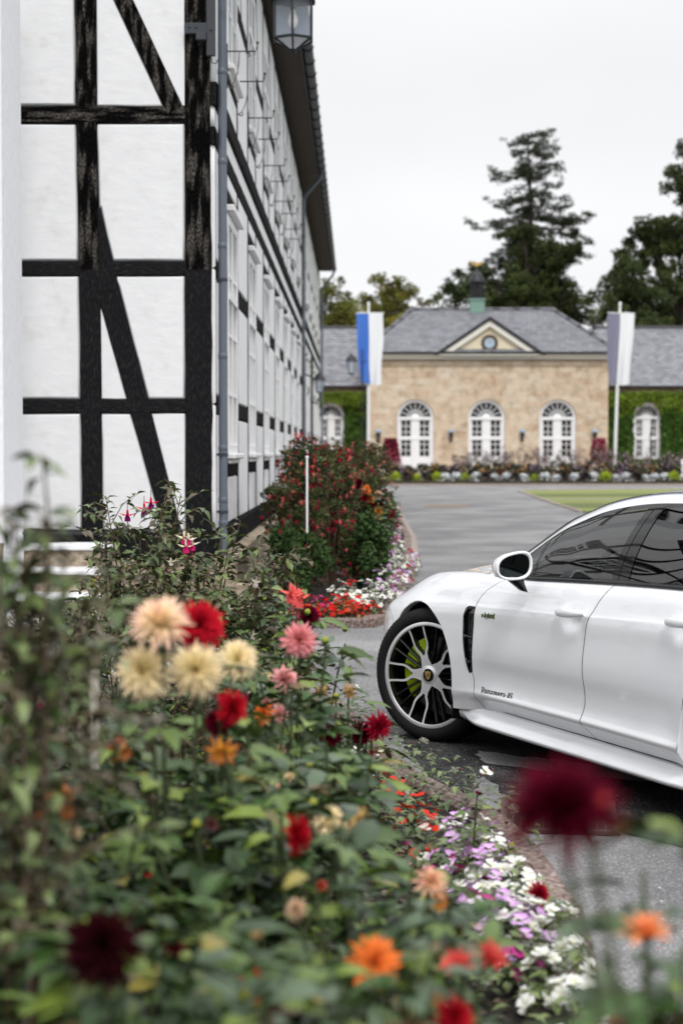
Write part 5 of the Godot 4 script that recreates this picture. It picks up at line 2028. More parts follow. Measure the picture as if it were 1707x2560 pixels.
func make_wheel(car: Node3D, side: int, z: float, steer: float, outer: float) -> void:
	# wheel axis along local +z, outwards
	var w := Node3D.new()
	w.name = "wheel"
	car.add_child(w, true)
	w.position = Vector3(side * outer, 0.365, z)
	w.rotation.y = PI / 2 * side + steer
	var b := MB.new()
	var ax := Transform3D(Basis(Vector3(1, 0, 0), Vector3(0, 0, 1), Vector3(0, -1, 0)), Vector3())
	# tyre section: radius, offset outwards
	b.lathe([Vector2(0.262, -0.25), Vector2(0.31, -0.262), Vector2(0.35, -0.25), Vector2(0.363, -0.225), Vector2(0.366, -0.14), Vector2(0.366, -0.05), Vector2(0.363, -0.026), Vector2(0.356, -0.009), Vector2(0.34, 0.006), Vector2(0.32, 0.011), Vector2(0.3, 0.008), Vector2(0.291, 0.0), Vector2(0.286, -0.012)], 72, ax)
	built("tyre", b, M.tyre, w)
	b = MB.new()
	for k in 90:
		var a := TAU * k / 90
		var bs := Basis(Vector3(0, 0, 1), a)
		b.box(bs * Vector3(0, 0.3595, -0.036), Vector3(0.019, 0.012, 0.03), 0.0, bs * Basis(Vector3(0, 1, 0), 0.3))
		b.box(bs * Vector3(0, 0.3655, -0.075), Vector3(0.02, 0.006, 0.035), 0.0, bs * Basis(Vector3(0, 1, 0), 0.5))
		b.box(bs * Vector3(0, 0.3655, -0.2), Vector3(0.02, 0.006, 0.035), 0.0, bs * Basis(Vector3(0, 1, 0), -0.5))
	built("tread_blocks", b, M.tyre, w, Transform3D(), "stuff")
	b = MB.new()
	b.lathe([Vector2(0.287, -0.014), Vector2(0.29, 0.001), Vector2(0.287, 0.004), Vector2(0.272, 0.003), Vector2(0.268, -0.004)], 72, ax)
	var rim := built("rim", b, M.alloy, w)
	b = MB.new()
	b.lathe([Vector2(0.268, -0.004), Vector2(0.262, -0.03), Vector2(0.255, -0.2), Vector2(0.27, -0.25)], 64, ax)
	b.lathe([Vector2(0.262, -0.2), Vector2(0.2, -0.21), Vector2(0.0, -0.2)], 48, ax)
	built("barrel", b, M.gloss_black, w)
	# five twin spokes with a bright face on black flanks
	var spoke := MB.new()
	var back := MB.new()
	for s in [-1.0, 1.0]:
		var path := [Vector2(0.04, 0.018 * s), Vector2(0.09, 0.013 * s), Vector2(0.118, 0.017 * s), Vector2(0.15, 0.036 * s), Vector2(0.172, 0.043 * s), Vector2(0.21, 0.044 * s), Vector2(0.25, 0.047 * s), Vector2(0.275, 0.052 * s)]
		var wid := [0.019, 0.011, 0.0082, 0.007, 0.006, 0.0055, 0.0056, 0.009]
		var dep := [-0.012, -0.012, -0.013, -0.013, -0.011, -0.008, -0.005, -0.001]
		for i in path.size() - 1:
			var d0: Vector2 = (path[mini(i + 1, 7)] - path[maxi(i - 1, 0)]).normalized()
			var d1: Vector2 = (path[mini(i + 2, 7)] - path[i]).normalized()
			var n0 := Vector2(-d0.y, d0.x)
			var n1 := Vector2(-d1.y, d1.x)
			var a: Vector2 = path[i] + n0 * wid[i]
			var c: Vector2 = path[i] - n0 * wid[i]
			var e: Vector2 = path[i + 1] + n1 * wid[i + 1]
			var g: Vector2 = path[i + 1] - n1 * wid[i + 1]
			var z0: float = dep[i]
			var z1: float = dep[i + 1]
			spoke.quad(Vector3(c.x, c.y, z0), Vector3(g.x, g.y, z1), Vector3(e.x, e.y, z1), Vector3(a.x, a.y, z0))
			back.quad(Vector3(a.x, a.y, z0 - 0.001), Vector3(e.x, e.y, z1 - 0.001), Vector3(e.x, e.y, z1 - 0.04), Vector3(a.x, a.y, z0 - 0.04))
			back.quad(Vector3(g.x, g.y, z1 - 0.001), Vector3(c.x, c.y, z0 - 0.001), Vector3(c.x, c.y, z0 - 0.04), Vector3(g.x, g.y, z1 - 0.04))
			back.quad(Vector3(c.x, c.y, z0 - 0.04), Vector3(a.x, a.y, z0 - 0.04), Vector3(e.x, e.y, z1 - 0.04), Vector3(g.x, g.y, z1 - 0.04))
	spoke.quad(Vector3(0.03, -0.022, -0.0125), Vector3(0.112, -0.012, -0.0135), Vector3(0.112, 0.012, -0.0135), Vector3(0.03, 0.022, -0.0125))
	var sm := spoke.done()
	var bm := back.done()
	var thin := MB.new()
	for s in [-1.0, 1.0]:
		thin.bar(Vector3(0.06, 0.012 * s, -0.04), Vector3(0.268, 0.03 * s, -0.022), 0.011, 0.03, 0.003, Vector3.BACK)
	var tm := thin.done()
	for k in 5:
		var a := PI + TAU * k / 5
		part("spoke", sm, M.alloy, w, Transform3D(Basis(Vector3(0, 0, 1), a), Vector3()))
		part("spoke_flank", bm, M.gloss_black, w, Transform3D(Basis(Vector3(0, 0, 1), a), Vector3()))
		part("dark_spoke", tm, M.gloss_black, w, Transform3D(Basis(Vector3(0, 0, 1), a + TAU / 10), Vector3()))
		b = MB.new()
		b.lathe([Vector2(0.0135, -0.02), Vector2(0.0135, -0.032), Vector2(0.0, -0.032)], 10, Transform3D(Basis(Vector3(0, 0, 1), a + TAU / 10)) * Transform3D(ax.basis, Vector3(0.062, 0, 0)))
		built("wheel_bolt", b, M.trim_black, w)
	b = MB.new()
	b.lathe([Vector2(0.06, -0.02), Vector2(0.052, -0.012), Vector2(0.04, -0.009), Vector2(0.036, -0.006)], 32, ax)
	built("hub", b, M.alloy, w)
	b = MB.new()
	b.lathe([Vector2(0.036, -0.008), Vector2(0.033, -0.003), Vector2(0.0, -0.001)], 28, ax)
	var cap := built("hub_cap", b, M.gloss_black, w)
	b = MB.new()
	var sh := PackedVector2Array([Vector2(0, -0.026), Vector2(0.013, -0.016), Vector2(0.017, 0.0), Vector2(0.018, 0.02), Vector2(0.008, 0.018), Vector2(0, 0.023), Vector2(-0.008, 0.018), Vector2(-0.018, 0.02), Vector2(-0.017, 0.0), Vector2(-0.013, -0.016)])
	b.slab(sh, -0.001, 0.0015, 0.001)
	built("crest", b, M.gold, cap)
	b = MB.new()
	for q in [[0.007, 0.007], [-0.007, -0.008]]:
		for k in 3:
			b.box(Vector3(q[0], q[1] + 0.005 * (k - 1), 0.0019), Vector3(0.009, 0.0022, 0.001))
	b.box(Vector3(0, 0, 0.0019), Vector3(0.007, 0.009, 0.001))
	built("crest_bars", b, M.dark_letter, cap)
	b = MB.new()
	b.lathe([Vector2(0.0, -0.07), Vector2(0.09, -0.072), Vector2(0.1, -0.1), Vector2(0.2, -0.1), Vector2(0.2, -0.128)], 48, ax)
	built("brake_disc", b, M.disc, w)
	# caliper: a thick arc with a window
	b = MB.new()
	var a0 := deg_to_rad(100.0)
	var a1 := deg_to_rad(222.0)
	if side > 0:
		a0 = deg_to_rad(-42.0)
		a1 = deg_to_rad(80.0)
	var n := 18
	for k in n:
		var p := lerpf(a0, a1, float(k) / n)
		var q := lerpf(a0, a1, float(k + 1) / n)
		var mid := absf((k + 0.5) / n - 0.5)
		var ri := 0.125 if mid < 0.12 else 0.108
		var ro := 0.212 - 0.012 * mid
		var f := -0.062 - 0.012 * mid
		var cp := Vector2(cos(p), sin(p))
		var cq := Vector2(cos(q), sin(q))
		var P4 := [cp * ri, cp * ro, cq * ro, cq * ri]
		b.quad(Vector3(P4[0].x, P4[0].y, f), Vector3(P4[1].x, P4[1].y, f - 0.012), Vector3(P4[2].x, P4[2].y, f - 0.012), Vector3(P4[3].x, P4[3].y, f))
		b.quad(Vector3(P4[1].x, P4[1].y, f - 0.012), Vector3(P4[1].x, P4[1].y, -0.13), Vector3(P4[2].x, P4[2].y, -0.13), Vector3(P4[2].x, P4[2].y, f - 0.012))
		b.quad(Vector3(P4[0].x, P4[0].y, -0.13), Vector3(P4[0].x, P4[0].y, f), Vector3(P4[3].x, P4[3].y, f), Vector3(P4[3].x, P4[3].y, -0.13))
	built("brake_caliper", b, M.caliper, w)


func make_car() -> void:
	var car := thing("car", "white glossy fastback car with black alloy wheels and green brake calipers", "car", Vector3(1.267, 0, -9.83), deg_to_rad(23.7))
	# surfaces
	var z := -0.95
	while z < 4.081:
		var row := []
		for p in flank_row(z, 60):
			row.append(Vector3(p.x, p.y, z))
		flank.append(row)
		z += 0.0215
	# hollows behind the door handles
	for i in flank.size():
		for j in flank[i].size():
			var p: Vector3 = flank[i][j]
			for hz in [1.625, 2.53]:
				var hy := key(CRE, hz) - 0.028
				var e := exp(-pow((p.z - hz) / 0.075, 4) - pow((p.y - hy) / 0.036, 2))
				p.x -= 0.021 * e
			flank[i][j] = p
	flank_n = normals_of(flank)
	z = 0.6
	while z < 3.951:
		var row := []
		for p in house_row(z, 44):
			row.append(Vector3(p.x, p.y, z))
		house.append(row)
		z += 0.025
	house_n = normals_of(house)
	# panel lines: z as a function of height
	var FS := [[0.2, 0.75], [0.26, 0.727], [0.335, 0.683], [0.42, 0.665], [0.455, 0.648], [0.6, 0.652], [0.78, 0.664], [0.82, 0.672], [0.866, 0.712], [0.91, 0.79], [0.945, 0.875], [1.0, 0.98]]
	var RS := [[0.2, 1.762], [0.26, 1.75], [0.357, 1.723], [0.44, 1.738], [0.62, 1.727], [0.76, 1.742], [0.83, 1.765], [0.89, 1.798], [0.94, 1.833], [0.98, 1.862], [1.05, 1.88]]
	var RE := [[0.2, 2.5], [0.5, 2.52], [0.7, 2.6], [0.8, 2.72], [0.9, 2.86], [1.0, 2.95]]
	var g := 0.003
	var fs := func(zz: float, y: float) -> float: return zz - key(FS, y)
	var rs := func(zz: float, y: float) -> float: return zz - key(RS, y)
	var re := func(zz: float, y: float) -> float: return zz - key(RE, y)
	var arch_f := func(zz: float, y: float) -> float: return Vector2((zz - ARCH_F.x) * (0.97 if zz > 0 else 1.0), y - ARCH_F.y).length() - RF
	var arch_r := func(zz: float, y: float) -> float: return Vector2(zz - ARCH_R.x, y - ARCH_R.y).length() - RR
	# vent behind the front wheel: rounded slanted slot
	var vent := func(zz: float, y: float) -> float:
		var right := key(FS, y) - 0.001
		var left := 0.553 + 0.055 * pow(clampf((0.66 - y) / 0.2, 0, 1.2), 2.0) + 0.035 * pow(clampf((y - 0.7) / 0.085, 0, 1.2), 3.0)
		var q := minf(zz - left, right - zz)
		return minf(q, minf(0.783 - y - 0.25 * maxf(0, 0.6 - zz), y - 0.452 + 0.1 * (right - zz)))
	var not_vent := func(zz: float, y: float) -> float: return -vent.call(zz, y)
	var headlamp := func(zz: float, y: float) -> float: return 1.0 - pow((zz + 0.72 + (y - 0.66) * -1.3) / 0.15, 2) - pow((y - 0.655) / 0.052, 2)
	var not_lamp := func(zz: float, y: float) -> float: return -headlamp.call(zz, y)
	var bumper := func(zz: float, y: float) -> float: return key([[0.2, -0.36], [0.58, -0.34], [0.66, -0.4], [0.72, -0.6], [0.8, -0.75]], y) - zz
	both("front_bumper", cut(flank, flank_n, [func(zz, y): return bumper.call(zz, y) - g, arch_f, not_lamp]), M.paint, car)
	both("headlamp", cut(flank, flank_n, [headlamp], -0.004), M.lens, car)
	both("front_wing", cut(flank, flank_n, [func(zz, y): return -bumper.call(zz, y) - g, arch_f, func(zz, y): return -fs.call(zz, y) - g, not_vent, not_lamp]), M.paint, car)
	var fd := both("front_door", cut(flank, flank_n, [func(zz, y): return fs.call(zz, y) - g, func(zz, y): return -rs.call(zz, y) - g, func(zz, y): return y - 0.271]), M.paint, car)
	var rd := both("rear_door", cut(flank, flank_n, [func(zz, y): return rs.call(zz, y) - g, func(zz, y): return -re.call(zz, y) - g, func(zz, y): return y - 0.271, arch_r]), M.paint, car)
	both("rear_wing", cut(flank, flank_n, [func(zz, y): return re.call(zz, y) - g, arch_r]), M.paint, car)
	both("inner_shell", cut(flank, flank_n, [arch_f, arch_r, func(zz, y): return minf(zz + 0.85, 3.98 - zz)], -0.014), M.seam_black, car)
	both("vent_recess", cut(flank, flank_n, [func(zz, y): return vent.call(zz, y) + 0.012], -0.011), M.gloss_black, car)
	both("vent_frame", cut(flank, flank_n, [func(zz, y): return vent.call(zz, y) + 0.004, func(zz, y): return 0.012 - vent.call(zz, y)], 0.0015), M.gloss_black, car)
	var b := MB.new()
	b.bar(Vector3(-0.945, 0.632, 0.56), Vector3(-0.948, 0.628, 0.655), 0.012, 0.012, 0.003)
	b.tube([Vector3(-0.944, 0.76, 0.625), Vector3(-0.944, 0.65, 0.628)], 0.004, 0.004, 5)
	b.tube([Vector3(-0.944, 0.515, 0.585), Vector3(-0.944, 0.498, 0.61), Vector3(-0.944, 0.512, 0.645)], 0.006, 0.006, 5)
	both("vent_slat", b, M.gloss_black, car)
	# arch lips: a rolled edge round each opening
	for e in [[ARCH_F, RF, -0.02], [ARCH_R, RR, -0.02]]:
		var c: Vector2 = e[0]
		var r: float = e[1]
		var rows := []
		for k in 41:
			var a := lerpf(-0.36, PI + 0.36, k / 40.0)
			var zz := c.x + cos(a) * r / (0.97 if cos(a) > 0 and c.x < 1 else 1.0)
			var y := c.y + sin(a) * r
			var x := 0.9
			for p in flank_row(zz, 60):
				if p.y >= y:
					x = p.x
					break
			if y < key(BOT, zz):
				continue
			var inw := Vector2(-cos(a), -sin(a))
			rows.append([Vector3(-x, y, zz), Vector3(-(x - 0.004), y + inw.y * 0.005, zz + inw.x * 0.005), Vector3(-(x - 0.03), y + inw.y * 0.006, zz + inw.x * 0.006)])
		b = MB.new()
		b.grid(rows)
		both("arch_lip", b, M.paint, car)
		b = MB.new()
		rows = []
		for k in 25:
			var a := lerpf(-0.5, PI + 0.5, k / 24.0)
			rows.append([Vector3(-0.92, c.y + sin(a) * (r + 0.004), c.x + cos(a) * (r + 0.004)), Vector3(-0.5, c.y + sin(a) * (r + 0.03), c.x + cos(a) * (r + 0.03)), Vector3(-0.5, c.y + sin(a) * 0.02, c.x + cos(a) * 0.02)])
		b.grid(rows)
		both("arch_liner", b, M.seam_black, car)
	# greenhouse side
	var drop := func(zz: float, y: float) -> float: return key(ROOFY, zz) - y
	var rise := func(zz: float, y: float) -> float: return y - key(TOPY, zz)
	var inside := func(zz: float, y: float) -> float:
		return minf(minf(drop.call(zz, y) - 0.05, 3.05 - zz - (y - 1.0) * 0.6), zz - 0.83)
	var bp0 := func(_y: float) -> float: return 1.812 + (1.0 - _y) * 0.05
	var bp1 := func(_y: float) -> float: return 1.955 + (1.0 - _y) * 0.12
	var glass := func(zz: float, y: float) -> float: return minf(inside.call(zz, y) - 0.017, rise.call(zz, y) - 0.022)
	both("roof_rail", cut(house, house_n, [func(zz, y): return -inside.call(zz, y)]), M.paint, car)
	both("window_trim", cut(house, house_n, [inside, func(zz, y): return -glass.call(zz, y)], 0.001), M.gloss_black, car)
	both("quarter_window", cut(house, house_n, [glass, func(zz, _y): return 1.077 - zz]), M.car_glass, car)
	both("window_divider", cut(house, house_n, [glass, func(zz, _y): return zz - 1.077, func(zz, _y): return 1.099 - zz], 0.002), M.gloss_black, car)
	both("front_window", cut(house, house_n, [glass, func(zz, _y): return zz - 1.099, func(zz, y): return bp0.call(y) - zz]), M.car_glass, car)
	both("door_pillar", cut(house, house_n, [glass, func(zz, y): return zz - bp0.call(y), func(zz, y): return 1.866 - g - zz + (1.0 - y) * 0.06], 0.003), M.gloss_black, car)
	both("door_pillar", cut(house, house_n, [glass, func(zz, y): return zz - 1.866 - g - (1.0 - y) * 0.06, func(zz, y): return bp1.call(y) - zz], 0.003), M.gloss_black, car)
	both("rear_window", cut(house, house_n, [glass, func(zz, y): return zz - bp1.call(y)]), M.privacy_glass, car)
	both("window_backing", cut(house, house_n, [glass, func(zz, y): return zz - bp0.call(y), func(zz, y): return bp1.call(y) - zz], -0.01), M.seam_black, car)
	# waist rail under the glass
	b = MB.new()
	var pts := []
	z = 0.83
	while z < 3.02:
		pts.append(Vector3(-(key(TOPW, z) + 0.0), key(TOPY, z) + 0.008, z))
		z += 0.1
	b.tube(pts, 0.009, 0.009, 8)
	both("waist_rail", b, M.trim_black, car)
	# bonnet, windscreen, roof, tailgate
	var rows := []
	for i in 36:
		z = lerpf(-0.95, 0.66, i / 35.0)
		var row := []
		for j in 33:
			var a := lerpf(-1, 1, j / 32.0)
			var w := key(TOPW, z) - 0.012
			var q := 1 - a * a
			var dip := -0.028 * smoothstep(1.0, 0.82, absf(a)) * smoothstep(-0.9, -0.5, z)
			row.append(Vector3(a * w, key(TOPY, z) + 0.003 + dip + 0.062 * q * smoothstep(-0.95, 0.5, z) + 0.02 * q, z - q * lerpf(0.16, 0.3, (z + 0.95) / 1.6)))
		rows.append(row)
	b = MB.new()
	b.grid(rows, true)
	built("bonnet", b, M.paint, car)
	var spans := [["windscreen", 0.6, 1.42, M.car_glass, 20], ["roof_panel", 1.42, 2.85, M.paint, 24], ["rear_screen", 2.85, 3.72, M.privacy_glass, 16], ["tailgate", 3.72, 3.95, M.paint, 8]]
	for s in spans:
		rows = []
		for i in s[4] + 1:
			z = lerpf(s[1], s[2], float(i) / s[4])
			var row := []
			for j in 29:
				var a := lerpf(-1, 1, j / 28.0)
				var q := 1 - a * a
				var bow := 0.27 * (1.0 - smoothstep(0.6, 1.9, z)) - 0.12 * smoothstep(2.7, 3.6, z)
				row.append(Vector3(a * (key(ROOFX, z) - 0.0), key(ROOFY, z) + 0.035 * q * smoothstep(0.6, 1.2, z), z - bow * q))
			rows.append(row)
		b = MB.new()
		b.grid(rows, true)
		built(s[0], b, s[3], car)
	# rounded ends
	for e in [[-0.95, -0.15, 0], [4.08, 0.06, flank.size() - 1]]:
		rows = []
		var src: Array = flank[e[2]]
		for p in src:
			var row := []
			for j in 21:
				var a := lerpf(-1, 1, j / 20.0)
				row.append(Vector3(a * p.x, p.y, src[0].z + e[1] * (1 - a * a)))
			rows.append(row)
		b = MB.new()
		b.grid(rows, e[0] < 0)
		built("bumper_centre", b, M.paint, car)
	b = MB.new()
	b.box(Vector3(0, 0.82, 4.11), Vector3(1.1, 0.05, 0.04), 0.01)
	built("tail_light", b, M.red_lens, car)
	# rear deck between the wings
	rows = []
	for i in 8:
		z = lerpf(3.6, 4.08, i / 7.0)
		var row := []
		for j in 15:
			var a := lerpf(-1, 1, j / 14.0)
			row.append(Vector3(a * (key(TOPW, z) - 0.012), key(TOPY, z) + 0.003 + 0.02 * (1 - a * a), z + 0.06 * (1 - a * a) * i / 7.0))
		rows.append(row)
	b = MB.new()
	b.grid(rows, true)
	built("rear_deck", b, M.paint, car)
	# side skirt
	rows = []
	var prof := [Vector2(0.885, 0.262), Vector2(0.897, 0.2575), Vector2(0.905, 0.252), Vector2(0.914, 0.238), Vector2(0.932, 0.222), Vector2(0.945, 0.207), Vector2(0.953, 0.196), Vector2(0.955, 0.188), Vector2(0.949, 0.178), Vector2(0.935, 0.17), Vector2(0.86, 0.165)]
	for i in 60:
		var t := i / 59.0
		z = lerpf(0.425, 2.515, t)
		var row := []
		var up := 0.012 * (1 - t)
		var nar := 0.055 * (1 - smoothstep(0.0, 0.16, t)) + 0.012 * smoothstep(0.93, 1.0, t)
		for j in prof.size():
			var p: Vector2 = prof[j]
			var k := smoothstep(0.9, 0.95, p.x)
			row.append(Vector3(-(p.x - nar * k), p.y + up * (1 if j < 3 else 0.6) + 0.02 * (1 - smoothstep(0.0, 0.1, t)) * k, z))
		rows.append(row)
	b = MB.new()
	b.grid(rows)
	both("side_skirt", b, M.paint, car)
	b = MB.new()
	b.box(Vector3(0, 0.19, 1.62), Vector3(1.66, 0.05, 3.9))
	b.box(Vector3(0, 0.4, 1.47), Vector3(1.5, 0.4, 1.9))
	built("underbody", b, M.seam_black, car)
	# handles
	for hz in [1.625, 2.53]:
		var hy := key(CRE, hz) + 0.012
		for s in [-1, 1]:
			rows = []
			for i in 17:
				var t := i / 16.0
				var zz: float = hz + lerpf(-0.128, 0.135, t)
				var body := 0.95
				for p in flank_row(zz, 60):
					if p.y >= hy - 0.01:
						body = p.x
						break
				var out := body + 0.008 + 0.034 * pow(sin(PI * clampf(t, 0.02, 0.98)), 0.45)
				var hh := 0.010 + 0.0115 * pow(sin(PI * clampf(t * 0.86 + 0.12, 0.02, 0.98)), 0.7)
				var row := []
				for k in 13:
					var a := TAU * k / 12
					row.append(Vector3(s * (out + 0.013 * cos(a)), hy + 0.014 * t - 0.006 + hh * sin(a), zz))
				rows.append(row)
			b = MB.new()
			b.grid(rows, s > 0, true)
			var tips := [rows[0], rows[16]]
			for e in 2:
				var c := Vector3()
				for k in 12:
					c += tips[e][k] / 12.0
				for k in 12:
					b.tri(c, tips[e][k], tips[e][k + 1])
			var own: Array = fd if hz < 2 else rd
			built("handle", b, M.paint, own[0 if s < 0 else 1])
	# lettering
	script_text(car, "model_lettering", "Panamera 4S", 0.758, 0.372, 0.037, M.dark_letter, 0.003, 0.022)
	script_text(car, "hybrid_lettering", "e-hybrid", 0.742, 0.752, 0.024, M.green_edge, 0.002, 0.03)
	script_text(car, "hybrid_lettering", "e-hybrid", 0.743, 0.753, 0.024, M.dark_letter, 0.0035, 0.03)
	# mirrors
	for s in [-1, 1]:
		var m := Node3D.new()
		m.name = "door_mirror"
		car.add_child(m, true)
		m.position = Vector3(s * 1.02, 1.03, 1.18)
		m.rotation.y = s * 0.1
		m.scale = Vector3(0.74, 0.86, 0.76)
		# shell: sections along z from the rounded nose to the mirror face
		rows = []
		var secs := [[-0.125, 0.012, 0.01, 0.0], [-0.118, 0.045, 0.03, 0.0], [-0.1, 0.075, 0.046, 0.0], [-0.06, 0.103, 0.061, 0.0], [-0.01, 0.12, 0.072, 0.0], [0.04, 0.126, 0.077, 0.0], [0.07, 0.127, 0.078, 0.0], [0.08, 0.122, 0.075, 0.0], [0.079, 0.112, 0.066, 0.0], [0.066, 0.107, 0.062, 0.0]]
		for sec in secs:
			var row := []
			for k in 33:
				var a := TAU * k / 32
				var cx := signf(cos(a)) * pow(absf(cos(a)), 0.72)
				var cy := signf(sin(a)) * pow(absf(sin(a)), 0.8)
				# taller outside, tapering towards the lower outer corner
				var xx: float = cx * sec[1]
				var yy: float = cy * sec[2] * (1.0 + 0.12 * cx * -1.0) + xx * -0.1
				row.append(Vector3(s * xx, yy, sec[0]))
			rows.append(row)
		b = MB.new()
		b.grid(rows, s < 0, true)
		built("mirror_shell", b, M.paint, m)
		b = MB.new()
		var ring: Array = rows[9]
		var c := Vector3(0, 0, 0.066)
		for k in 32:
			b.tri(c, ring[k], ring[k + 1]) if s > 0 else b.tri(c, ring[k + 1], ring[k])
		built("mirror_glass", b, M.mirror_glass, m)
		b = MB.new()
		rows = []
		for i in 7:
			var t := i / 6.0
			var row := []
			for k in 17:
				var a := TAU * k / 16
				row.append(Vector3(s * (lerpf(-0.005, -0.1, t) + cos(a) * lerpf(0.075, 0.03, t)), lerpf(-0.055, -0.145, t) + 0.008 * cos(a), lerpf(0.0, -0.015, t) + sin(a) * lerpf(0.075, 0.04, t)))
			rows.append(row)
		b.grid(rows, s > 0, true)
		built("mirror_foot", b, M.gloss_black, m)
		b = MB.new()
		b.ball(Vector3(0, -0.045, -0.03), Vector3(0.1, 0.035, 0.09), 6, 16)
		built("mirror_base", b, M.gloss_black, m)
	# wheels
	make_wheel(car, -1, 0.07, deg_to_rad(27.5), 0.905)
	make_wheel(car, -1, 2.92, 0.0, 0.93)
	make_wheel(car, 1, -0.03, deg_to_rad(27.5), 0.905)
	make_wheel(car, 1, 2.92, 0.0, 0.93)
	# cabin
	b = MB.new()
	b.box(Vector3(0, 0.8, 0.86), Vector3(1.5, 0.2, 0.42), 0.06)
	b.box(Vector3(0, 0.89, 0.72), Vector3(1.45, 0.1, 0.5), 0.04)
	built("dashboard", b, M.cabin, car)
	b = MB.new()
	for k in 25:
		pass
	var ring := []
	var tilt := Basis(Vector3(1, 0, 0), -0.42)
	for k in 25:
		var a := TAU * k / 24
		ring.append(Vector3(-0.37, 0.93, 1.23) + tilt * Vector3(cos(a) * 0.185, sin(a) * 0.185, 0))
	b.tube(ring, 0.016, 0.016, 8, false)
	for a in [0.0, PI, -PI / 2]:
		b.bar(Vector3(-0.37, 0.93, 1.22), Vector3(-0.37, 0.93, 1.23) + tilt * Vector3(cos(a) * 0.18, sin(a) * 0.18, 0), 0.035, 0.02, 0.004, Vector3.BACK)
	b.ball(Vector3(-0.37, 0.93, 1.21), Vector3(0.075, 0.07, 0.03), 6, 12)
	b.tube([Vector3(-0.37, 0.93, 1.21), Vector3(-0.37, 0.86, 1.0)], 0.03, 0.03, 6)
	built("steering_wheel", b, M.cabin_light, car)
	for s in [[-0.37, 1.72], [0.37, 1.72], [-0.37, 2.6], [0.37, 2.6]]:
		b = MB.new()
		b.box(Vector3(s[0], 0.55, s[1]), Vector3(0.5, 0.18, 0.5), 0.06)
		b.box(Vector3(s[0], 0.86, s[1] + 0.3), Vector3(0.48, 0.66, 0.14), 0.06, Basis(Vector3(1, 0, 0), 0.25))
		b.box(Vector3(s[0], 1.2, s[1] + 0.4), Vector3(0.26, 0.17, 0.1), 0.04)
		built("seat", b, M.cabin, car)
	b = MB.new()
	b.box(Vector3(0, 0.7, 3.2), Vector3(1.5, 0.5, 0.1))
	built("rear_bulkhead", b, M.cabin, car)


# ---------------------------------------------------------------- plants
func leaflet(b: MB, l: float, w: float, base: Transform3D, c: Color, curl: float, fold: float, n := 5) -> void:
	# pointed toothed blade along +x, midrib low, edges raised
	var mid := []
	var le := []
	var ri := []
	for i in n + 1:
		var t := float(i) / n
		var hw := w * 0.5 * pow(sin(PI * pow(t, 0.72)), 0.85) * (1.0 + (0.13 if i % 2 == 1 else -0.05))
		if i == n:
			hw = 0.0
		if i == 0:
			hw = w * 0.06
		var y := -curl * l * t * t + 0.12 * l * t
		var e := y + fold * hw * (1.0 - 0.5 * t) + rnd(-0.04, 0.04) * hw
		mid.append(base * Vector3(l * t, y, 0))
		le.append(base * Vector3(l * (t + (0.0 if i == n or i == 0 else 0.03)), e, -hw))
		ri.append(base * Vector3(l * (t + (0.0 if i == n or i == 0 else 0.03)), e + rnd(-0.03, 0.03) * hw, hw))
	var first := b.P.size()
	for i in n + 1:
		var d: Vector3 = (mid[mini(i + 1, n)] - mid[maxi(i - 1, 0)]).normalized()
		var nl := d.cross((mid[i] - le[i]).normalized() if i < n else base.basis.z.normalized()).normalized() * -1.0
		var nr := d.cross((ri[i] - mid[i]).normalized() if i < n else base.basis.z.normalized()).normalized() * -1.0
		b.col = c * 0.92
		b.vert(le[i], nl)
		b.col = c * 1.12
		b.vert(mid[i], (nl + nr).normalized())
		b.col = c
		b.vert(ri[i], nr)
	for i in n:
		var a := first + i * 3
		b.face(a, a + 1, a + 4)
		b.face(a, a + 4, a + 3)
		b.face(a + 1, a + 2, a + 5)
		b.face(a + 1, a + 5, a + 4)


func make_leaf(kind: int, l: float, w: float, c: Color) -> MB:
	var b := MB.new()
	if kind == 0:
		leaflet(b, l, w, Transform3D(Basis(), Vector3(0.02, 0, 0)), c, rnd(0.25, 0.5), rnd(0.2, 0.5))
		return b
	leaflet(b, l, w, Transform3D(Basis(), Vector3(0.05, 0, 0)), c, rnd(0.25, 0.5), rnd(0.2, 0.5))
	for s in [-1.0, 1.0]:
		leaflet(b, l * 0.62, w * 0.66, Transform3D(Basis(Vector3.UP, s * 0.95) * Basis(Vector3.RIGHT, s * 0.2), Vector3(0.05, 0, 0)), c * rnd(0.85, 1.1), rnd(0.25, 0.5), rnd(0.2, 0.5), 4)
	return b


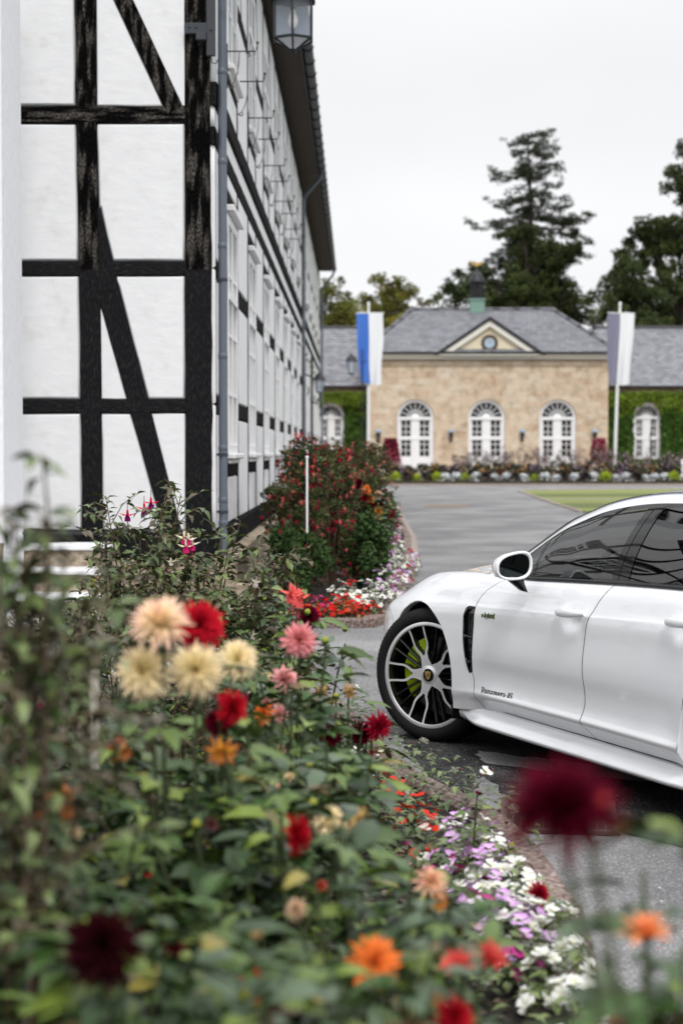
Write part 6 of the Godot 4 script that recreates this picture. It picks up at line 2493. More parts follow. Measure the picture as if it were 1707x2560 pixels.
func bloom(r: float, petals: int, inner: Color, mid: Color, tip: Color, quill: float, cup: float) -> ArrayMesh:
	# dahlia head opening towards +y: petals from a flat skirt up to a tight heart
	var b := MB.new()
	var golden := 2.39996
	for k in petals:
		var t := (k + 0.5) / petals
		var el := lerpf(1.45, cup, pow(t, 0.75)) + rnd(-0.15, 0.15)
		var az := golden * k + rnd(-0.08, 0.08)
		var l := r * lerpf(0.42, 1.0, pow(t, 0.6)) * rnd(0.84, 1.1)
		var w := r * quill * lerpf(0.6, 1.0, t) * rnd(0.85, 1.15)
		var d := Vector3(cos(az) * cos(el), sin(el), sin(az) * cos(el))
		var side := Vector3(-sin(az), 0, cos(az))
		var up := side.cross(d)
		if up.y < 0:
			up = -up
		var o := d * r * 0.08 + Vector3(0, r * 0.1, 0)
		var curl := 0.1 * (1.0 if t < 0.8 else -1.2) + rnd(-0.12, 0.12)
		var twist := rnd(-0.14, 0.14)
		var g := rnd(0.74, 1.12)
		var cs := [inner.lerp(mid, t) * g, mid * g, mid.lerp(tip, 0.6) * g, tip * g]
		var n := 4
		var first := b.P.size()
		for i in n:
			var u := i / 3.0
			var hw: float = w * [0.28, 0.5, 0.42, 0.06][i]
			var bend := (up * curl + side * twist) * l * u * u
			var c := o + d * l * u + bend
			b.col = cs[i]
			b.vert(c - side * hw + up * hw * 0.55, (up + side * 0.7).normalized())
			b.vert(c, up)
			b.vert(c + side * hw + up * hw * 0.55, (up - side * 0.7).normalized())
		for i in n - 1:
			var a := first + i * 3
			b.face(a, a + 1, a + 4)
			b.face(a, a + 4, a + 3)
			b.face(a + 1, a + 2, a + 5)
			b.face(a + 1, a + 5, a + 4)
	b.col = Color(0.05, 0.09, 0.02)
	b.lathe([Vector2(0.0, -r * 0.16), Vector2(r * 0.2, -r * 0.1), Vector2(r * 0.26, r * 0.04), Vector2(0.0, r * 0.08)], 8)
	return b.done()


func open_flower(r: float, petals: int, c: Color, eye: Color, notch := 0.0) -> ArrayMesh:
	# flat five-petalled flower facing +y
	var b := MB.new()
	for k in petals:
		var a := TAU * k / petals + rnd(-0.08, 0.08)
		var tilt := rnd(0.0, 0.6)
		var bs := Basis(Vector3.UP, a) * Basis(Vector3.BACK, tilt)
		var g := rnd(0.9, 1.05)
		var q := [Vector3(0, 0, 0), Vector3(0.45, 0.03, -0.36), Vector3(0.85, 0.0, -0.42), Vector3(1.0 - notch, -0.06, 0), Vector3(0.85, 0.0, 0.42), Vector3(0.45, 0.03, 0.36)]
		var first := b.P.size()
		for i in 6:
			b.col = eye if i == 0 else (eye.lerp(c, 0.75) if i == 1 or i == 5 else c * g)
			b.vert(bs * (q[i] * r) + Vector3(0, 0.002 * k, 0), (bs * Vector3(q[i].x * 0.3, 1, q[i].z * 0.4)).normalized())
		for i in range(1, 5):
			b.face(first, first + i + 1, first + i)
	b.col = Color(0.5, 0.45, 0.1)
	b.ball(Vector3(0, r * 0.06, 0), Vector3.ONE * r * 0.1, 3, 5)
	return b.done()


func fuchsia_flower(tube_c: Color, skirt: Color) -> ArrayMesh:
	# hanging flower: tube, four swept sepals, skirt and stamens; the stalk is at the origin
	var b := MB.new()
	b.col = Color(0.12, 0.1, 0.04)
	b.tube([Vector3(0, 0.02, 0), Vector3(0, -0.006, 0)], 0.0012, 0.0012, 4, false)
	b.col = tube_c
	b.lathe([Vector2(0.004, -0.026), Vector2(0.0045, -0.015), Vector2(0.003, -0.006), Vector2(0.0, -0.004)], 6)
	for k in 4:
		var a := TAU * k / 4
		var d := Vector3(cos(a), 0, sin(a))
		var s := Vector3(-sin(a), 0, cos(a))
		var p := [Vector3(0, -0.025, 0), d * 0.012 + s * 0.006 + Vector3(0, -0.028, 0), d * 0.03 + Vector3(0, -0.018, 0), d * 0.012 - s * 0.006 + Vector3(0, -0.028, 0)]
		b.tri(p[0], p[1], p[2])
		b.tri(p[0], p[2], p[3])
	b.col = skirt
	b.lathe([Vector2(0.0105, -0.048), Vector2(0.0105, -0.036), Vector2(0.004, -0.025)], 8)
	b.col = Color(0.5, 0.06, 0.1)
	for k in 3:
		b.tube([Vector3(0, -0.04, 0), Vector3(0.004 * (k - 1), -0.072, 0.003 * k - 0.003)], 0.0008, 0.0008, 3, false)
	return b.done()


var keep_clear := []        # bloom centres that leaves leave free
var leaf_meshes := []       # dahlia: [mesh, mb]
var blooms := {}
var bud_mesh: ArrayMesh
var small_leaf := []


func make_plant_kit() -> void:
	var greens := [Color(0.045, 0.08, 0.016), Color(0.085, 0.135, 0.03), Color(0.08, 0.12, 0.068), Color(0.05, 0.1, 0.026), Color(0.15, 0.21, 0.035), Color(0.03, 0.056, 0.02)]
	for k in 12:
		var mb := make_leaf(k % 2, rnd(0.06, 0.105), rnd(0.03, 0.05), greens[k % 6] * 0.9)
		leaf_meshes.append([mb.done(), mb])
	for k in 2:
		var mb := make_leaf(k, 0.09, 0.04, [Color(0.2, 0.17, 0.03), Color(0.12, 0.075, 0.03)][k])
		leaf_meshes.append([mb.done(), mb])
	var tones := [Color(0.1, 0.14, 0.045), Color(0.065, 0.095, 0.035), Color(0.042, 0.065, 0.026), Color(0.14, 0.18, 0.065), Color(0.085, 0.07, 0.04)]
	for k in 5:
		var mb := MB.new()
		leaflet(mb, 0.04, 0.02, Transform3D(Basis(), Vector3(0.006, 0, 0)), tones[k], rnd(0.2, 0.6), rnd(0.2, 0.6), 3)
		small_leaf.append([mb.done(), mb])
	blooms.cream_pink = bloom(0.055, 165, Color(0.85, 0.7, 0.2), Color(0.97, 0.85, 0.5), Color(0.95, 0.62, 0.5), 0.15, -0.25)
	blooms.cream = bloom(0.055, 150, Color(0.85, 0.7, 0.14), Color(0.97, 0.86, 0.46), Color(0.96, 0.77, 0.54), 0.14, -0.35)
	blooms.cream_open = bloom(0.055, 60, Color(0.6, 0.5, 0.1), Color(0.85, 0.72, 0.4), Color(0.85, 0.6, 0.45), 0.2, -0.1)
	blooms.red = bloom(0.055, 140, Color(0.28, 0.003, 0.01), Color(0.47, 0.006, 0.018), Color(0.56, 0.012, 0.03), 0.2, -0.3)
	blooms.crimson = bloom(0.055, 80, Color(0.12, 0.002, 0.008), Color(0.27, 0.004, 0.018), Color(0.36, 0.008, 0.03), 0.24, -0.35)
	blooms.maroon = bloom(0.055, 110, Color(0.03, 0.001, 0.004), Color(0.07, 0.001, 0.009), Color(0.1, 0.002, 0.015), 0.27, -0.3)
	blooms.maroon_dark = bloom(0.055, 90, Color(0.008, 0.0006, 0.0015), Color(0.014, 0.0006, 0.0025), Color(0.026, 0.001, 0.005), 0.3, -0.3)
	blooms.maroon_bud = bloom(0.04, 34, Color(0.2, 0.08, 0.05), Color(0.18, 0.004, 0.02), Color(0.25, 0.01, 0.03), 0.36, 0.7)
	blooms.pink = bloom(0.055, 140, Color(0.85, 0.55, 0.18), Color(0.82, 0.3, 0.28), Color(0.85, 0.34, 0.38), 0.18, -0.3)
	blooms.pink_light = bloom(0.055, 85, Color(0.75, 0.4, 0.2), Color(0.8, 0.38, 0.36), Color(0.82, 0.42, 0.42), 0.2, -0.2)
	blooms.yellow_orange = bloom(0.055, 60, Color(0.75, 0.5, 0.02), Color(0.85, 0.48, 0.06), Color(0.85, 0.25, 0.1), 0.2, -0.3)
	blooms.orange = bloom(0.055, 80, Color(0.72, 0.3, 0.04), Color(0.84, 0.28, 0.05), Color(0.84, 0.2, 0.05), 0.22, -0.2)
	blooms.orange_dk = bloom(0.055, 60, Color(0.5, 0.2, 0.03), Color(0.5, 0.12, 0.03), Color(0.45, 0.09, 0.03), 0.22, -0.4)
	blooms.orange_open = bloom(0.055, 26, Color(0.75, 0.35, 0.05), Color(0.85, 0.3, 0.1), Color(0.88, 0.36, 0.18), 0.34, 0.1)
	blooms.peach_orange = bloom(0.055, 70, Color(0.75, 0.5, 0.06), Color(0.82, 0.4, 0.12), Color(0.78, 0.26, 0.12), 0.18, -0.5)
	blooms.peach_light = bloom(0.055, 50, Color(0.7, 0.45, 0.15), Color(0.82, 0.52, 0.32), Color(0.8, 0.42, 0.32), 0.2, -0.2)
	blooms.coral = bloom(0.055, 40, Color(0.6, 0.15, 0.06), Color(0.68, 0.07, 0.07), Color(0.72, 0.12, 0.1), 0.36, 0.6)
	blooms.spent = bloom(0.055, 50, Color(0.35, 0.25, 0.08), Color(0.62, 0.42, 0.16), Color(0.5, 0.3, 0.14), 0.15, -1.0)
	var b := MB.new()
	b.col = Color(0.32, 0.34, 0.06)
	b.ball(Vector3(0, 0.012, 0), Vector3(0.013, 0.014, 0.013), 6, 8)
	b.col = Color(0.1, 0.16, 0.03)
	b.lathe([Vector2(0.0, -0.006), Vector2(0.011, 0.0), Vector2(0.0145, 0.012)], 8)
	bud_mesh = b.done()


func crown_height(x: float, z: float) -> float:
	# the bed falls away towards its kerb
	var off := key([[2.0, 0.08], [3.0, 0.04], [4.5, -0.04], [5.5, -0.1], [7.4, -0.12], [9.0, -0.12]], -z)
	return clampf(0.84 - 2.2 * maxf(0.0, x - off), 0.12, 0.84)


func dahlia(called: String, label: String, group: String, at: Vector3, h: float, heads: Array, n_parts: int, stems := 5, spread := 0.2) -> Node3D:
	# heads: [kind, place relative to the foot, size, facing]
	var o := thing(called, label, "dahlia", at, 0.0, group)
	var st := MB.new()
	st.col = Color(0.045, 0.06, 0.02)
	var inner := MB.new()
	var used_parts := 0
	var paths := []
	for hd in heads:
		var tip: Vector3 = hd[1]
		var foot := Vector3(rnd(-0.04, 0.04), 0, rnd(-0.04, 0.04))
		var mid := foot.lerp(tip, 0.55) + Vector3(tip.x * 0.1, 0.02, 0)
		var face: Vector3 = hd[3]
		var neck := tip - face.normalized() * 0.035
		paths.append([[foot, mid, neck, tip], tip.y > h + 0.15])
	for k in stems:
		var a := TAU * k / stems + rnd(-0.4, 0.4)
		var r := spread * rnd(0.35, 1.0)
		var hh := h * rnd(0.72, 1.05)
		var tip := Vector3(cos(a) * r, hh, sin(a) * r)
		paths.append([[Vector3(), tip * Vector3(0.45, 0.5, 0.45), tip * Vector3(0.8, 0.85, 0.8), tip], false])
		if rng.randf() < 0.16:
			heads.append(["bud", tip + Vector3(0, 0.05, 0), 1.0, Vector3(rnd(-0.4, 0.4), 1, rnd(-0.2, 0.5))])
	if label.begins_with("leafy") or label.contains(" leafy dahlia without"):
		if rng.randf() < 0.5:
			for q in 1 + rng.randi() % 2:
				var pt: Array = paths[rng.randi() % paths.size()][0]
				heads.append([["orange_dk", "peach_light", "cream_open", "red", "maroon_bud", "spent", "pink_light", "crimson"][rng.randi() % 8], pt[3] + Vector3(0, 0.01, 0.02), rnd(0.025, 0.05), Vector3(rnd(-0.6, 0.6), rnd(0.1, 1), rnd(0.2, 1))])
	for pp in paths:
		var p: Array = pp[0]
		st.tube(p, 0.0055, 0.0035, 5, false)
		var len_: float = p[0].distance_to(p[1]) + p[1].distance_to(p[2])
		var nodes := int(len_ / 0.075) + 1
		for q in nodes:
			var t := lerpf(0.22, 0.97, (q + 0.5) / nodes)
			var seg := t * 3.0
			var i := mini(2, int(seg))
			var c: Vector3 = p[i].lerp(p[i + 1], seg - i)
			if pp[1] and c.y > h * 0.9 + 0.1 and (rng.randf() < 0.6 or (at.z > -3.0 and not label.contains("edge"))):
				continue
			var a := (PI / 2 if q % 2 else 0.0) + rnd(-0.5, 0.5)
			for s in 2:
				var az := a + PI * s
				var rise := rnd(-0.25, 0.5)
				var bs := Basis(Vector3.UP, az) * Basis(Vector3.BACK, rise) * Basis(Vector3.RIGHT, rnd(-0.5, 0.5))
				var pick := rng.randi() % 12 if rng.randf() > 0.06 else 12 + rng.randi() % 2
				var sc := rnd(0.75, 1.25) * (0.8 if t > 0.85 else 1.0) * (0.55 if h < 0.3 else 1.0) * (1.08 if at.z > -3.0 else 1.0)
				if t < 0.4 and rng.randf() < 0.5:
					continue
				var xf := Transform3D(bs.scaled(Vector3.ONE * sc), c + bs * Vector3(0.012, 0, 0))
				var outer := t > 0.45
				var hit := false
				for kc in keep_clear:
					var v: Vector3 = at + xf * Vector3(0.07, 0, 0) - kc
					if v.length() < 0.08 or (v.z > -0.03 and v.z < 0.9 and absf(v.y + v.z * 0.05) < 0.07 and absf(v.x) < 0.075):
						hit = true
						break
				if hit:
					continue
				if outer and used_parts < n_parts:
					used_parts += 1
					part("leaf", leaf_meshes[pick][0], M.leaf, o, xf)
				else:
					inner.add(leaf_meshes[pick][1], xf)
				if outer and rng.randf() < 0.22:
					var b2 := bs * Basis(Vector3.UP, rnd(-1.2, 1.2))
					inner.add(leaf_meshes[(pick + 5) % 12][1], Transform3D(b2.scaled(Vector3.ONE * sc * 0.8), c))
	built("stems", st, M.stem, o)
	if inner.P.size():
		built("foliage", inner, M.leaf, o, Transform3D(), "stuff")
	for hd in heads:
		var f: Vector3 = hd[3]
		if hd[0] == "bud":
			part("bud", bud_mesh, M.petal, o, Transform3D(up_to(f, rnd(0, 6)).scaled(Vector3.ONE * hd[2] * rnd(0.6, 1.0)), hd[1]))
		else:
			part("bloom", blooms[hd[0]], M.petal, o, Transform3D(up_to(f, rnd(0, 6)).scaled(Vector3.ONE * float(hd[2]) / 0.104), hd[1]))
	return o


func fuchsia(called: String, label: String, group: String, at: Vector3, h: float, spread: float, stems: int, n_parts: int, dense: float, flower_rate: float, fl: Array, brown := 0.0, big := 1.0) -> Node3D:
	var o := thing(called, label, "fuchsia", at, 0.0, group)
	var st := MB.new()
	var inner := MB.new()
	var count := 0
	var spots := []
	for k in stems:
		var a := TAU * k / stems + rnd(-0.5, 0.5)
		var r := spread * rnd(0.3, 1.0)
		var hh := h * rnd(0.72, 1.0) if k > 0 else h
		var tip := Vector3(cos(a) * r, hh, sin(a) * r)
		var p := [Vector3(cos(a) * 0.03, 0, sin(a) * 0.03), tip * Vector3(0.3, 0.4, 0.3), tip * Vector3(0.7, 0.78, 0.7), tip]
		st.col = Color(0.1, 0.065, 0.04)
		st.tube(p, 0.006, 0.0022, 5, false)
		var twigs := int(7 * dense)
		var lines := [p]
		for q in twigs:
			var t := lerpf(0.38, 0.98, (q + rnd(0, 1)) / twigs)
			var seg := t * 3.0
			var i := mini(2, int(seg))
			var c: Vector3 = p[i].lerp(p[i + 1], seg - i)
			var d := Vector3(rnd(-1, 1), rnd(0.1, 1.0), rnd(-1, 1)).normalized()
			var l := rnd(0.1, 0.26) * (1.2 - 0.5 * t)
			var tw := [c, c + d * l * 0.55 + Vector3(0, 0.01, 0), c + d * l + Vector3(0, -0.02, 0), c + d * l * 1.2 + Vector3(0, -0.05 * l / 0.2, 0)]
			st.col = Color(0.12, 0.1, 0.045)
			st.tube(tw, 0.0026, 0.0012, 4, false)
			lines.append(tw)
		for l in lines:
			var ln: float = l[0].distance_to(l[1]) + l[1].distance_to(l[2]) + l[2].distance_to(l[3])
			var nodes := int(ln / 0.028 * (0.75 if l == p else 1.0))
			for q in nodes:
				var t := (q + rnd(0, 1)) / nodes
				if l == p and t < 0.4:
					continue
				var seg := t * 3.0
				var i := mini(2, int(seg))
				var c: Vector3 = l[i].lerp(l[i + 1], seg - i)
				var a2 := rnd(0, TAU)
				for s in 2:
					if rng.randf() < 0.2:
						continue
					var bs := Basis(Vector3.UP, a2 + PI * s) * Basis(Vector3.BACK, rnd(-0.7, 0.5)) * Basis(Vector3.RIGHT, rnd(-0.6, 0.6))
					var pick := rng.randi() % 5
					if rng.randf() < brown:
						pick = 4
					var xf := Transform3D(bs.scaled(Vector3.ONE * rnd(0.6, 1.2) * big), c)
					if count < n_parts and rng.randf() < 0.5:
						count += 1
						part("leaf", small_leaf[pick][0], M.leaf, o, xf)
					else:
						inner.add(small_leaf[pick][1], xf)
				if t > 0.55 and rng.randf() < flower_rate:
					spots.append(c)
	built("stems", st, M.stem, o)
	if inner.P.size():
		built("foliage", inner, M.leaf, o, Transform3D(), "stuff")
	for c in spots:
		part("flower", fl[rng.randi() % fl.size()], M.petal, o, Transform3D(Basis(Vector3.UP, rnd(0, 6)) * Basis(Vector3.RIGHT, rnd(-0.25, 0.25)) * Basis().scaled(Vector3.ONE * rnd(0.8, 1.25)), c))
	return o


func mound(called: String, label: String, group: String, cat: String, at: Vector3, r: float, h: float, fl: Array, n_fl: int, leaf_c: int, size := 1.0) -> Node3D:
	# low bedding plant: leafy dome under open flowers
	var o := thing(called, label, cat, at, rnd(0, TAU), group)
	var inner := MB.new()
	for k in 46:
		var a := rnd(0, TAU)
		var el := acos(1.0 - rnd(0, 0.95))
		var d := Vector3(cos(a) * sin(el), cos(el), sin(a) * sin(el))
		var c := d * Vector3(r, h, r) * rnd(0.6, 0.98)
		var bs := Basis(Vector3.UP, -a + rnd(-0.7, 0.7)) * Basis(Vector3.BACK, rnd(-0.2, 0.8))
		inner.add(small_leaf[[leaf_c, 3, 1][k % 3]][1], Transform3D(bs.scaled(Vector3.ONE * rnd(0.9, 1.5)), c))
	built("foliage", inner, M.leaf, o, Transform3D(), "stuff")
	for k in n_fl:
		var a := rnd(0, TAU)
		var el := acos(1.0 - rnd(0, 0.8))
		var d := Vector3(cos(a) * sin(el), cos(el), sin(a) * sin(el))
		part("flower", fl[rng.randi() % fl.size()], M.petal, o, Transform3D(up_to(d + Vector3(rnd(-0.3, 0.3), 0.5, rnd(-0.3, 0.3)), rnd(0, 6)).scaled(Vector3.ONE * rnd(0.8, 1.15) * size), d * Vector3(r, h, r) * rnd(0.98, 1.12)))
	return o


func make_beds() -> void:
	make_plant_kit()
	near_bed()
	hall_bed()
	pavilion_bed()


func nth(n: int) -> String:
	var w := ["first", "second", "third", "fourth", "fifth", "sixth", "seventh", "eighth", "ninth", "tenth", "eleventh", "twelfth"]
	return w[n - 1] if n <= 12 else "%d%s" % [n, "st" if n % 10 == 1 else ("nd" if n % 10 == 2 else ("rd" if n % 10 == 3 else "th"))]


var tally := {}


func counted(s: String) -> int:
	tally[s] = tally.get(s, 0) + 1
	return tally[s]


func near_bed() -> void:
	var south := Vector3(0.0, 0.45, 0.9)
	# plants known by their blooms: [name, label, foot, [[kind, x, y, z, size, facing]...]]
	var known := [
		["cream dahlia plant with four spiky yellow-cream blooms crowded beside a red one", Vector3(-0.36, 0.05, -3.85), [["cream_pink", -0.37, 1.22, -3.55, 0.126, Vector3(-0.1, 0.75, 0.6)], ["cream", -0.41, 1.12, -3.6, 0.122, Vector3(-0.2, 0.25, 1)], ["cream", -0.31, 1.11, -3.7, 0.124, Vector3(0.05, 0.05, 1)], ["cream", -0.26, 1.06, -4.3, 0.107, Vector3(0.3, 0.3, 0.9)]], "four spiky yellow-cream blooms"],
		["tall dahlia with one big bright red spiky bloom behind the cream blooms", Vector3(-0.3, 0.05, -4.2), [["red", -0.315, 1.19, -3.85, 0.115, Vector3(0.25, 0.4, 0.9)]], "big bright red spiky bloom"],
		["dahlia with a clear pink spiky bloom on top and paler pink ones below", Vector3(-0.12, 0.05, -5.4), [["pink", -0.126, 1.01, -5.2, 0.111, Vector3(0.05, 0.15, 1)], ["pink_light", -0.18, 0.85, -5.5, 0.1, Vector3(0.2, 0.8, 0.5)], ["pink_light", -0.19, 0.79, -5.2, 0.065, Vector3(0.7, 0.2, 0.6)], ["bud", -0.05, 0.99, -5.3, 1.0, Vector3(0, 1, 0.2)]], "clear pink spiky bloom"],
		["dahlia with red and maroon blooms above a yellow-orange starry one", Vector3(-0.26, 0.05, -4.05), [["red", -0.25, 1.0, -3.9, 0.085, Vector3(0.8, 0.1, 0.6)], ["maroon", -0.28, 0.96, -3.95, 0.07, Vector3(-0.4, 0.2, 0.8)], ["yellow_orange", -0.262, 0.92, -3.8, 0.076, Vector3(0.1, -0.4, 0.9)]], "red-over-yellow starry blooms"],
		["dahlia with a single small orange bloom seen from its side", Vector3(-0.24, 0.05, -5.0), [["orange", -0.22, 0.82, -5.0, 0.07, Vector3(-0.7, 0.3, 0.6)]], "small sideways orange bloom"],
		["dark dahlia with three crimson and maroon blooms nearest the car's front wheel", Vector3(0.03, 0.05, -6.45), [["crimson", 0.13, 0.58, -6.3, 0.113, Vector3(0.6, -0.1, 0.8)], ["maroon", -0.04, 0.56, -6.2, 0.085, Vector3(-0.2, -0.3, 0.9)], ["maroon", 0.07, 0.54, -6.4, 0.096, Vector3(0.1, -0.4, 0.9)]], "three crimson blooms by the wheel"],
		["dahlia with one scarlet bloom turned sideways in the middle of the bed", Vector3(-0.12, 0.05, -3.75), [["red", -0.1, 0.78, -3.6, 0.095, Vector3(1.0, 0.15, 0.12)], ["bud", -0.31, 0.77, -3.7, 1.0, Vector3(0, 1, 0.3)]], "scarlet bloom turned sideways"],
		["dahlia with a creamy apricot bloom and a fading brownish one", Vector3(0.0, 0.05, -4.5), [["cream", -0.03, 0.67, -4.25, 0.09, Vector3(-0.3, 0.5, 0.8)], ["cream", 0.0, 0.63, -4.35, 0.08, Vector3(-0.6, 0.2, 0.7)], ["spent", 0.04, 0.66, -4.3, 0.085, Vector3(0.3, 0.3, 0.9)]], "creamy apricot bloom"],
		["dahlia with ragged peach-orange blooms at the far left of the bed", Vector3(-0.54, 0.05, -3.4), [["peach_orange", -0.52, 0.925, -3.2, 0.085, Vector3(0.4, 0.1, 0.9)], ["peach_orange", -0.58, 0.905, -3.25, 0.07, Vector3(-0.4, 0.0, 0.9)]], "ragged peach-orange blooms"],
		["dahlia with one small dull orange bloom left of the yellow-orange one", Vector3(-0.52, 0.05, -4.2), [["orange_dk", -0.52, 0.89, -4.0, 0.062, Vector3(0.1, 0.3, 0.9)], ["peach_orange", -0.5, 0.885, -3.98, 0.045, Vector3(0.4, 0.1, 0.9)]], "small dull orange bloom"],
		["near-black maroon dahlia with one broad blurred bloom low on the left", Vector3(-0.34, 0.05, -2.55), [["maroon_dark", -0.325, 0.9, -2.35, 0.112, Vector3(0.1, 0.55, 0.8)], ["maroon", -0.28, 0.74, -2.9, 0.04, Vector3(0, 1, 0.3)]], "near-black maroon bloom"],
		["dahlia with one bright orange bloom low in the foreground", Vector3(0.04, 0.05, -3.05), [["orange", 0.055, 0.715, -2.9, 0.094, Vector3(0.1, 0.6, 0.8)], ["orange_dk", -0.13, 0.71, -2.75, 0.047, Vector3(0, 0.7, 0.7)]], "bright orange foreground bloom"],
		["dahlia with coral-red half-open blooms beside the white bedding flowers", Vector3(0.2, 0.05, -3.15), [["coral", 0.205, 0.67, -3.0, 0.075, Vector3(-0.2, 0.8, 0.5)], ["coral", 0.26, 0.655, -3.1, 0.075, Vector3(0.3, 0.7, 0.5)], ["red", 0.17, 0.72, -2.6, 0.062, Vector3(0.1, 0.5, 0.8)]], "coral-red half-open blooms"],
		["tall dahlia whose large deep maroon bloom floats before the car door", Vector3(0.5, 0.05, -1.75), [["maroon", 0.197, 1.25, -1.55, 0.11, Vector3(-0.12, 0.93, 0.35)], ["coral", 0.228, 1.268, -1.53, 0.014, Vector3(0.3, 0.3, 0.9)]], "large deep maroon bloom"],
		["open dahlia with one pale orange starry bloom at the right edge", Vector3(0.4, 0.05, -2.3), [["orange_open", 0.388, 0.955, -2.2, 0.075, Vector3(0, 1, 0.12)]], "pale orange starry bloom"],
		["maroon dahlia partly cut off by the picture's right edge", Vector3(0.42, 0.05, -1.95), [["maroon", 0.395, 1.15, -1.85, 0.06, Vector3(-0.3, 0.2, 0.9)]], "maroon bloom cut by the edge"],
		["low crimson dahlia bloom at the kerb among mauve bedding flowers", Vector3(0.57, 0.05, -5.35), [["crimson", 0.6, 0.22, -5.3, 0.085, Vector3(0.7, 0.5, 0.5)]], "low crimson kerb bloom"],
		["young dahlia holding a dark red bud above the drain grate", Vector3(0.45, 0.05, -6.0), [["maroon_bud", 0.47, 0.385, -6.0, 0.045, Vector3(0.1, 1, 0.1)]], "dark red bud"],
		["dahlia with a dark maroon bloom half hidden behind the pink one", Vector3(-0.13, 0.05, -6.9), [["maroon", -0.13, 0.93, -6.8, 0.095, Vector3(0.4, 0.4, 0.8)], ["crimson", -0.17, 0.9, -6.8, 0.05, Vector3(-0.4, 0.3, 0.8)]], "half-hidden maroon bloom"],
		["dahlia with faded straw-coloured blooms above the crimson ones", Vector3(-0.02, 0.05, -6.35), [["spent", 0.03, 0.69, -6.4, 0.075, Vector3(0.1, -0.6, 0.8)], ["spent", -0.07, 0.72, -6.2, 0.066, Vector3(-0.2, -0.5, 0.8)], ["bud", -0.02, 0.68, -6.3, 0.9, Vector3(0, 1, 0)]], "faded straw-coloured blooms"],
		["dahlia with pale peach blooms beside the mauve bedding flowers", Vector3(0.16, 0.05, -3.85), [["peach_light", 0.19, 0.65, -3.7, 0.083, Vector3(0.2, 0.9, 0.4)], ["yellow_orange", 0.21, 0.6, -3.75, 0.05, Vector3(0.5, 0.1, 0.8)], ["yellow_orange", 0.235, 0.535, -3.8, 0.04, Vector3(0.2, 0.3, 0.8)]], "pale peach blooms"],
		["dahlia with small creamy half-open blooms in the shaded middle", Vector3(-0.2, 0.05, -5.7), [["cream_open", -0.2, 0.62, -5.5, 0.062, Vector3(0.2, 0.6, 0.7)], ["cream_open", -0.14, 0.57, -5.6, 0.05, Vector3(0.2, 0.2, 0.9)]], "small creamy half-open blooms"],
		["dahlia with a peach bloom under the orange one", Vector3(-0.18, 0.05, -4.7), [["peach_light", -0.18, 0.67, -4.6, 0.06, Vector3(0.3, 0.3, 0.8)], ["cream_open", -0.14, 0.7, -4.65, 0.035, Vector3(0.2, 0.8, 0.4)]], "peach bloom under the orange"],
		["dahlia with small red blooms deep in the left foreground foliage", Vector3(-0.4, 0.05, -3.7), [["red", -0.4, 0.68, -3.6, 0.036, Vector3(0, 0.4, 0.9)], ["red", -0.15, 0.65, -3.0, 0.06, Vector3(0, 0.4, 0.9)], ["bud", -0.34, 0.5, -2.9, 2.2, Vector3(0.3, 0.6, 0.8)]], "small red foreground blooms"]]
	for k in known:
		for q in k[2]:
			if q[4] > 0.06:
				keep_clear.append(Vector3(q[1], q[2], q[3]))
	for k in known:
		var at: Vector3 = k[1]
		var heads := []
		for q in k[2]:
			heads.append([q[0], Vector3(q[1], q[2], q[3]) - at, q[4], q[5]])
		var h := crown_height(at.x, at.z)
		var right := at.x > 0.27 and at.z > -2.9
		if right:
			h = 0.5
		dahlia("dahlia", k[0], "dahlias of the near bed", at, h, heads, 20 if right else 30, 4 if not right else 2, 0.17)
	# leafy plants between them
	var z := -1.95
	while z > -10.2:
		var d := -z
		var x := -1.3
		while x < 0.5:
			var px := x + rnd(-0.09, 0.09)
			var pz := z + rnd(-0.13, 0.13)
			var h := crown_height(px, pz) * rnd(0.82, 1.05)
			if px < -0.28 - 0.03 * d and d > 4.2 and px > -1.1:
				h *= 0.62
			if h > 0.2 and not (px > 0.1 and d < 2.5) and not (px > -0.24 and d > 5.9):
				var best := ""
				var far := 99.0
				for q in known:
					var gap: float = Vector2(q[1].x - px, q[1].z - pz).length()
					if gap < far:
						far = gap
						var side := "left of" if px < q[1].x - 0.12 else ("right of" if px > q[1].x + 0.12 else ("in front of" if pz > q[1].z else "behind"))
						best = side + " the " + q[3]
				var c := counted(best)
				dahlia("dahlia", ("%sleafy dahlia with few small heads %s" % ["" if c == 1 else nth(c) + " ", best]), "leafy dahlias filling the near bed", Vector3(px, 0.05, pz), h, [], (24 if d < 5 else 14) if px > -0.2 * d - 0.12 else 0, 5, 0.2)
			x += 0.3 + 0.014 * d
		z -= 0.55
	# fuchsias
	var red := fuchsia_flower(Color(0.55, 0.01, 0.05), Color(0.16, 0.004, 0.1))
	var pale := fuchsia_flower(Color(0.72, 0.62, 0.5), Color(0.6, 0.02, 0.16))
	var white := fuchsia_flower(Color(0.75, 0.7, 0.55), Color(0.75, 0.6, 0.6))
	var f1 := fuchsia("fuchsia", "tall thin fuchsia with red flowers at its tip before the gable", "fuchsias of the near bed", Vector3(-0.93, 0.05, -8.0), 1.33, 0.32, 11, 200, 1.35, 0.01, [red, pale], 0.05, 1.3)
	for q in [[0.03, 1.3, 0.05], [0.06, 1.325, 0.04], [-0.045, 1.27, 0.06]]:
		part("flower", red, M.petal, f1, Transform3D(Basis().scaled(Vector3.ONE * 1.3), Vector3(q[0], q[1], q[2])))
	var f2 := fuchsia("fuchsia", "twiggy fuchsia with white and pink-red hanging flowers beside the corner post", "fuchsias of the near bed", Vector3(-0.68, 0.05, -7.8), 1.22, 0.26, 9, 170, 1.35, 0.016, [pale, white, red], 0.05, 1.3)
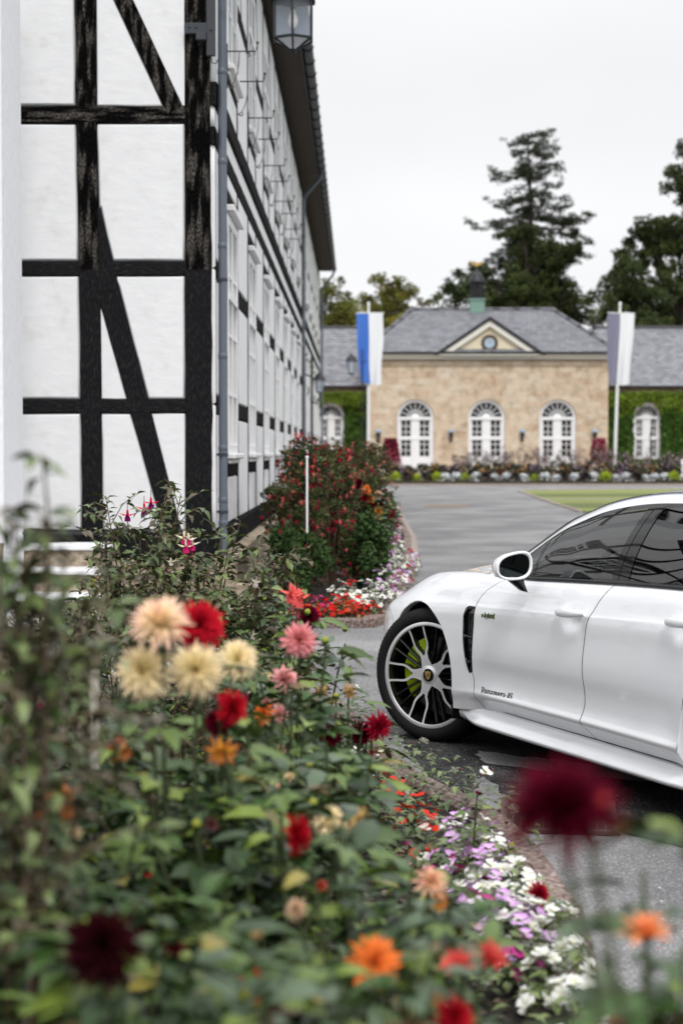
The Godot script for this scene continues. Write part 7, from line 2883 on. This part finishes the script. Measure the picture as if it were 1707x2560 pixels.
	for q in [[-0.02, 1.18, 0.05], [0.0, 1.17, 0.06], [0.015, 1.15, 0.05], [-0.01, 1.14, 0.07]]:
		part("flower", pale, M.petal, f2, Transform3D(Basis().scaled(Vector3.ONE * 1.35), Vector3(q[0], q[1], q[2])))
	fuchsia("fuchsia", "fuchsia with pale greenish-white buds before the stone plinth", "fuchsias of the near bed", Vector3(-0.42, 0.05, -7.6), 1.12, 0.27, 11, 200, 1.35, 0.035, [white, white, pale], 0.05, 1.3)
	fuchsia("fuchsia", "blurred tall fuchsia with brown twigs at the left edge of the bed", "fuchsias of the near bed", Vector3(-0.58, 0.05, -2.95), 1.36, 0.2, 8, 90, 1.2, 0.006, [red], 0.5, 1.0)
	fuchsia("fuchsia", "brownish fuchsia left of the cream dahlias", "fuchsias of the near bed", Vector3(-0.72, 0.05, -4.5), 1.15, 0.26, 9, 90, 1.4, 0.006, [red, pale], 0.5, 1.0)
	fuchsia("fuchsia", "brownish fuchsia just above the cream dahlias", "fuchsias of the near bed", Vector3(-0.58, 0.05, -5.6), 1.1, 0.24, 8, 90, 1.2, 0.006, [pale], 0.45, 1.0)
	fuchsia("fuchsia", "bushy fuchsia with thin twigs in front of the white steps", "fuchsias of the near bed", Vector3(-1.15, 0.05, -7.0), 1.02, 0.28, 8, 80, 1.3, 0.006, [red], 0.35, 1.0)
	fuchsia("fuchsia", "dark green leafy fuchsia tip rising blurred highest at the far left", "fuchsias of the near bed", Vector3(-0.5, 0.05, -2.85), 1.45, 0.05, 3, 60, 1.5, 0.0, [red], 0.05, 1.3)
	fuchsia("fuchsia", "bushy blurred fuchsia low at the left edge before the stone pillar", "fuchsias of the near bed", Vector3(-0.72, 0.05, -3.5), 1.15, 0.22, 7, 60, 1.0, 0.004, [red], 0.5, 1.0)
	dahlia("dahlia", "tall leafy dahlia stems without blooms at the right edge", "dahlias of the near bed", Vector3(0.44, 0.05, -2.3), 1.06, [], 30, 3, 0.07)
	dahlia("dahlia", "leafy dahlia with buds in the bottom right corner", "dahlias of the near bed", Vector3(0.4, 0.05, -2.12), 0.86, [["bud", Vector3(-0.06, 0.84, 0.02), 1.0, Vector3(0, 1, 0.2)]], 30, 5, 0.1)
	var pend := fuchsia_flower(Color(0.75, 0.13, 0.12), Color(0.7, 0.1, 0.1))
	var f5 := fuchsia("fuchsia", "slender fuchsia with one salmon-pink hanging flower above the pink dahlia", "fuchsias of the near bed", Vector3(-0.2, 0.05, -6.6), 1.02, 0.05, 2, 30, 0.5, 0.0, [pend])
	for q in [0, 1, 2]:
		part("flower", pend, M.petal, f5, Transform3D(Basis(Vector3.UP, q).scaled(Vector3.ONE * 1.7), Vector3(0.01 + 0.014 * q, 1.04 - 0.01 * q, 0.06)))
	# pale plant stakes
	var b := MB.new()
	for s in [[Vector3(-0.605, 0.02, -4.25), 1.02, "pale wooden plant stake left of the cream dahlias"]]:
		var o := thing("plant_stake", s[2], "stake", s[0], 0.2)
		b = MB.new()
		b.box(Vector3(0, s[1] / 2, 0), Vector3(0.022, s[1], 0.012), 0.003)
		built("shaft", b, M.stake_wood, o)
		b = MB.new()
		b.tri(Vector3(-0.011, 0, 0), Vector3(0.011, 0, 0), Vector3(0, -0.06, 0))
		b.tri(Vector3(0.011, 0, 0.002), Vector3(-0.011, 0, 0.002), Vector3(0, -0.06, 0.002))
		built("point", b, M.stake_wood, o)
	# bedding flowers along the kerb
	var w := open_flower(0.024, 5, Color(0.82, 0.82, 0.84), Color(0.7, 0.7, 0.45), 0.1)
	var w2 := open_flower(0.026, 5, Color(0.8, 0.8, 0.8), Color(0.75, 0.75, 0.6), 0.05)
	var mv := open_flower(0.023, 5, Color(0.62, 0.3, 0.7), Color(0.75, 0.6, 0.75), 0.08)
	var mg := open_flower(0.022, 5, Color(0.45, 0.01, 0.2), Color(0.5, 0.1, 0.3), 0.08)
	var rd := open_flower(0.022, 5, Color(0.72, 0.05, 0.02), Color(0.6, 0.03, 0.02), 0.08)
	var rk := open_flower(0.022, 5, Color(0.6, 0.012, 0.02), Color(0.5, 0.02, 0.02), 0.08)
	var spots := [[0.36, -6.35, 0], [0.3, -6.1, 2], [0.42, -6.1, 1], [0.47, -5.9, 1], [0.38, -5.75, 2], [0.53, -5.72, 0], [0.45, -5.5, 1], [0.57, -5.55, 0], [0.5, -5.3, 1], [0.6, -5.2, 0], [0.5, -5.05, 1], [0.59, -4.95, 0], [0.52, -4.75, 0], [0.6, -4.65, 0], [0.42, -5.2, 2], [0.44, -4.9, 2], [0.28, -6.6, 3], [0.2, -6.75, 3], [0.25, -6.4, 3], [0.18, -7.0, 3], [0.42, -7.2, 4], [0.3, -7.6, 4], [0.2, -8.2, 4], [0.42, -7.5, 4], [0.3, -7.75, 4], [0.24, -7.95, 4], [0.12, -8.6, 4], [0.06, -9.1, 4], [0.0, -9.6, 4], [0.52, -7.05, 4], [0.6, -6.6, 4]]
	var kinds := [["white bedding plant with open flowers along the kerb", "white bedding plants", [w, w2], 9, "impatiens"], ["mauve bedding plant with open flowers near the kerb", "mauve bedding plants", [mv, mv, w], 18, "impatiens"], ["magenta bedding plant shaded by dahlia leaves", "magenta bedding plants", [mg], 7, "impatiens"], ["orange-red bedding plant opposite the car's front wheel", "orange-red bedding plants", [rd], 10, "begonia"], ["leafy flowerless bedding plant at the kerb by the car", "leafy bedding plants", [w], 1, "impatiens"]]
	for k in 9:
		var zz := -4.45 - 0.25 * k
		spots.append([0.6 if zz > -5.6 else 0.6 + (zz + 5.6) * 0.15, zz, 0])
		if k > 3:
			spots.append([0.46 + rnd(-0.03, 0.03), zz - 0.08, 1 if k % 3 else 0])
	spots.sort_custom(func(p, q): return p[1] > q[1])
	for s in spots:
		var k: Array = kinds[s[2]]
		mound("bedding_plant", "%s, %s from the near end" % [k[0], nth(counted(k[1]))], k[1], k[4], Vector3(s[0], 0.04, s[1]), 0.12 if s[2] != 4 else 0.17, [0.17, 0.18, 0.17, 0.22, 0.27][s[2]], k[2], k[3], [3, 1, 2, 1, 1][s[2]], 1.2)
	# dry leaf litter on the soil
	var chips := []
	var tints := []
	for k in 1600:
		var dz := rnd(2.0, 11.0)
		chips.append(Transform3D(Basis(Vector3.UP, rnd(0, TAU)) * Basis(Vector3.RIGHT, rnd(-0.6, 0.6)) * Basis().scaled(Vector3.ONE * rnd(0.5, 1.2)), Vector3(rnd(-1.6, 0.5 if dz < 6.5 else -0.15), 0.058 + rnd(0, 0.02), -dz)))
		var g := rnd(0.5, 1.4)
		tints.append(Color(0.14 * g, 0.1 * g, 0.065 * g))
	b = MB.new()
	leaflet(b, 0.045, 0.022, Transform3D(), Color.WHITE, 0.3, 0.5, 3)
	var wh2 := []
	var ti2 := []
	for k in 90:
		var zz := rnd(-9.5, -4.2)
		wh2.append(Transform3D(Basis(Vector3.UP, rnd(0, TAU)) * Basis().scaled(Vector3.ONE * rnd(0.25, 0.6)), Vector3(0.72 + absf(rnd(-1, 1) * rnd(0, 1)) * 1.1 - 0.35 * smoothstep(-7.0, -9.0, zz), 0.012, zz)))
		ti2.append([Color(0.3, 0.25, 0.15), Color(0.25, 0.15, 0.08), Color(0.6, 0.55, 0.5), Color(0.35, 0.05, 0.05)][k % 4])
	var fallen := many("fallen_leaves", b.done(), M.leaf, wh2, ti2, self)
	fallen.set_meta("label", "few fallen leaves and petals on the asphalt beside the kerb")
	fallen.set_meta("category", "fallen leaves")
	var litter := many("leaf_litter", b.done(), M.leaf, chips, tints, self)
	litter.set_meta("label", "dry brown leaf litter on the soil under the dahlias")
	litter.set_meta("category", "leaf litter")


func bush(called: String, label: String, group: String, cat: String, at: Vector3, r: Vector3, leaf_n: int, leaf_c: Array, fl: Array, fl_n: int, clump: ArrayMesh, hang := false) -> Node3D:
	# shrub seen from afar: stems, a cloud of small leaf sprays, many small flowers
	var o := thing(called, label, cat, at, 0.0, group)
	var st := MB.new()
	st.col = Color(0.1, 0.07, 0.04)
	for k in 7:
		var a := TAU * k / 7 + rnd(-0.3, 0.3)
		var q := Vector3(cos(a) * r.x * 0.7, r.y * rnd(0.7, 1.0), sin(a) * r.z * 0.7)
		st.tube([Vector3(), q * Vector3(0.3, 0.45, 0.3), q], 0.012, 0.003, 5, false)
	built("stems", st, M.stem, o)
	var wh := []
	var ti := []
	var lumps := []
	for k in 16:
		var a := rnd(0, TAU)
		lumps.append([Vector3(cos(a) * r.x * rnd(0.2, 0.95), r.y * rnd(0.15, 0.98), sin(a) * r.z * rnd(0.2, 0.95)), rnd(0.12, 0.36)])
	for k in leaf_n:
		var l: Array = lumps[rng.randi() % 16]
		var d := Vector3(rnd(-1, 1), rnd(-1, 1), rnd(-1, 1)).normalized() * pow(rnd(0.1, 1), 0.4)
		var p: Vector3 = l[0] + d * Vector3(r.x, r.y * 0.7, r.z) * l[1] * 1.15
		p.y = absf(p.y)
		wh.append(Transform3D(up_to(Vector3(rnd(-0.7, 0.7), 1, rnd(-0.7, 0.7)), rnd(0, TAU)) * Basis().scaled(Vector3.ONE * rnd(0.6, 1.2)), p))
		var c: Color = leaf_c[rng.randi() % leaf_c.size()]
		ti.append(c * rnd(0.7, 1.3))
	many("leaves", clump, M.tree_leaf, wh, ti, o)
	if fl_n > 0:
		for f in fl:
			wh = []
			ti = []
			for k in fl_n / fl.size():
				var l: Array = lumps[rng.randi() % 16]
				var d := Vector3(rnd(-1, 1), rnd(-1, 1), rnd(-1, 1)).normalized()
				var p: Vector3 = l[0] + d * Vector3(r.x, r.y * 0.7, r.z) * l[1] * 1.2
				p.y = absf(p.y)
				var face := Vector3(rnd(-0.3, 0.3), 1, rnd(-0.3, 0.3)) if hang else d + Vector3(0, 0.6, 0)
				wh.append(Transform3D(up_to(face, rnd(0, TAU)) * Basis().scaled(Vector3.ONE * rnd(0.8, 1.25)), p))
				ti.append(Color.WHITE * rnd(0.8, 1.15))
			many("flowers", f, M.petal, wh, ti, o)
	return o


func hall_bed() -> void:
	var tiny := leaf_clump(9, 0.05, 0.05)
	var red := fuchsia_flower(Color(0.42, 0.008, 0.03), Color(0.25, 0.004, 0.06))
	var pinkish := fuchsia_flower(Color(0.7, 0.22, 0.16), Color(0.62, 0.12, 0.14))
	var greens := [Color(0.085, 0.115, 0.045), Color(0.055, 0.075, 0.03), Color(0.12, 0.135, 0.06), Color(0.085, 0.06, 0.04)]
	var fresh := [Color(0.035, 0.07, 0.02), Color(0.05, 0.09, 0.03)]
	bush("fuchsia_bush", "large fuchsia covered in small red flowers behind the white stake", "fuchsia bushes along the hall", "fuchsia", Vector3(-0.12, 0.05, -18.6), Vector3(0.52, 1.62, 0.6), 1100, greens, [red, red, pinkish], 380, tiny, true)
	bush("fuchsia_bush", "loose fuchsia nearest the hall wall with pale pinkish tips", "fuchsia bushes along the hall", "fuchsia", Vector3(-0.56, 0.05, -19.8), Vector3(0.32, 1.35, 0.55), 380, greens, [pinkish, red], 120, tiny, true)
	bush("fuchsia_bush", "second red fuchsia behind the orange dahlias", "fuchsia bushes along the hall", "fuchsia", Vector3(0.15, 0.05, -20.6), Vector3(0.55, 1.5, 0.7), 1100, greens, [red, pinkish], 170, tiny, true)
	bush("fuchsia_bush", "pink-tipped fuchsia farther along the hall wall", "fuchsia bushes along the hall", "fuchsia", Vector3(-0.2, 0.05, -23.5), Vector3(0.6, 1.65, 0.9), 1000, greens, [pinkish, pinkish, red], 280, tiny, true)
	bush("fuchsia_bush", "tall greenish fuchsia under the facade lantern", "fuchsia bushes along the hall", "fuchsia", Vector3(0.1, 0.05, -28.0), Vector3(0.7, 1.6, 1.2), 900, greens, [pinkish], 120, tiny, true)
	for k in 6:
		bush("fuchsia_bush", "fuchsia in the far row along the hall wall, %s from the near end" % nth(k + 1), "far fuchsias along the hall", "fuchsia", Vector3(0.2 + 0.04 * k, 0.05, -33.0 - 5.0 * k), Vector3(0.8, 1.5, 1.5), 500, greens, [pinkish], 60, tiny, true)
	bush("leafy_shrub", "fresh green shrub at the foot of the big red fuchsia", "", "shrub", Vector3(-0.42, 0.05, -17.4), Vector3(0.3, 0.7, 0.35), 330, fresh, [red], 12, leaf_clump(9, 0.07, 0.08), true)
	bush("leafy_shrub", "dark green shrub filling the bed edge beside the driveway", "", "shrub", Vector3(0.3, 0.05, -18.0), Vector3(0.28, 0.8, 0.5), 420, fresh, [red], 30, leaf_clump(9, 0.07, 0.08), true)
	# dahlias at the bed's driveway side
	var hb := [["orange", 0.27, 1.16, -19.0], ["orange", 0.31, 1.06, -18.9], ["crimson", 0.25, 1.08, -18.8], ["maroon", 0.32, 0.98, -18.9], ["maroon", 0.2, 1.22, -19.2], ["peach_light", 0.41, 1.1, -19.3], ["yellow_orange", 0.4, 0.93, -18.9], ["crimson", 0.36, 0.84, -18.8], ["maroon", 0.42, 1.02, -19.4], ["orange", 0.34, 0.74, -18.6], ["maroon", 0.3, 0.62, -18.4]]
	var heads := []
	for q in hb:
		heads.append([q[0], Vector3(q[1], q[2], q[3]) - Vector3(0.3, 0.05, -19.1), rnd(0.085, 0.12), Vector3(rnd(-0.3, 0.6), 0.2, 0.9)])
	dahlia("dahlia", "tall dahlia with orange and near-black blooms beside the red fuchsia", "", Vector3(0.3, 0.05, -19.1), 0.95, heads, 30, 7, 0.22)
	dahlia("dahlia", "leafy dahlia at the driveway edge of the fuchsia bed", "", Vector3(0.48, 0.05, -20.6), 0.9, [["peach_light", Vector3(0.05, 0.95, 0.05), 0.1, Vector3(0.2, 0.3, 0.9)], ["crimson", Vector3(0.1, 0.8, 0.08), 0.1, Vector3(0.2, 0.3, 0.9)]], 24, 7, 0.25)
	var flowers := {}
	flowers.red = open_flower(0.026, 5, Color(0.62, 0.015, 0.015), Color(0.5, 0.02, 0.02))
	flowers.orange = open_flower(0.026, 5, Color(0.75, 0.09, 0.03), Color(0.6, 0.05, 0.02))
	flowers.white = open_flower(0.028, 5, Color(0.82, 0.82, 0.83), Color(0.7, 0.7, 0.5))
	flowers.mauve = open_flower(0.026, 5, Color(0.55, 0.25, 0.6), Color(0.7, 0.5, 0.7))
	flowers.magenta = open_flower(0.026, 5, Color(0.5, 0.02, 0.2), Color(0.5, 0.1, 0.3))
	# front: red, then white and mauve along the side
	var rows := []
	for k in 8:
		rows.append([-0.45 + 0.1 * k, -15.85 - 0.02 * (k % 2), "red" if k % 4 != 1 else "orange", 0.15])
	for k in 5:
		rows.append([-0.3 + 0.11 * k, -16.2, ["red", "magenta", "red", "orange", "red"][k], 0.18])
	for k in 4:
		rows.append([0.02 + 0.1 * k, -16.45, "white", 0.22])
	for k in 5:
		rows.append([-0.02 + 0.1 * k, -16.85, "white" if k != 1 else "red", 0.27])
	for k in 16:
		var zz := -17.2 - 0.38 * k
		var edge := 0.48 + 0.068 * (-zz - 16.6)
		rows.append([edge + rnd(-0.02, 0.03), zz, ["white", "mauve", "white", "magenta", "white", "mauve", "white", "red"][k % 8], 0.24])
		rows.append([edge - 0.16, zz - 0.15, ["mauve", "white", "white", "white"][k % 4], 0.36])
	for k in 12:
		var zz := -24.0 - 1.1 * k
		rows.append([0.78 + 0.03 * k, zz, ["white", "mauve", "magenta"][k % 3], 0.25])
	var said := {"red": "bright red bedding plant in the fuchsia bed", "orange": "orange-red bedding plant in the fuchsia bed", "white": "white bedding plant edging the fuchsia bed", "mauve": "mauve bedding plant edging the fuchsia bed", "magenta": "magenta bedding plant in the fuchsia bed"}
	rows.sort_custom(func(p, q): return p[1] > q[1])
	for r in rows:
		mound("bedding_plant", "%s, %s from the near end" % [said[r[2]], nth(counted("far" + r[2]))], r[2] + " bedding plants of the fuchsia bed", "impatiens", Vector3(r[0], 0.04, r[1]), 0.11, r[3], [flowers[r[2]]], 15 if r[1] > -20 else 9, 1, 1.15)
	for s in [[Vector3(-0.35, 0.02, -17.7), 1.5, "thin white garden stake standing in front of the red fuchsia"]]:
		var o := thing("garden_stake", s[2], "stake", s[0])
		var b := MB.new()
		b.tube([Vector3(), Vector3(0, s[1], 0)], 0.012, 0.012, 8)
		built("rod", b, M.white_paint, o)
		b = MB.new()
		b.ball(Vector3(0, s[1], 0), Vector3.ONE * 0.018, 5, 8)
		built("tip", b, M.white_paint, o)


func pavilion_bed() -> void:
	var fine := leaf_clump(10, 0.12, 0.1)
	var base := 0.2
	# silvery and lime clumps along the front
	var proto := {}
	var spec := {"silver": [Color(0.84, 0.87, 0.88), "silvery white leaf clump along the front of the pavilion bed"], "lime": [Color(0.42, 0.52, 0.03), "lime green leaf clump along the front of the pavilion bed"], "dark": [Color(0.02, 0.016, 0.02), "blackish leaf clump along the front of the pavilion bed"]}
	var order := ["lime", "lime", "dark", "lime", "dark", "lime", "silver", "silver", "lime", "silver", "dark", "silver", "silver", "dark", "silver", "lime", "silver", "silver", "dark", "silver", "dark", "silver", "lime", "silver", "silver", "dark", "silver", "silver", "silver", "lime", "silver", "silver", "silver", "silver"]
	for k in order.size():
		var kind: String = order[k]
		var s: Array = spec[kind]
		var o: Node3D
		if proto.has(kind):
			o = copy_of(proto[kind], "%s, %s from the left" % [s[1], nth(counted(kind))])
		else:
			o = thing("edging_plant", "%s, %s from the left" % [s[1], nth(counted(kind))], "foliage plant", Vector3(), 0.0, kind + " clumps of the pavilion bed")
			var b := MB.new()
			var lb := MB.new()
			for q in 90:
				var a := rnd(0, TAU)
				var el := rnd(0.05, 1.4)
				var d := Vector3(cos(a) * cos(el), sin(el), sin(a) * cos(el))
				var bs := Basis(Vector3.UP, -a) * Basis(Vector3.BACK, el + rnd(-0.5, 0.3))
				leaflet(lb, 0.13, 0.07, Transform3D(bs, d * Vector3(0.2, 0.22, 0.2) * rnd(0.7, 1.0)), s[0] * rnd(0.75, 1.15), 0.3, 0.3, 3)
			built("leaves", lb, M.leaf, o, Transform3D(), "stuff")
			b.col = Color(0.1, 0.1, 0.05)
			b.tube([Vector3(), Vector3(0, 0.15, 0)], 0.02, 0.015, 5)
			built("stem", b, M.stem, o)
			proto[kind] = o
		o.position = Vector3(2.1 + 0.47 * k + rnd(-0.08, 0.08), base, -82.35 + rnd(-0.12, 0.12))
		o.rotation.y = rnd(0, TAU)
		o.scale = Vector3.ONE * rnd(1.05, 1.5)
	# mixed flowers behind: bushes of several hues
	var hues := [[Color(0.62, 0.3, 0.12), Color(0.66, 0.5, 0.2)], [Color(0.4, 0.25, 0.4), Color(0.5, 0.35, 0.45)], [Color(0.6, 0.22, 0.15), Color(0.5, 0.45, 0.25)], [Color(0.62, 0.55, 0.4), Color(0.55, 0.3, 0.2)]]
	var dabs := []
	for h in hues:
		dabs.append([open_flower(0.05, 5, h[0], h[0]), open_flower(0.045, 5, h[1], h[1])])
	var haze := open_flower(0.035, 5, Color(0.5, 0.36, 0.42), Color(0.4, 0.3, 0.3))
	var leafs := [[Color(0.08, 0.09, 0.05), Color(0.06, 0.055, 0.05)], [Color(0.05, 0.045, 0.05), Color(0.09, 0.1, 0.07)]]
	for k in 30:
		var x := 2.5 + 0.52 * k
		var lab := ["mixed flower clump with orange and yellow blooms in the pavilion bed", "dusky mauve flower clump in the pavilion bed", "reddish flower clump in the pavilion bed", "pale cream flower clump in the pavilion bed"]
		bush("flower_clump", "%s, %s from the left" % [lab[k % 4], nth(k / 4 + 1)], ["orange", "mauve", "reddish", "cream"][k % 4] + " clumps of the pavilion bed", "flowers", Vector3(x + rnd(-0.1, 0.1), base, -83.3 + rnd(-0.3, 0.3)), Vector3(0.45, rnd(0.6, 0.85), 0.42), 150, leafs[k % 2], dabs[k % 4], 110, fine)
		if k > 5:
			bush("tall_flower_clump", "airy pinkish grey flower haze in the pavilion bed, %s from the left" % nth(k - 5), "airy clumps of the pavilion bed", "flowers", Vector3(x + rnd(-0.2, 0.2), base, -84.6 + rnd(-0.3, 0.3)), Vector3(0.42, rnd(1.15, 1.5), 0.42), 130, [Color(0.13, 0.12, 0.1), Color(0.09, 0.1, 0.07)], [haze], 130, leaf_clump(8, 0.12, 0.06))
	# ivy on the wings
	var iv := [[0, Vector3(14.05, 0.49, -93.7), 9.5], [1, Vector3(-6.0, 0.49, -93.7), 7.5]]
	for s in iv:
		var o := thing("ivy", ["green ivy covering the right wing wall round its window", "green ivy covering the left wing wall beside the hall"][s[0]], "ivy", s[1], 0.0, "ivy on the pavilion wings")
		var st := MB.new()
		st.col = Color(0.06, 0.045, 0.03)
		for k in 9:
			var x: float = s[2] * (k + 0.5) / 9
			st.tube([Vector3(x, 0, 0.05), Vector3(x + rnd(-0.4, 0.4), 2.0, 0.06), Vector3(x + rnd(-0.8, 0.8), 4.2, 0.06)], 0.03, 0.012, 5)
		built("stems", st, M.stem, o)
		var wh := []
		var ti := []
		var f := FastNoiseLite.new()
		f.seed = 3 + s[0]
		f.frequency = 0.55
		var n := 0
		while n < 9500:
			var x := rnd(0, s[2])
			var y := rnd(0.0, 4.25)
			# keep the windows free
			var wx: float = s[1].x + x - 7.77
			var blocked := false
			for c in [8.6, 12.4, 16.2, -8.35, -12.1, -15.9]:
				if absf(wx - c) < 0.76 and y > 0.6 and (y < 2.95 or Vector2(wx - c, y - 2.95).length() < 0.78):
					blocked = true
			if blocked and rng.randf() > 0.004:
				n += 1
				continue
			var v := f.get_noise_2d(x, y)
			var dpt := 0.1 + 0.28 * maxf(0.0, v + 0.3) + rnd(0, 0.12) + (0.15 if y > 3.5 else 0.0)
			wh.append(Transform3D(up_to(Vector3(rnd(-0.5, 0.5), rnd(0.0, 0.8), 1), rnd(0, TAU)) * Basis().scaled(Vector3.ONE * rnd(0.6, 1.2)), Vector3(x, y, dpt)))
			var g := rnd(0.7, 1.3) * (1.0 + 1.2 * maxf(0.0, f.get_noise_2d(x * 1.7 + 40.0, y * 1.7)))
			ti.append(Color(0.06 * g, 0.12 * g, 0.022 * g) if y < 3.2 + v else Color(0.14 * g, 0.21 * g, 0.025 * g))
			n += 1
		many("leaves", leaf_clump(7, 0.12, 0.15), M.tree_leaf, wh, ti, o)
